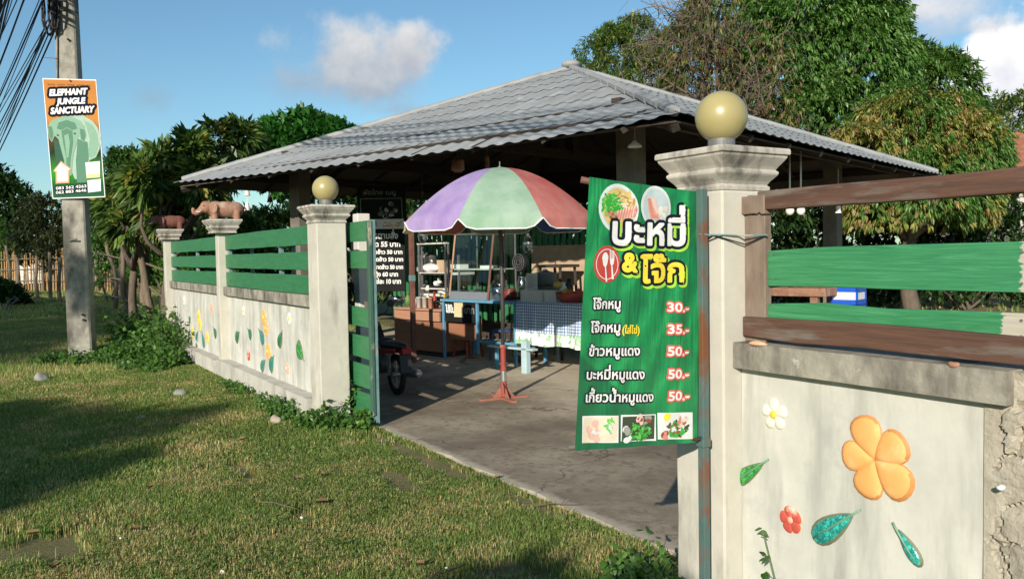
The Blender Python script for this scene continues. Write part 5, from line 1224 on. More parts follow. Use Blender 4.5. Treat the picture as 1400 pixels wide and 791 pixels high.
def item(kind, name, label, cat, s, t, z, r, h, mat, group=None):
    o = np.array(sw(s, t, z)); m = MB()
    if kind == 'bowl': m.lathe([(r*.6, 0), (r*.85, h*.4), (r, h), (r*.95, h), (r*.8, h*.42), (r*.1, h*.12)], o, 18)
    elif kind == 'cup': m.lathe([(r*.75, 0), (r, h), (r*1.06, h), (r*1.06, h*1.04), (r*.4, h*1.06), (0, h*1.06)], o, 14)
    elif kind == 'bag':
        m.ell(o+np.array([0, 0, h*.45]), (r, r*.8, h*.5), 14, 10); m.v = [tuple(np.array(v)+np.array([math.sin(v[2]*60+v[0]*40), math.cos(v[0]*50+v[2]*33), math.sin(v[0]*45)])*.012) for v in m.v]
        m.tube([o+np.array([0, 0, h*.9]), o+np.array([.01, 0, h*1.2]), o+np.array([.03, 0, h*1.3])], [.012, .01, .03], 6)
    elif kind == 'box':
        a = rs.uniform(-.12, .12); m.box(o+np.array([-r, -r*.7, 0]), o+np.array([r, r*.7, h]), rot=(0, 0, STH+a)); m.box(o+np.array([-r*1.02, -r*.72, h+.001]), o+np.array([r*1.02, r*.72, h*1.12]), rot=(0, 0, STH+a))
    elif kind == 'fruit': m.ell(o+np.array([0, 0, h*.5]), (r, r, h*.5), 14, 10); m.tube([o+np.array([0, 0, h*.97]), o+np.array([.004, 0, h*1.15])], .004, 5)
    elif kind == 'jar': m.lathe([(r, 0), (r*1.02, h*.7), (r*.8, h*.8), (r*.82, h*.81), (r*.82, h), (0, h)], o, 16)
    return tag(m.build(name, mat, loc=o, smooth=kind in ('bowl', 'bag', 'fruit', 'jar', 'cup')), label, cat, group)
for (x, y, kd, r, h, mt, lb, tt, zz) in (
    (628, 352, 'box', .11, .055, 'white', 'white foam box on the cabinet shelf at the left', .25, zb_+.316), (668, 362, 'box', .10, .04, 'white', 'flat white tray on the cabinet shelf at the right', .22, zb_+.316),
    (633, 395, 'bag', .10, .12, 'bagm', 'clear bag of greens on the cabinet floor, left', .25, TT+.013), (655, 395, 'bag', .11, .13, 'bagm', 'clear plastic bag on the cabinet floor, middle', .3, TT+.013)):
    s_ = spx(x, y, tt)[0]; item(kd, 'foam_box' if kd == 'box' else 'plastic_bag', lb, 'box' if kd == 'box' else 'bag', min(s_, cx1-.14), tt, zz, r, h, MT[mt])
s_ = spx(680, 390, .2)[0]
item('bag', 'plastic_bag', 'large clear plastic bag on the blue table right of the cabinet', 'bag', s_, .2, TT+.001, .15, .26, MT['bagm'])
item('bag', 'plastic_bag', 'clear plastic bag behind the parasol pole on the blue table', 'bag', spx(676, 360, .45)[0]+.1, .45, TT+.001, .13, .36, MT['bagm'])
s_ = spx(697, 395, .3)[0]; item('jar', 'plastic_tub', 'dark red plastic tub on the blue table beside the tablecloth', 'tub', s_, .3, TT+.001, .10, .15, flat('dark_red_plastic', (.16, .03, .025), .4))
item('jar', 'storage_jar', 'tall glass jar on the blue table near the parasol pole', 'jar', s_+.02, .52, TT+.001, .07, .34, MT['bagm'])
# table with checked cloth
m, t, b = base_mat('checked_cloth'); v = mapping(t, (1, 1, 1)); sx = t.nodes.new('ShaderNodeSeparateXYZ'); t.links.new(v, sx.inputs[0])
def stripe(axis):
    a = t.nodes.new('ShaderNodeMath'); a.operation = 'MULTIPLY'; a.inputs[1].default_value = 27; t.links.new(sx.outputs[axis], a.inputs[0])
    f = t.nodes.new('ShaderNodeMath'); f.operation = 'FRACT'; t.links.new(a.outputs[0], f.inputs[0])
    g = t.nodes.new('ShaderNodeMath'); g.operation = 'LESS_THAN'; g.inputs[1].default_value = .36; t.links.new(f.outputs[0], g.inputs[0]); return g.outputs[0]
mx_ = t.nodes.new('ShaderNodeMath'); mx_.operation = 'MAXIMUM'; t.links.new(stripe(0), mx_.inputs[0]); t.links.new(stripe(2), mx_.inputs[1])
c = mixc(t, mx_.outputs[0], (.62, .68, .74), (.10, .19, .34))
fl = tnoise(t, mapping(t, (1, 1, 1)), 11, 2, .4); bd = ramp(t, fl, [(.50, (.76, .76, .72)), (.56, (.18, .42, .20)), (.66, (.35, .55, .32)), (.72, (.76, .74, .66))])
lo = t.nodes.new('ShaderNodeMath'); lo.operation = 'LESS_THAN'; lo.inputs[1].default_value = .155; t.links.new(sx.outputs[2], lo.inputs[0])
c = mixc(t, lo.outputs[0], c, bd); t.links.new(c, b.inputs['Base Color']); b.inputs['Roughness'].default_value = .6; MT['check'] = m
S2, S3 = 1.53, 3.05; ZC0 = .34
ct = sthing('serving_table', 'serving table covered by the blue checked cloth', 'table', 2.3, .35)
O = (2.3, .35, FLR); SL_(O).box((S2, .0, TT-.03), (S3, .75, TT)).fin('top', MT['offwhite'], ct)
for s_ in (S2+.05, S3-.09):
    for t_ in (.06, .66): SL_(O).box((s_, t_, FLR), (s_+.04, t_+.04, TT-.03)).fin('leg', MT['collar'], ct)
m = MB(); n = 70; V = []; zs_ = np.linspace(0, 1, 12); cl0 = np.array(sw(S2, 0, ZC0))
prof = [(.72, TT+.004-ZC0), (.35, TT+.005-ZC0), (-.012, TT+.004-ZC0)]+[(-.018-.012*q, (TT-.01-ZC0)*(1-q)) for q in np.linspace(0, 1, 12)]
for j, (t_, z_) in enumerate(prof):
    for i in range(n+1):
        s_ = (S3-S2)*i/n; q = max(0, (j-2)/12); V.append((s_, t_-.018*q*(math.sin(i*.55)+.6*math.sin(i*1.3+1)), z_+(.012*math.sin(i*.21) if j == len(prof)-1 else 0)))
m.add(V, [(j*(n+1)+i, (j+1)*(n+1)+i, (j+1)*(n+1)+i+1, j*(n+1)+i+1) for j in range(len(prof)-1) for i in range(n)])
o = m.build('tablecloth', MT['check'], smooth=True); o.location = cl0; o.rotation_euler = (0, 0, STH)
tag(o, 'blue and white checked cloth with a green flowered border draped over the serving table', 'tablecloth')
ZT = TT+.006
for (x, y, kd, nm, r, h, mt, lb, ct_, t_) in (
    (733, 402, 'box', 'foam_box', .17, .13, 'offwhite', 'long white foam box at the front left of the checked table', 'box', .16),
    (757, 402, 'box', 'foam_box', .10, .13, 'offwhite', 'smaller white foam box in the middle of the checked table', 'box', .18),
    (750, 372, 'box', 'foam_box', .20, .16, 'collar', 'grey box stacked behind the paper notice on the checked table', 'box', .52)):
    item(kd, nm, lb, ct_, spx(x, y, t_)[0], t_, ZT, r, h, MT[mt])
s_ = spx(783, 402, .2)[0]; bsk = item('bowl', 'fruit_basket', 'shallow red plastic basket of fruit at the right of the checked table', 'basket', s_, .2, ZT, .22, .13, flat('red_plastic', (.30, .045, .03), .45))
for i, (dx, dy, cc) in enumerate(((-.10, -.02, (.62, .48, .06)), (.0, -.05, (.50, .16, .05)), (.10, .0, (.48, .07, .06)), (.03, .08, (.22, .36, .06)))):
    item('fruit', 'fruit', ('yellow', 'orange', 'red', 'green')[i]+' fruit lying in the red basket on the checked table', 'fruit', s_+dx, .2+dy, ZT+.075, .05, .095, flat('fruit_skin_%s' % 'abcd'[i], cc, .4))
item('fruit', 'fruit', 'yellow mango on the checked table beside the red basket', 'fruit', spx(762, 378, .3)[0], .3, ZT+.16, .06, .10, flat('mango_skin', (.60, .42, .10), .4))
s_, z_ = spx(727, 380, .20); nt_ = thing('price_notice', 'white paper notice in a clear stand on the checked table', 'notice', sw(s_, .2, ZT), STH)
MB().box((-.10, -.004, .14), (.10, .004, .36)).build('sheet', MT['offwhite'], nt_, world=False)
m = MB()
for k in range(7): m.box((-.07, -.0075, .32-.024*k), (.02+.045*((k*7) % 3)/2, -.0055, .326-.024*k))
m.build('print_lines', MT['grey_ink'], nt_, world=False); MB().box((-.05, -.03, .0), (.05, .03, .14)).build('stand', MT['bagm'], nt_, world=False)
s_, z_ = spx(712, 358, .5); ft = thing('desk_fan', 'small black round fan standing behind the notice', 'fan', sw(s_, .5, ZT), STH)
MB().lathe([(.08, 0), (.08, .02), (.02, .035), (.018, .40)], (0, 0, 0), 16).build('stand', MT['black'], ft, world=False)
m = MB()
for r_ in (.04, .075, .11): m.tube([(r_*math.cos(a), -.05, .50+r_*math.sin(a)) for a in np.linspace(0, 6.2832, 25)], .004, 5)
m.build('grille', MT['collar'], ft, world=False); m = MB().lathe([(.12, -.02), (.125, .03), (.06, .06), (0, .06)], (0, 0, 0), 20)
m.v = [(v[0], v[2], .50+v[1]) for v in m.v]; m.build('housing', MT['black'], ft, world=False)
# tan panel, dark stool behind the serving table
p0 = spx(775, 372, 1.5); tn = tag(MB().box((-.75, -.02, .3), (.75, .02, 1.62)).build('tan_panel', MT['clay'], None), 'tan wooden panel standing in the light behind the serving table', 'panel'); tn.location = sw(p0[0], 1.55, 0); tn.rotation_euler = (0, 0, STH)
s_ = spx(762, 360, 1.1)[0]; ch_ = thing('bar_stool', 'dark wooden stool standing behind the serving table in front of the tan panel', 'stool', sw(s_, 1.1, FLR), STH)
MB().box((-.24, -.2, 1.28), (.24, .2, 1.32)).build('seat', MT['darkwood'], ch_, world=False)
for x in (-1, 1):
    for y in (-1, 1): MB().tube([(x*.19, y*.15, 1.28), (x*.25, y*.2, 0)], .022, 6).build('leg', MT['darkwood'], ch_, world=False)
MB().box((-.22, -.16, .9), (.22, -.13, .94)).build('rung', MT['darkwood'], ch_, world=False)
# brown counter, shelves and trays left of the blue table
cA, cB = spx(537, 440, .0)[0], -.06
kc = sthing('counter', 'low brown laminate counter left of the blue table', 'counter', (cA+cB)/2, .3)
O = ((cA+cB)/2, .3, FLR); KZ = .72
SL_(O).box((cA, .03, .10), (cB, .6, KZ-.19)).fin('body', MT['counter'], kc, bevel=.004); SL_(O).box((cA, .02, KZ-.03), (cB, .62, KZ)).fin('top', MT['counterlight'], kc, bevel=.004)
SL_(O).box((cA+.02, .045, KZ-.189), (cB-.02, .58, KZ-.031)).fin('recess', MT['darkwood'], kc)
mid = cA+(cB-cA)*.42
for a_, b_ in ((cA+.02, mid-.02), (mid+.02, cB-.03)): SL_(O).box((a_, .015, KZ-.175), (b_, .046, KZ-.04)).fin('drawer', MT['counterlight'], kc, bevel=.004)
SL_(O).box((cA+.02, .08, FLR), (cB-.02, .58, .10)).fin('plinth', MT['darkwood'], kc)
for (x, kd, nm, r, h, mt, lb, ct_, t_) in ((543, 'bowl', 'plastic_bowl', .15, .15, 'bagm', 'clear plastic bowl at the left end of the brown counter', 'bowl', .3), (573, 'cup', 'plastic_cup', .045, .15, 'white', 'stack of white cups on the brown counter, left', 'cup', .15), (581, 'cup', 'plastic_cup', .045, .15, 'bulb', 'stack of cream cups on the brown counter, middle', 'cup', .18), (589, 'cup', 'plastic_cup', .045, .15, 'pink_fl', 'stack of pinkish cups on the brown counter, right', 'cup', .15), (602, 'bag', 'plastic_bag', .10, .16, 'bagm', 'clear bag of vegetables at the right end of the brown counter', 'bag', .25)):
    item(kd, nm, lb, ct_, spx(x, 420, t_)[0], t_, KZ+.001, r, h, MT[mt])
item('fruit', 'cabbage', 'green cabbage in the bag at the right end of the brown counter', 'vegetable', spx(604, 415, .30)[0], .30, KZ+.01, .065, .11, MT['leafgreen'])
s0, s1 = spx(575, 380, .75)[0], spx(612, 380, .75)[0]+.3
sh_ = sthing('shelf_rack', 'pale two tier shelf rack with plates and boxes behind the brown counter', 'shelf', (s0+s1)/2, .85); O = ((s0+s1)/2, .85, FLR)
for z_ in (spx(590, 372, .75)[1], spx(590, 401, .75)[1]): SL_(O).box((s0, .70, z_-.04), (s1, 1.05, z_)).fin('shelf', MT['offwhite'], sh_, bevel=.003)
for s_ in (s0, s1-.03): SL_(O).box((s_, .72, FLR), (s_+.03, .75, 1.5)).fin('upright', MT['collar'], sh_)
z1, z2 = spx(590, 372, .75)[1]+.001, spx(590, 401, .75)[1]+.001
item('bag', 'plastic_bag', 'white plastic bag on the upper tier of the shelf rack', 'bag', spx(590, 365, .78)[0], .78, z1, .17, .14, MT['white'])
item('box', 'carton', 'small tan carton at the right of the upper shelf rack tier', 'box', spx(607, 362, .85)[0], .85, z1, .10, .17, MT['clay'])
item('bag', 'plastic_bag', 'white plastic bag at the left of the lower shelf rack tier', 'bag', spx(582, 392, .85)[0], .85, z2, .13, .14, MT['white'])
item('box', 'food_tray', 'black food tray with a white lid on the lower tier of the shelf rack', 'tray', spx(599, 392, .85)[0], .85, z2, .13, .11, MT['black'])
item('bag', 'plastic_bag', 'small white bag lying on the black food tray', 'bag', spx(599, 385, .85)[0], .85, z2+.126, .09, .08, MT['white'])

# more clutter of the stall
zc_ = CZ1+.012
for (x, t_, r_, h_, mt_n, lb) in ((585, .30, .05, .19, 'bulb', 'cream bottle on the brown counter behind the cups'), (594, .34, .045, .22, 'redpaint', 'dark red sauce bottle on the brown counter behind the cups'), (608, .40, .045, .20, 'yellow_fl', 'yellow oil bottle at the right end of the brown counter'), (558, .34, .05, .20, 'stem', 'green bottle at the left end of the brown counter'), (566, .36, .045, .17, 'white', 'white sauce bottle at the left of the brown counter')):
    o_ = np.array(sw(spx(x, 415, t_)[0], t_, KZ+.001)); tag(MB().lathe([(r_, 0), (r_, h_*.6), (r_*.45, h_*.78), (r_*.4, h_*.95), (r_*.5, h_*.95), (r_*.5, h_*1.05), (0, h_*1.05)], o_, 14).build('bottle', MT[mt_n], loc=o_, smooth=True), lb, 'bottle', 'bottles on the brown counter')
for (x, y, t_, z_, n_, lb) in ((578, 0, .88, z1, 5, 'stack of white plates at the left of the upper shelf rack tier'), (606, 0, .80, z2, 6, 'stack of white plates at the right of the lower shelf rack tier')):
    s_ = spx(x, 385, t_)[0]; o_ = np.array(sw(s_, t_, z_)); m = MB()
    for q in range(n_): m.lathe([(.05, q*.014), (.10, q*.014+.016), (.098, q*.014+.019), (.05, q*.014+.006), (0, q*.014+.005)], o_, 18)
    tag(m.build('plate_stack', MT['white'], loc=o_, smooth=True), lb, 'plates')
s_ = spx(588, 350, 1.05)[0]; o_ = np.array(sw(s_, 1.0, z1+.001)); tag(MB().lathe([(.15, 0), (.17, .05), (.17, .24), (.18, .25), (.17, .26), (.03, .30), (.03, .33), (0, .33)], o_, 20).build('cooking_pot', MT['chrome'], loc=o_, smooth=True), 'steel cooking pot with a lid at the back of the upper shelf rack tier', 'pot')
# second pale showcase between counter and blue table
k0, k1 = spx(573, 400, .62)[0], spx(609, 400, .62)[0]
gs_ = sthing('display_rack', 'pale open display rack standing on the brown counter, left of the slanted cabinet', 'rack', (k0+k1)/2, .66, KZ+.001); O = ((k0+k1)/2, .66, KZ+.001)
ztop = spx(590, 334, .66)[1]
for s_ in (k0, k1):
    for t_ in (.63, .69): SL_(O).box((s_-.012, t_-.012, FLR+.02), (s_+.012, t_+.012, ztop)).fin('frame_post', MT['collar'], gs_)
SL_(O).box((k0-.02, .61, ztop+.001), (k1+.02, .70, ztop+.025)).fin('top_rail', MT['offwhite'], gs_); SL_(O).box((k0-.01, .655, KZ+.25), (k1+.01, .665, KZ+.27)).fin('shelf_edge', MT['offwhite'], gs_)
SL_(O).box((k0, .62, KZ+.50), (k1, .69, KZ+.515)).fin('shelf_edge', MT['offwhite'], gs_)
# things hung and stacked round the stall
for (x, y, D, lb) in ((722, 335, 11.2, 'white plastic bag hanging from the beam right of the parasol pole'), (578, 322, 12.2, 'small clear bag hanging behind the menu post')):
    p = np.array(atd(x, y, D)); m = MB().ell(p, (.08, .07, .12), 12, 9).tube([p+np.array([0, 0, .1]), p+np.array([0, 0, .16]), p+np.array([0, 0, .9])], [.05, .01, .006], 6); m.v = [tuple(np.array(v)+np.array([math.sin(v[2]*50), math.cos(v[0]*60), 0])*.008) for v in m.v]
    tag(m.build('hanging_bag', MT['bagm'], loc=p, smooth=True), lb, 'bag')
for (x, y, t_, c_, lb) in ((640, 478, .35, (.30, .05, .04), 'red plastic stool under the blue table'), (690, 480, .45, (.06, .12, .30), 'blue plastic stool under the open end of the blue table')):
    s_ = spx(x, y, t_)[0]; st_ = thing('plastic_stool', lb, 'stool', sw(s_, t_, FLR), STH, 'stools under the blue table'); cm = flat('stool_plastic_%d' % x, c_, .45)
    MB().box((-.14, -.14, .40), (.14, .14, .43)).build('seat', cm, st_, world=False, bevel=.01)
    for a_ in (-1, 1):
        for b_ in (-1, 1): MB().tube([(a_*.11, b_*.11, .40), (a_*.15, b_*.15, 0)], .018, 6).build('leg', cm, st_, world=False)
p = np.array(sw(1.15, .45, FLR)); bk = thing('bucket', 'grey bucket standing under the blue table near the tablecloth', 'bucket', p)
MB().lathe([(.11, 0), (.15, .26), (.16, .26), (.16, .28), (.14, .28), (.10, .02), (0, .02)], p, 20).build('shell', MT['collar'], bk, smooth=True); MB().tube([p+np.array((.15*math.cos(g), 0, .27+.10*math.sin(g))) for g in np.linspace(0, math.pi, 9)], .004, 5).build('handle', MT['chrome'], bk)
o_ = np.array(sw(spx(745, 370, .55)[0], .55, ZT+.18)); tag(MB().lathe([(.13, 0), (.15, .04), (.15, .16), (.16, .17), (.05, .20), (.02, .23), (0, .23)], o_, 18).build('cooking_pot', MT['collar'], loc=o_, smooth=True), 'grey cooking pot on the box behind the paper notice', 'pot')
for (x, t_, r_, h_, mt_n, lb) in ((770, .42, .05, .24, 'bulb', 'cream jar behind the mango on the checked table'), (778, .50, .05, .28, 'black', 'black bottle behind the fruit basket'), (768, .26, .06, .12, 'orange_fl', 'orange jar lid beside the fruit basket')):
    o_ = np.array(sw(spx(x, 390, t_)[0], t_, ZT+.001)); tag(MB().lathe([(r_, 0), (r_, h_*.7), (r_*.6, h_*.82), (r_*.6, h_), (0, h_)], o_, 14).build('jar', MT[mt_n], loc=o_, smooth=True), lb, 'jar')

# ------------------------------------------------------------------ menu boards on a post, left of the stall
MO = np.array(atz(566, 497)); mp_ = thing('sign_post', 'thin weathered steel post standing in front of the counter beside the menu board', 'post', (MO[0], MO[1], FLR))
MB().box((MO[0]-.03, MO[1]-.03, FLR), (MO[0]+.03, MO[1]+.03, 2.05)).build('post', MT['rodwood'], mp_, bevel=.003)
MB().box((MO[0]-.035, MO[1]-.035, aty(565, 384, MO[1])[2]), (MO[0]+.035, MO[1]+.035, aty(565, 376, MO[1])[2])).build('band', MT['teal'], mp_)
BDp = 13.6
def mfn(D):
    def f(x, y, h): return np.array(atd(x, y, D))-_hd*h     # photograph pixel on a board facing the gate
    return f
f = mfn(BDp); bo = thing('menu_board', 'tall black menu board with white Thai price list beside the parasol', 'board', f(530, 398, 0))
def slab(px, dth, name, mat, par, D=BDp):
    g_ = mfn(D); MB().hexa([g_(*px[3], -dth), g_(*px[2], -dth), g_(*px[2], 0), g_(*px[3], 0), g_(*px[0], -dth), g_(*px[1], -dth), g_(*px[1], 0), g_(*px[0], 0)]).build(name, mat, par)
slab([(480, 312), (553, 312), (554.5, 398), (481, 398)], .02, 'board', MT['boardblack'], bo)
for lx_ in (497, 549):
    a_ = np.array(f(lx_, 397, -.01)); MB().tube([a_, (a_[0], a_[1], FLR)], .014, 6).build('leg', MT['darkpole'], bo)
m = MB(); k1 = BDp/FPX
def bl(x, y, h): return f(x, -y, h)
for body, x1, y, hh, wd in (('อาหารตามสั่ง', 544, 326, 7.4, 52), ('กุ้งสด 55 บาท', 547, 337, 5.8, 50), ('ทะเล ราดข้าว 50 บาท', 550, 347, 4.6, 60), ('หมู ไก่ ราดข้าว 50 บาท', 551, 357, 4.6, 62), ('รวม ราดข้าว 50 บาท', 551, 367.5, 4.6, 50), ('หมูกุ้ง 60 บาท', 544, 377.5, 5.0, 40), ('ไข่ละ 10 บาท', 548, 387.5, 5.4, 36)):
    put_text(m, bl, body, x1, -y, hh/.62, MT['chalk'], .28, .004, align='R', width=wd)
m.build('price_list', None, bo)
slab([(497, 300), (552, 299), (553, 312.5), (498, 313)], .018, 'sunlit_strip', MT['ink_white'], bo, BDp-.01)  # only the sunlit band of the picture gets its bright colours
m = MB(); f3 = mfn(BDp-.01)
for i in range(26):
    x, y = rs.uniform(524, 548), rs.uniform(303, 310); a = rs.uniform(0, 3); m.use([pc['noodle2'], pc['noodle'], pc['pork'], pc['cream']][i % 4]).add([f3(x+q*math.cos(a+w_), y+.6*q*math.sin(a+w_), .003+.0004*i) for q, w_ in ((3.4, 0), (1.4, 1.5), (3.2, 3.1), (1.4, 4.7))], [(0, 1, 2, 3)])
for i in range(6):
    x, y = 509+rs.uniform(-2, 6), 306+rs.uniform(-3, 3); m.use(MT['bluepaint']).add([f3(x+q*math.cos(1+w_), y+q*math.sin(1+w_), .003+.0004*i) for q, w_ in ((3, 0), (1, 1.5), (3, 3.1), (1, 4.7))], [(0, 1, 2, 3)])
m.build('dish_picture', None, bo)
ub_ = thing('picture_board', 'dark framed picture board with a faint Thai heading hanging above the menu board', 'board', f(525, 312, 0))
D2 = BDp+.25; slab([(488, 254), (554, 254), (556, 311), (490, 311)], .03, 'board', MT['boardblack'], ub_, D2)
g_ = mfn(D2); m = MB(); put_text(m, lambda x, y, h: g_(x, -y, h), 'ผัดไทย เมนู', 497, -266, 8.5, MT['grey_ink'], .18, .003, width=44); m.build('heading', None, ub_)
m = MB()
for a, b_ in (((493, 272), (549, 271)), ((549, 271), (551, 311)), ((493, 272), (494, 311))): m.tube([g_(*a, .008), g_(*b_, .008)], .008, 5)
m.build('frame', MT['teal'], ub_)
m = MB().use(pc['steel'])
for i in range(30): x, y, r_ = rs.uniform(519, 545), rs.uniform(278, 300), rs.uniform(1.5, 4); m.use([pc['steel'], pc['dark'], pc['navy']][i % 3]).add([g_(x+r_*math.cos(q), y+r_*math.sin(q), .003+.0003*i) for q in np.linspace(0, 6.28, 9)[:-1]], [tuple(range(8))])
m.build('shaded_picture', None, ub_)  # rest of the picture, its shade painted in as dark colours

# ------------------------------------------------------------------ small motorcycle in the shade
mc0 = np.array(atz(543, 542)); mh = R_(178)
mt_ = thing('motorcycle', 'small red and black motorcycle parked in the shade behind the green gate', 'motorcycle', (mc0[0], mc0[1], .022), mh); mt_.scale = (.88, .88, .88)
def wheel(x, r, nm='wheel'):
    e = bpy.data.objects.new('wheel', None); COL.objects.link(e); e.parent = mt_; e.location = (x, 0, r)
    m = MB().tube([(r*.86*math.cos(a), 0, r*.86*math.sin(a)) for a in np.linspace(0, 2*math.pi, 29)], r*.145, 8, cap=False); m.build('tyre', MT['rubber'], e, world=False, smooth=True)
    m = MB().tube([(r*.70*math.cos(a), 0, r*.70*math.sin(a)) for a in np.linspace(0, 2*math.pi, 29)], .014, 6, cap=False)
    for k in range(8): a = k*math.pi/4; m.tube([(0, 0, 0), (r*.7*math.cos(a), 0, r*.7*math.sin(a))], .006, 5)
    m.tube([(0, -.06, 0), (0, .06, 0)], .035, 10); m.build('rim', MT['chrome'], e, world=False)
wheel(0, .25); wheel(1.12, .25)
MRED = flat('motorcycle_red', (.42, .035, .025), .3)
mm = lambda: MB()
def mpart(m, nm, mat, **k): return m.build(nm, mat, mt_, world=False, **k)
m = mm().ell((.12, 0, .60), (.40, .125, .055), 20, 10); m.ell((.36, 0, .62), (.22, .11, .05), 16, 8); mpart(m, 'seat', MT['black'], smooth=True)
for s_ in (-1, 1):
    m = mm().prism([(-.20, .53), (.25, .48), (.40, .44), (.36, .55), (.05, .57), (-.22, .585)], .085, .12, lambda x, z, h, s_=s_: (x, s_*h, z)); mpart(m, 'side_panel', MRED, bevel=.012)
    mpart(mm().tube([(0, s_*.10, .25), (-.06, s_*.11, .52)], .02, 8), 'shock_absorber', MT['chrome'])
    mpart(mm().tube([(1.12, s_*.07, .25), (1.02, s_*.07, .62), (.96, s_*.05, .80)], .02, 8), 'fork', MT['chrome'])
m = mm().prism([(-.34, .53), (-.24, .48), (-.20, .55), (-.31, .60)], -.05, .05, lambda x, z, h: (x, h, z)); mpart(m, 'tail_light', flat('tail_light_red', (.35, .02, .015), .4), bevel=.01)
m = mm().prism([(-.33, .30), (-.30, .52), (-.26, .52), (-.27, .30)], -.075, .075, lambda x, z, h: (x, h, z)); mpart(m, 'mudguard', MT['black'], bevel=.005)
mpart(mm().tube([(.45, -.13, .28), (.1, -.16, .24), (-.25, -.17, .27), (-.30, -.17, .28)], [.025, .045, .055, .04], 12), 'exhaust', MT['chrome'], smooth=True)
m = mm().ell((.52, 0, .33), (.20, .13, .13), 14, 8); m.tube([(0, -.05, .25), (.5, -.05, .30), (.75, 0, .62), (.95, 0, .80)], .03, 8); mpart(m, 'engine', MT['collar'])
m = mm().prism([(.80, .30), (.92, .30), (1.02, .78), (.92, .84), (.70, .60)], -.15, .15, lambda x, z, h: (x, h, z)); mpart(m, 'leg_shield', MT['black'], bevel=.03)
m = mm().tube([(.90, -.32, .90), (.94, -.2, .92), (.97, 0, .86), (.94, .2, .92), (.90, .32, .90)], .014, 8); mpart(m, 'handlebar', MT['black'])
m = mm().ell((1.04, 0, .82), (.08, .10, .08), 14, 10); mpart(m, 'headlight', MT['white'], smooth=True)
for s_ in (-1, 1):
    m = mm().ell((.92, s_*.30, 1.06), (.015, .06, .04), 12, 8); m.tube([(.93, s_*.22, .92), (.92, s_*.28, 1.04)], .006, 5); mpart(m, 'mirror', MT['black'], smooth=True)
m = mm().tube([(1.12+.30*math.cos(a), 0, .25+.30*math.sin(a)) for a in np.linspace(.5, 2.6, 10)], .035, 6); mpart(m, 'front_mudguard', MRED)

# ------------------------------------------------------------------ garden side, seen through the right fence
p = atz(1120, 425, .0); p = np.array(atd(1100, 400, 13.5)); tb2 = thing('garden_table', 'low orange brown wooden table behind the right fence', 'table', (p[0], p[1], 0), PTH)
zt_ = atd(1100, 392, 13.5)[2]
MB().box((-1.4, -.45, zt_-.13), (.50, .45, zt_)).build('top', MT['terracotta'], tb2, world=False, bevel=.01)
for x in (-1.2, .3):
    for y in (-.35, .35): MB().box((x-.06, y-.06, 0), (x+.06, y+.06, zt_-.13)).build('leg', MT['terracotta'], tb2, world=False, bevel=.01)
p = np.array(atd(1160, 400, 13.3)); zc = atd(1160, 391, 13.3)[2]
ck = thing('drink_crate', 'blue plastic drink crate with white panels stacked beside the orange table', 'crate', (p[0], p[1], 0), PTH)
m = MB(); hz = zc
for z in np.arange(.02, hz-.02, .30):
    for (a, b_) in (((-.21, -.21), (.21, -.20)), ((-.21, .20), (.21, .21)), ((-.21, -.199), (-.20, .199)), ((.20, -.199), (.21, .199))):
        m.box((a[0], a[1], z+.20), (b_[0], b_[1], z+.29)); m.box((a[0], a[1], z), (b_[0], b_[1], z+.07))
    for x in (-.21, .18):
        for y in (-.21, .18): m.box((x, y, z), (x+.03, y+.03, z+.29))
    m.box((-.2, -.2, z+.01), (.2, .2, z+.03))
m.build('shell', MT['blue_crate'], ck, world=False)
m = MB()
for z in np.arange(.02, hz-.02, .30): m.box((-.19, -.195, z+.075), (.19, -.19, z+.195)); m.box((.19, -.17, z+.075), (.195, .17, z+.195))
m.build('white_panel', MT['white'], ck, world=False)
# tiled house at the right edge
hp = np.array(atd(1530, 300, 30.)); hs = thing('house', 'pale house with a terracotta tile roof and white window at the right edge', 'house', (hp[0], hp[1], 0), math.atan2(_hd[1], _hd[0]))
zw = atd(1400, 238, 30.)[2]; za_ = atd(1400, 178, 33.)[2]
MB().box((-.6, -4, 0), (7, 4, zw)).build('wall', pm('house_wall', (.50, .48, .43), rough=.9), hs, world=False)
m = MB(); n = 64
for (xa, xb, flip) in ((-1.3, 3.2, 0), (7.7, 3.2, 1)):
    V = []
    for i in range(n+1):
        for j in range(25):
            q = j/24; V.append((xa+(xb-xa)*q, -4.6+9.2*i/n, zw-.12+(za_-zw)*q+.04*math.cos(i*math.pi/2)+.03*((j+1) % 2)))
    F = [(i*25+j, (i+1)*25+j, (i+1)*25+j+1, i*25+j+1) for i in range(n) for j in range(24)]
    m.add(V, F)
m.build('roof', pm('terracotta_roof', (.36, .15, .085), (.27, .10, .06), 3, rough=.8, bmp=.4), hs, world=False)
wy = 3.35; z0_, z1_ = atd(1395, 292, 29.4)[2], atd(1395, 264, 29.4)[2]
wn = MB().box((-.66, wy-1.2, z0_), (-.598, wy+.3, z1_)).build('window', MT['white'], hs, world=False)
m = MB().box((-.672, wy-1.1, z0_+.1), (-.662, wy-.5, z1_-.1)).box((-.672, wy-.4, z0_+.1), (-.662, wy+.2, z1_-.1)); m.build('pane', flat('window_glass', (.22, .26, .30), .1), wn, world=False)
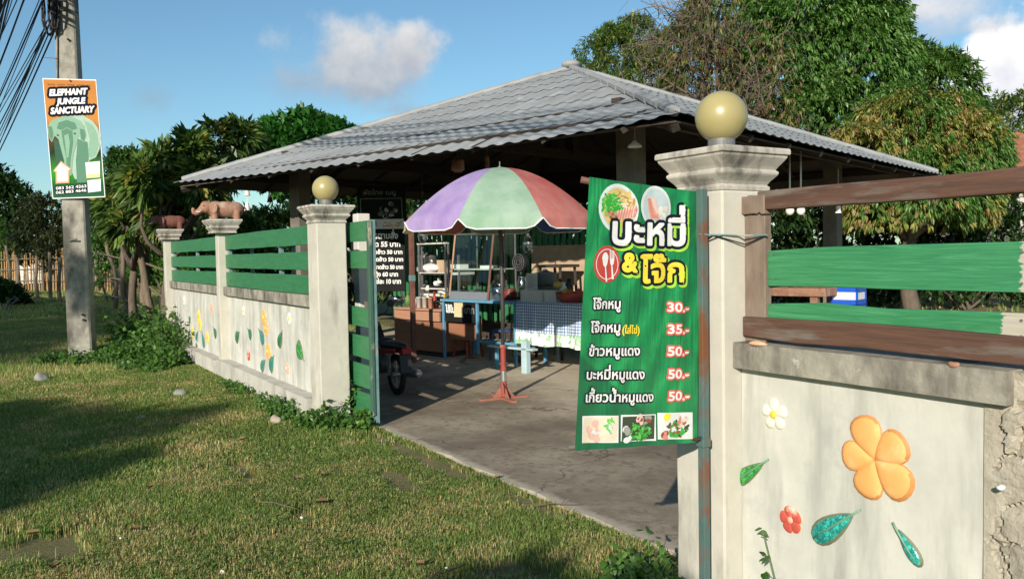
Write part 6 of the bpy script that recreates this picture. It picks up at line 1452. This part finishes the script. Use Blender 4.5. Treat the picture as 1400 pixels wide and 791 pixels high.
# ------------------------------------------------------------------ trees and shrubs: many small leaves in whorls
def unit(a): return a/(np.linalg.norm(a, axis=-1, keepdims=True)+1e-9)
def pnoise3(p, s, seed):
    q = p*s+seed*7.3
    return (np.sin(q[:, 0]*1.7+1.3*np.sin(q[:, 1]*1.1+seed))+np.sin(q[:, 1]*1.9+1.2*np.sin(q[:, 2]*1.3+seed*2))+np.sin(q[:, 2]*1.8+1.1*np.sin(q[:, 0]*1.2+seed*3)))/3
def leafcloud(centres, outs, k, L, W, droop, spread, cols, r, jit=.15, vary=.25, cw=None, fold=.25, fine=False, patch=None):
    """k leaves per centre; returns V, F, C"""
    n = len(centres)*k; c = np.repeat(centres, k, 0); o = np.repeat(outs, k, 0)
    rd = unit(r.normal(0, 1, (n, 3)))
    d = unit(o*(1-spread)+rd*spread+np.array([0, 0, -droop]))
    ln = L*r.uniform(.6, 1.2, n)[:, None]; wd = W*r.uniform(.7, 1.2, n)[:, None]
    b = c+r.normal(0, jit*L, (n, 3)); s = unit(np.cross(d, unit(rd+np.array([0, 0, .9])))); nn = np.cross(s, d)
    mid = b+d*ln*.45+nn*ln*.04; tip = b+d*ln+np.array([0, 0, -1])*ln*droop*.35
    if fine:
        m1 = b+d*ln*.28+nn*ln*.03; m2 = b+d*ln*.66+nn*ln*.03; q1, q2 = wd*.92, wd*.78
        V = np.stack([b, m1+s*q1-nn*q1*fold, m2+s*q2-nn*q2*fold, tip, m2-s*q2-nn*q2*fold, m1-s*q1-nn*q1*fold, m1, m2], 1).reshape(-1, 3)
        i = np.arange(n)*8; F = np.concatenate([np.c_[i+a_, i+b_, i+c_] for a_, b_, c_ in ((0, 1, 6), (1, 2, 7), (1, 7, 6), (2, 3, 7), (3, 4, 7), (4, 5, 6), (4, 6, 7), (5, 0, 6))])
    else:
        V = np.stack([b, mid+s*wd-nn*wd*fold, tip, mid-s*wd-nn*wd*fold], 1).reshape(-1, 3)
        i = np.arange(n)*4; F = np.concatenate([np.c_[i, i+1, i+2], np.c_[i, i+2, i+3]])
    cols = np.array(cols); ci = r.choice(len(cols), len(centres), p=cw); col = np.repeat(cols[ci], k, 0)
    if patch:      # young growth comes in patches over the crown
        yv = pnoise3(centres, patch[1], 5)+r.normal(0, .22, len(centres)) > patch[2]
        na = patch[0]; ci = np.where(yv, r.integers(0, na, len(centres)), r.integers(na, len(cols), len(centres))); col = np.repeat(cols[ci], k, 0)
    col = col*r.uniform(1-vary, 1+vary, n)[:, None]*(1+r.normal(0, .06, (n, 3)))
    return V, F, np.repeat(np.clip(col, .003, .8), 8 if fine else 4, 0)
def shell(blobs, n, r, lo=.62, up=-1., gap=.0, gs=1.2, seed=1):
    """points in the outer part of a union of ellipsoids, thinned by noise so that gaps show"""
    bl = np.array([b[:3] for b in blobs]); br = np.array([(b[3] if hasattr(b[3], '__len__') else (b[3],)*3) for b in blobs], float)
    wgt = (br.prod(1))**(2/3); j = r.choice(len(bl), n, p=wgt/wgt.sum())
    o = unit(r.normal(0, 1, (n, 3))); o[:, 2] = np.where(o[:, 2] < up, -o[:, 2], o[:, 2])
    q = r.uniform(lo**3, 1, n)**(1/3)*(1+.10*pnoise3(bl[j]+o*3, 1.3, seed))
    p = bl[j]+o*br[j]*q[:, None]
    keep = pnoise3(p, gs, seed) > gap-1+.0
    ins = np.zeros(n, bool)
    for b, a in zip(bl, br):
        ins |= (((p-b)/(a*lo*.92))**2).sum(1) < 1
    keep &= ~ins | (r.uniform(0, 1, n) < .12)
    return p[keep], unit(o[keep]+r.normal(0, .25, (keep.sum(), 3)))
def limb(m, a, b, r0, r1, r, bend=.12, n=6):
    a, b = np.array(a, float), np.array(b, float); L = np.linalg.norm(b-a); off = r.normal(0, bend*L, 3)
    pts = [a+(b-a)*s+off*math.sin(s*math.pi)+r.normal(0, .012*L, 3)*(0 < s < 1) for s in np.linspace(0, 1, n)]
    m.tube(pts, list(np.linspace(r0, r1, n)), 8); return pts
def tree(name, label, cat, base, blobs, ncl, k, L, W, droop, spread, cols, seed, tr=.2, gap=.35, gs=1.2, lo=.62, cw=None, up=-.7, bark='bark', group=None, vary=.25, patch=None, mat='leaf'):
    r = np.random.default_rng(seed); t = thing(name, label, cat, base, 0, group)
    P, O = shell(blobs, ncl, r, lo, up, gap, gs, seed); V, F, C_ = leafcloud(P, O, k, L, W, droop, spread, cols, r, cw=cw, vary=vary, patch=patch)
    npmesh('crown', V, F, MT[mat], t, colors=C_)
    m = MB(); base = np.array(base, float); top = np.array(blobs[0][:3]); fork = base+(top-base)*.45
    limb(m, base-np.array([0, 0, .1]), fork, tr, tr*.72, r, .04)
    for b in blobs:
        e = np.array(b[:3]); pts = limb(m, fork, e, tr*.55, tr*.15, r, .08); rad = np.mean(b[3]) if hasattr(b[3], '__len__') else b[3]
        for q in range(5): limb(m, pts[-2], e+unit(r.normal(0, 1, 3))*rad*.8, tr*.2, tr*.04, r, .1, 5)
    m.build('trunk', MT[bark], t, smooth=True); return t
def blob(px, py, D, rpx, sz=1., dz=0.): p = atd(px, py, D); q = rpx/FPX*D; return (p[0], p[1], p[2], (q, q, q*sz))
def under(px, D, py=380): p = atd(px, py, D); return (p[0], p[1], 0.)
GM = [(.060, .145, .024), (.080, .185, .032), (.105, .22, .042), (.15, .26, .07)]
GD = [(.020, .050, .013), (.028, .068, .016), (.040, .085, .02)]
GY_ = [(.33, .29, .08), (.29, .28, .07), (.22, .26, .055), (.14, .20, .04), (.36, .25, .10)]
GL = [(.10, .17, .035), (.145, .21, .042), (.07, .125, .027), (.22, .24, .055)]
TG = 'garden trees behind the pavilion'
tree('mango_tree', 'tall dense dark green mango tree rising behind the right side of the pavilion roof', 'tree', under(1090, 23), [blob(1085, 60, 23, 105), blob(1160, 95, 22.5, 88), blob(1010, 20, 23.5, 75), blob(1120, -30, 23, 108), blob(1075, 130, 22.5, 80), blob(1185, 30, 23.5, 58), blob(1120, 190, 22, 90), blob(1215, 70, 23.5, 36)], 13500, 9, .185, .028, .55, .42, GM, 11, .28, gap=.22, gs=1.9)
tree('leafy_tree', 'lighter feathery green tree behind the pavilion roof, left of the bare twigs', 'tree', under(850, 25), [blob(845, 85, 25, 50, 1.05), blob(885, 120, 24.5, 55), blob(812, 80, 25.5, 28), blob(930, 160, 24, 55), blob(868, 52, 25, 32), blob(910, 205, 24, 60), blob(918, 75, 25.5, 38), blob(950, 40, 25.5, 30)], 5200, 9, .17, .022, .2, .6, GL+[GM[2]], 12, .16, gap=.38, gs=2.2)
tree('flushing_mango_tree', 'mango tree with yellow and orange young leaves beside the dark mango', 'tree', under(1250, 18.5), [blob(1235, 200, 18.5, 76), blob(1175, 220, 18, 52), blob(1310, 215, 18.5, 68), blob(1270, 265, 18, 70), blob(1318, 275, 18.5, 50), blob(1200, 275, 18.5, 60), blob(1235, 155, 19, 46), blob(1300, 165, 19, 40)], 9500, 9, .135, .019, .62, .40, GY_+GM, 13, .2, gap=.40, gs=2.6, patch=(5, 1.5, .0))
tree('leafy_tree', 'mid green tree with loose branch tips between the dark mango and the house', 'tree', under(1320, 25), [blob(1280, 130, 25, 58), blob(1318, 185, 25, 48), blob(1250, 95, 25.5, 40), blob(1345, 205, 26, 30), blob(1300, 235, 24, 75)], 3200, 9, .25, .034, .4, .5, GM+[GL[0]], 14, .2, gap=.35, gs=1.9)
tree('leafy_tree', 'small distant tree top behind the terracotta roof at the right edge', 'tree', under(1390, 42), [blob(1390, 175, 42, 50), blob(1440, 190, 42, 55), blob(1350, 215, 42, 35)], 1100, 8, .34, .05, .3, .6, GL, 15, .2, gap=.4)
# leafless brown thicket between the trees
def bare_twigs():
    r = np.random.default_rng(31); t = thing('bare_tree', 'half dead tree of tangled brown leafless twigs in front of the dark mango', 'tree', under(985, 20.5))
    m = MB(); base = np.array(under(985, 20.5)); f0 = atd(985, 215, 20.5); limb(m, base, f0, .13, .09, r, .03)
    def grow(p, d, L, rad, lev):
        n = 5; pts = [p]
        for i in range(n): d = unit(d+r.normal(0, .26, 3)+np.array([0, 0, -.05 if lev > 1 else .0])); pts.append(pts[-1]+d*L/n)
        m.tube(pts, list(np.linspace(rad, rad*.45, n+1)), 5 if lev < 2 else 3, cap=False)
        if lev < 4:
            for i in range(5 if lev < 3 else 4): q = pts[r.integers(1, n+1)]; grow(q, unit(d*.6+r.normal(0, .75, 3)), L*r.uniform(.5, .8), rad*.56, lev+1)
    for (x, y) in ((915, 60), (940, 20), (980, 15), (930, 70), (960, 40), (1000, 80), (1040, 150), (1075, 185), (1020, 200), (950, 150), (1060, 110), (985, 130), (1090, 215), (900, 110)):
        e = atd(x, y, 20.5+r.uniform(-1, 1)); d = e-np.array(f0); grow(np.array(f0)+d*.45, unit(d), np.linalg.norm(d)*.66, .042, 1); limb(m, f0, np.array(f0)+d*.5, .06, .035, r, .1)
    m.build('branches', MT['twig'], t)
    P, O = shell([blob(950, 120, 20.5, 70), blob(1020, 110, 20.8, 80), blob(1050, 190, 20.5, 60), blob(965, 190, 20.5, 55), blob(905, 160, 20.5, 45), blob(935, 60, 20.5, 50), blob(970, 30, 20.5, 50)], 1500, r, .3, -1, .70, 2.2, 3)
    V, F, C_ = leafcloud(P, O, 5, .15, .022, .8, .6, [(.14, .10, .045), (.15, .085, .05), (.13, .13, .04), (.09, .12, .03), (.20, .17, .06)], r); npmesh('dead_leaves', V, F, MT['leafdull'], t, colors=C_)
bare_twigs()
# left: frangipani with long leaves, trunks behind the wall
FR = [(.06, .115, .025), (.095, .165, .035), (.14, .21, .045), (.04, .08, .02), (.30, .28, .07)]
for (bp, bl_, lb, sd, nc) in (((205, 15.8), [(262, 215, 15.5, 30), (300, 196, 15.8, 26), (225, 228, 15.5, 26), (332, 190, 16, 22), (275, 250, 15.5, 34), (200, 250, 15.2, 28), (322, 228, 16.5, 30), (245, 255, 15.8, 30)], 'frangipani tree with clusters of long leaves behind the elephants on the wall', 41, 480),
                             ((178, 17.5), [(185, 262, 17, 28), (160, 280, 17, 26), (215, 285, 16.5, 32), (235, 300, 16.5, 30), (175, 310, 16.5, 26)], 'lower frangipani tree with long leaves beside the utility pole', 42, 360)):
    tree('frangipani_tree', lb, 'tree', under(bp[0], bp[1]), [blob(*b) for b in bl_], nc*2, 9, .27, .040, .40, -.30, FR, sd, .10, gap=.55, gs=2.8, lo=.45, bark='bark', cw=[.26, .27, .22, .15, .10])
tree('round_tree', 'dark green round crowned tree behind the left slope of the pavilion roof', 'tree', under(415, 28), [blob(415, 198, 28, 60, .75), blob(455, 192, 28, 38, .7), blob(378, 192, 28, 36, .8), blob(420, 235, 28, 66, .8), blob(470, 222, 28, 36)], 3000, 8, .28, .07, .15, .6, [(.022, .10, .015), (.032, .135, .02), (.045, .165, .026)], 43, .22, gap=.3, gs=1.6)
tree('leafy_tree', 'mid green tree behind the frangipani, right of the elephant sign', 'tree', under(172, 27), [blob(172, 235, 27, 34), blob(205, 260, 27, 45), blob(165, 280, 27, 40), blob(235, 250, 27, 40), blob(255, 285, 26, 50)], 1900, 8, .27, .05, .15, .75, [(.045, .11, .02), (.06, .14, .025), (.03, .075, .016)], 44, .18, gap=.4, gs=1.8)
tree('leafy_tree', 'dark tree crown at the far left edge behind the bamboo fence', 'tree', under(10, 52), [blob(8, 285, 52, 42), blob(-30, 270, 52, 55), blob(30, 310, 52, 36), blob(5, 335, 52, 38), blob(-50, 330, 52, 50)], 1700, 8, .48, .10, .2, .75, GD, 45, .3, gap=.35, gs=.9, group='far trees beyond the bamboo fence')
tree('leafy_tree', 'loose grey green tree with pale branches between the far left edge and the utility pole', 'tree', under(70, 46), [blob(62, 300, 46, 38), blob(95, 315, 46, 34), blob(50, 330, 45, 34), blob(120, 300, 46, 34), blob(140, 330, 45, 36), blob(85, 345, 44, 34)], 1900, 7, .36, .06, .2, .8, [(.045, .062, .025), (.060, .075, .03), (.035, .05, .02)], 46, .2, gap=.55, gs=1.1, bark='barkpale', group='far trees beyond the bamboo fence')
# dense dark shrubs closing the view behind the pavilion and the wall
def shrub(name, label, base, blobs, n, L, W, cols, seed, k=7, droop=.2, gap=.3, cat='shrub', group=None, gs=1.6):
    r = np.random.default_rng(seed); t = thing(name, label, cat, base, 0, group)
    P, O = shell(blobs, n, r, .55, -.6, gap, gs, seed); V, F, C_ = leafcloud(P, O, k, L, W, droop, .75, cols, r); npmesh('leaves', V, F, MT['leaf'], t, colors=C_)
    m = MB(); b0 = np.array(base, float)
    for b in blobs: limb(m, b0+r.normal(0, .05, 3)*[1, 1, 0], b[:3], .035, .012, r, .1)
    m.build('stems', MT['bark'], t); return t
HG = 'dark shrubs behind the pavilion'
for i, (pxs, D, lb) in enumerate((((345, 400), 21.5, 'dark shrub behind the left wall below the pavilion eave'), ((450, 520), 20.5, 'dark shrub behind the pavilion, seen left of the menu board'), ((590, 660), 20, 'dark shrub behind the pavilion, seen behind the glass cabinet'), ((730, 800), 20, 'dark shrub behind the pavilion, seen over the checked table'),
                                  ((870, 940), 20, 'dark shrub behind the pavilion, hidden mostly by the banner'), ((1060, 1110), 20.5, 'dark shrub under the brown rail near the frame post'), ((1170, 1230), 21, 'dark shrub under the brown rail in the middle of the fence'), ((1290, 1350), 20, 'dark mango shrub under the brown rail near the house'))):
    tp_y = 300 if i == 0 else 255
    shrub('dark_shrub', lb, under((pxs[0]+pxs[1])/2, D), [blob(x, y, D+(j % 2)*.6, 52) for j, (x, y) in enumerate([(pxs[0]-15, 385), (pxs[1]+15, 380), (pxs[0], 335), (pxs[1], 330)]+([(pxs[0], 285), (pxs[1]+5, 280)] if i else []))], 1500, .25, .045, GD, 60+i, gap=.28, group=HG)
# vine covered pillar of leaves beside the stick fence and bush at left
shrub('vine_column', 'bright green climbing vine covering a stake behind the stick fence', under(196, 19.5), [blob(186, 330, 19.5, 13, 1.6), blob(190, 375, 19.5, 14, 1.6), blob(184, 295, 19.5, 12, 1.5)], 700, .12, .04, [(.05, .14, .02), (.07, .18, .03)], 71, cat='vine')
p = under(12, 30, 425); shrub('round_bush', 'dark round clipped bush at the left edge in front of the bamboo fence', (atz(15, 424)[0], atz(15, 424)[1], 0), [blob(12, 405, 29.5, 22, .9), blob(-12, 400, 29.5, 26, .9), blob(30, 412, 29.5, 13, .8)], 900, .16, .05, GD, 72)
for i, (x, D, lb) in enumerate(((215, 22, 'green shrub on the lawn behind the last wall post'), (150, 31, 'green shrub at the right end of the bamboo fence'), (-15, 47, 'leafy shrub behind the left end of the bamboo fence'), (262, 20, 'shrub hidden behind the far bay of planks'), (330, 17.5, 'leafy shrub behind the planks of the near bay'))):
    shrub('green_shrub', lb, under(x, D), [blob(x-12, 350, D, 26), blob(x+16, 345, D+.5, 28), blob(x, 318, D, 26), blob(x+4, 375, D, 24)], 900, .17, .04, GM, 80+i, group='green shrubs left of the pavilion')

# ------------------------------------------------------------------ fences at the left
bf_ = thing('bamboo_fence', 'dry yellow bamboo paling fence across the far left of the lawn', 'fence', (*atz(90, 398)[:2], 0))
a0, a1 = np.array(atz(-40, 398)), np.array(atz(178, 398)); rb_ = np.random.default_rng(4); n = 58
for i in range(n):
    p = a0+(a1-a0)*(i+.5)/n; h = 2.0+rb_.uniform(-.22, .22); w_ = rb_.uniform(.035, .055); lean = rb_.normal(0, .05, 2)
    MB().tube([p+np.array([0, 0, -.1]), p+np.array([lean[0]*.5, lean[1]*.5, h*.5]), p+np.array([lean[0], lean[1], h])], [w_, w_*.95, w_*.8], 6).build('bamboo_pale', MT['bamboo'], bf_)
for z in (.5, 1.1, 1.65): MB().tube([a0+np.array([0, -.1, z]), (a0+a1)/2+np.array([0, -.1, z+.05]), a1+np.array([0, -.1, z])], .04, 6).build('rail', MT['oldwood'], bf_)
for k in range(7): p = a0+(a1-a0)*k/6; MB().tube([p+np.array([.1, -.15, -.1]), p+np.array([.1, -.15, 1.9])], .07, 7).build('stake', MT['oldwood'], bf_)
sf_ = thing('stick_fence', 'rough old stake fence with thin wavering sticks beside the end of the wall', 'fence', (-17.5, 2.6, 0))
rs2 = np.random.default_rng(8)
for (xb, yb, xt, yt, D, r_) in ((215, 443, 188, 310, 17.0, .085), (206, 440, 203, 318, 17.3, .09), (178, 430, 167, 325, 21, .07), (157, 420, 145, 325, 26, .07)):
    a, b = np.array(atd(xb, yb, D)), np.array(atd(xt, yt, D)); a[2] = -.1
    limb(mm_ := MB(), a, b, r_, r_*.75, rs2, .02); mm_.build('stake', MT['oldwood'], sf_, smooth=True)
for pts in (((118, 342, 30), (160, 352, 24), (200, 360, 17), (232, 372, 15.5)), ((125, 375, 30), (165, 382, 24), (205, 392, 17), (230, 412, 15.6)), ((130, 400, 28), (165, 407, 22), (208, 425, 16.8)), ((120, 412, 27), (160, 425, 21), (206, 441, 16.5)), ((128, 432, 24), (150, 437, 21), (172, 446, 18.5)), ((40, 402, 36), (80, 412, 31), (112, 424, 27))):
    MB().tube([atd(*p) for p in pts], .022, 6).build('stick_rail', MT['oldwood'], sf_)
for (x, yb, yt, D) in ((25, 408, 352, 36), (52, 412, 350, 34), (70, 415, 345, 33), (84, 420, 352, 31), (10, 405, 335, 38)):
    a, b = np.array(atd(x, yb, D)), np.array(atd(x-2, yt, D)); a[2] = -.1; limb(mm_ := MB(), a, b, .07, .06, rs2, .03); mm_.build('stake', MT['oldwood'], sf_)
# far hut and sign board beyond the bamboo fence
p = np.array(atd(45, 345, 62)); ht = thing('hut', 'small white gabled hut far away beyond the bamboo fence', 'house', (p[0], p[1], 0), math.atan2(_hd[1], _hd[0]))
zt_ = atd(62, 338, 62)[2]; MB().box((-1, -1.6, 0), (2, 1.3, zt_)).build('wall', MT['offwhite'], ht, world=False)
MB().prism([(-1.9, zt_-.05), (1.6, zt_-.05), (-.1, zt_+.75)], -1.3, 2.3, lambda y, z, h: (h, y, z)).build('roof', MT['terracotta'], ht, world=False)
p = np.array(atd(14, 345, 56)); o = MB().box((p[0]-.05, p[1]-1.3, p[2]-.6), (p[0]+.05, p[1]+1.3, p[2]+.75)).box((p[0]-.04, p[1]-1., 0), (p[0]+.04, p[1]-.9, p[2]-.6)).box((p[0]-.04, p[1]+.9, 0), (p[0]+.04, p[1]+1., p[2]-.6)).build('white_board', MT['offwhite'], loc=(p[0], p[1], 0))
tag(o, 'plain white board on two legs beyond the bamboo fence at the left edge', 'board')

# ------------------------------------------------------------------ weeds, stones, fallen leaves
def weeds(label, spots, n, L, W, h, seed, cols=((.07, .16, .025), (.10, .21, .035), (.05, .12, .02)), name='weed_clump', group='weeds along the wall'):
    r = np.random.default_rng(seed); b0 = np.array(spots[0][:3]); t = thing(name, label, 'weeds', (b0[0], b0[1], 0), 0, group); m = MB(); P = []; O = []
    for i in range(n):
        s = spots[r.integers(len(spots))]; a = r.uniform(0, 6.28); q = math.sqrt(r.uniform()); x, y = s[0]+s[3]*q*math.cos(a), s[1]+s[4]*q*math.sin(a); hh = h*s[5]*r.uniform(.4, 1.15)*(1-.5*q*q); ln = r.normal(0, .35*hh, 2)
        pts = [np.array([x, y, -.03]), np.array([x+ln[0]*.4, y+ln[1]*.4, hh*.6]), np.array([x+ln[0], y+ln[1], hh])]; m.tube(pts, [.0035, .003, .0018], 4, cap=False)
        for u in np.linspace(.25, 1, 6): p = pts[0]+(pts[2]-pts[0])*u; P.append(p); O.append(unit(np.array([r.normal(), r.normal(), .35])))
    V, F, C_ = leafcloud(np.array(P), np.array(O), 3, L, W, .15, .65, cols, r, jit=.3, fold=.15, fine=True); npmesh('leaves', V, F, MT['leaf'], t, colors=C_); m.build('stems', MT['stem'], t); return t
g_ = lambda x, y: tuple(atz(x, y))
def sp_(x, y, rx, ry, h=1.): return (*g_(x, y), rx, ry, h)
weeds('dense mass of weeds and creepers heaped against the far end of the flowered wall', [(-14.7, 2.2, 0, .7, .3, 1.5), (-13.7, 2.1, 0, .6, .25, 1.), (-15.5, 2.0, 0, .6, .4, 1.3), (-12.9, 2.0, 0, .6, .28, .5), (-14.3, 1.7, 0, .9, .4, .5)], 700, .075, .026, .50, 101)
weeds('low creeping weeds around the foot of the utility pole', [(-14.2, 1.0, 0, .55, .6, 1), (-13.9, 1.5, 0, .6, .4, .9), (-12.7, 1.7, 0, .8, .35, .5)], 330, .055, .02, .17, 102)
weeds('small weeds at the foot of the gate pillar beside the sliding gate', [(-7.05, 2.42, 0, .18, .16, 1.), (-7.25, 2.30, 0, .2, .12, .7), (-6.85, 2.62, 0, .14, .10, .8)], 110, .05, .019, .20, 103)
weeds('creeper climbing the lower corner of the sliding gate', [(-7.30, 2.62, 0, .07, .05, 1.5)], 22, .055, .022, .24, 104)
weeds('thin weeds along the plinth of the near wall bay', [(-8.2, 2.26, 0, .5, .09, 1.), (-9.6, 2.24, 0, .8, .09, .6), (-7.8, 2.22, 0, .2, .1, 1.1)], 120, .045, .016, .17, 105)
weeds('leafy green weeds at the foot of the banner pole', [(-2.62, 2.22, 0, .16, .10, 1.), (-2.45, 2.24, 0, .10, .08, .9), (-2.80, 2.30, 0, .12, .10, .8), (-2.72, 2.36, 0, .14, .08, .9)], 120, .040, .015, .24, 106)
for x_, h_, sd_, lb in ((-2.02, 1.0, 107, 'tallest slender sprout growing up in front of the right wall below the red flower'), (-1.93, .78, 108, 'slender sprout right of the tallest one in front of the right wall'), (-2.22, .72, 109, 'small sprout beside the gate pillar in front of the right wall')):
    weeds(lb, [(x_, 2.36, 0, .012, .01, h_)], 2, .038, .014, .46, sd_, name='sprout', group='sprouts at the right wall')
q = g_(378, 578); rock('stone', (q[0], q[1], -.01), (.085, .06, .05), MT['stone'], 'tan stone on the grass at the foot of the near wall bay', seed=11)
q = g_(245, 540); rock('stone', (q[0], q[1], -.01), (.12, .09, .045), MT['greystone'], 'flat pale grey stone in the shade on the grass left of the wall', seed=12)
q = g_(58, 521); rock('stone', (q[0], q[1], -.01), (.10, .08, .07), MT['greystone'], 'small grey stone in the shade near the left edge', seed=13)
q = g_(192, 572); rock('stone', (q[0], q[1], -.01), (.06, .05, .03), MT['greystone'], 'little dark stone in the shaded grass in front of the wall', seed=14)
q = g_(207, 487); rock('stone', (q[0], q[1], .03), (.10, .08, .05), MT['stone'], 'pale stone half hidden in the weeds right of the utility pole', seed=15)
q = g_(305, 785); rock('petal', (q[0], q[1], .005), (.016, .012, .012), MT['white_fl'], 'small white fallen petal in the grass near the bottom edge', 'petal', seed=16)
for i, (x, y, sz, a, lb) in enumerate(((440, 685, .085, .7, 'largest curled brown dead leaf lying on the sunlit grass'), (442, 648, .05, .2, 'small brown dead leaf on the grass above the largest one'), (405, 654, .05, 2.2, 'thin brown dead leaf on the grass left of the bare patch'), (185, 722, .07, .4, 'long brown dead leaf on the grass toward the left'), (45, 728, .08, .9, 'tan dead leaf on the bare soil at the left edge'), (680, 652, .045, 1.4, 'tan dead leaf on the edge of the concrete yard'),
                                       (75, 773, .06, 2., 'brown dead leaf near the bottom left corner'), (575, 770, .05, .5, 'dark brown dead leaf near the bottom edge'), (330, 600, .05, 1.2, 'dark dead leaf in the grass shade'), (560, 690, .04, 2.6, 'crumpled brown leaf right of the bare patch'), (205, 665, .045, 1.9, 'pale brown leaf in the grass below the tree shade'))):
    q = atz(x, y, .035); sz *= .45; m = MB(); ca, sa = math.cos(a), math.sin(a); V = []
    for u in np.linspace(-1, 1, 7):
        wv_ = .40*(1-abs(u)**1.5)+.01
        for s_ in (-1, 0, 1): lx, ly = u*sz, s_*wv_*sz; V.append((q[0]+lx*ca-ly*sa, q[1]+lx*sa+ly*ca, .032+.005*u+abs(s_)*.012+(.008 if s_ == 1 else 0)))
    m.add(V, [(i2*3+j, i2*3+j+1, i2*3+4+j, i2*3+3+j) for i2 in range(6) for j in range(2)]); tag(m.build('dead_leaf', flat('dead_leaf_%s' % 'abcdefghijk'[i], ((.13, .07, .035), (.17, .10, .05), (.22, .15, .08))[i % 3], .8), loc=(q[0], q[1], 0), smooth=True), lb, 'leaf', 'dead leaves on the grass')

for i, (x, y, L_, a, lb) in enumerate(((380, 690, .16, .5, 'thin dry twig lying on the grass in the middle'), (610, 780, .12, 1.9, 'thin dry twig on the grass near the bottom edge'), (270, 640, .14, 2.6, 'thin dry twig at the edge of the tree shade'), (760, 690, .13, 1.0, 'short twig on the concrete yard beside the grass'))):
    q = np.array(atz(x, y, .03)); v_ = np.array((math.cos(a), math.sin(a), 0))*L_; tag(MB().tube([q-v_, q-v_*.2+np.array((0, 0, .012)), q+v_*.5+np.array((.01, 0, .006)), q+v_], [.004, .0035, .003, .002], 6).tube([q+v_*.2, q+v_*.5+np.array((-v_[1], v_[0], .1))*.3], .002, 5).build('twig', MT['twig'], loc=q), lb, 'twig')
for i, (x, y, r_, lb) in enumerate(((610, 776, .010, 'white fallen petal near the bottom centre of the grass'), (412, 707, .012, 'white fallen petal in the middle of the grass'), (165, 735, .011, 'white fallen petal at the left on the grass'))):
    q = atz(x, y, .03); rock('petal', (q[0], q[1], .028), (r_, r_*.7, .005), MT['white_fl'], lb, 'petal', seed=40+i)

# ------------------------------------------------------------------ trees across the road, behind the camera: they shade the grass, the last crown is a stand-in
def shade_tree(label, blobs_, seed, n=900, gap=.4, L=.28, k=8):
    """blobs (p, s, r, z): a crown of radius r at height z whose shadow centre lies p across and s along the sun's ground direction"""
    h = np.array([-SUNV[0], -SUNV[1], 0]); h /= np.linalg.norm(h); px_ = np.array([h[1], -h[0], 0]); B_ = []
    for p, s_, r_, z in blobs_:
        c = px_*p+h*s_+SUNV*(z/SUNV[2]); B_.append((c[0], c[1], c[2], (r_, r_, r_*.85)))
    tree('roadside_tree', label, 'tree', (B_[0][0], B_[0][1], 0), B_, n, k, L, .05, .2, .75, GM, seed, .12, gap=gap, group='roadside trees across the road')
shade_tree('leafy roadside tree whose shade falls on the grass before the near wall bay', [(-6.35, 3.7, 1.2, 5.8), (-7.4, 3.9, 1.2, 5.9), (-5.35, 2.9, .80, 5.5), (-6.6, 1.2, 1.3, 5.2), (-8.6, 3.4, 1.2, 5.6), (-9.6, 4.6, .7, 5.6), (-4.9, 4.4, .34, 6.2), (-5.45, 6.2, .30, 6.6)], 201, 3000, .22)
shade_tree('large roadside tree whose shade darkens the lawn around the utility pole', [(-15.3, 7.5, 3.6, 8), (-13.2, 6.5, 1.8, 7.5), (-18, 9, 3.4, 8.5), (-11.3, 10.5, .6, 8.2), (-10.6, 13., .45, 8.6), (-13.0, 4.5, 1.6, 7), (-16.5, 12.5, 3., 8.4), (-12.7, 8.3, 1.25, 7.6)], 202, 4600, .18, .34)
shade_tree('tall roadside tree whose shade reaches the bamboo fence', [(-22.5, 12.5, 3.9, 9), (-26, 15, 3.6, 9), (-20, 7, 2.6, 8), (-19.5, 14, 3.2, 9), (-22.5, 18.5, 3.4, 10), (-27, 21, 3.4, 10)], 203, 5600, .2, .36)
shade_tree('farthest roadside tree shading the lawn along the bamboo fence', [(-31, 18, 4.0, 9), (-35, 22, 4.0, 9.5)], 204, 2600, .2, .40)
shade_tree('made up small crown out of view, added to shade the grass below the banner', [(-1.15, 2.6, .50, 3.1), (-.8, 2.85, .30, 3.2), (-1.75, 2.0, .45, 3.0), (-1.3, 1.5, .5, 2.9), (-.6, 3.2, .2, 3.3)], 205, 620, .42, .16)  # added crown standing in for the likely shadow of the camera holder
# remove the helper text object
bpy.data.objects.remove(_to)
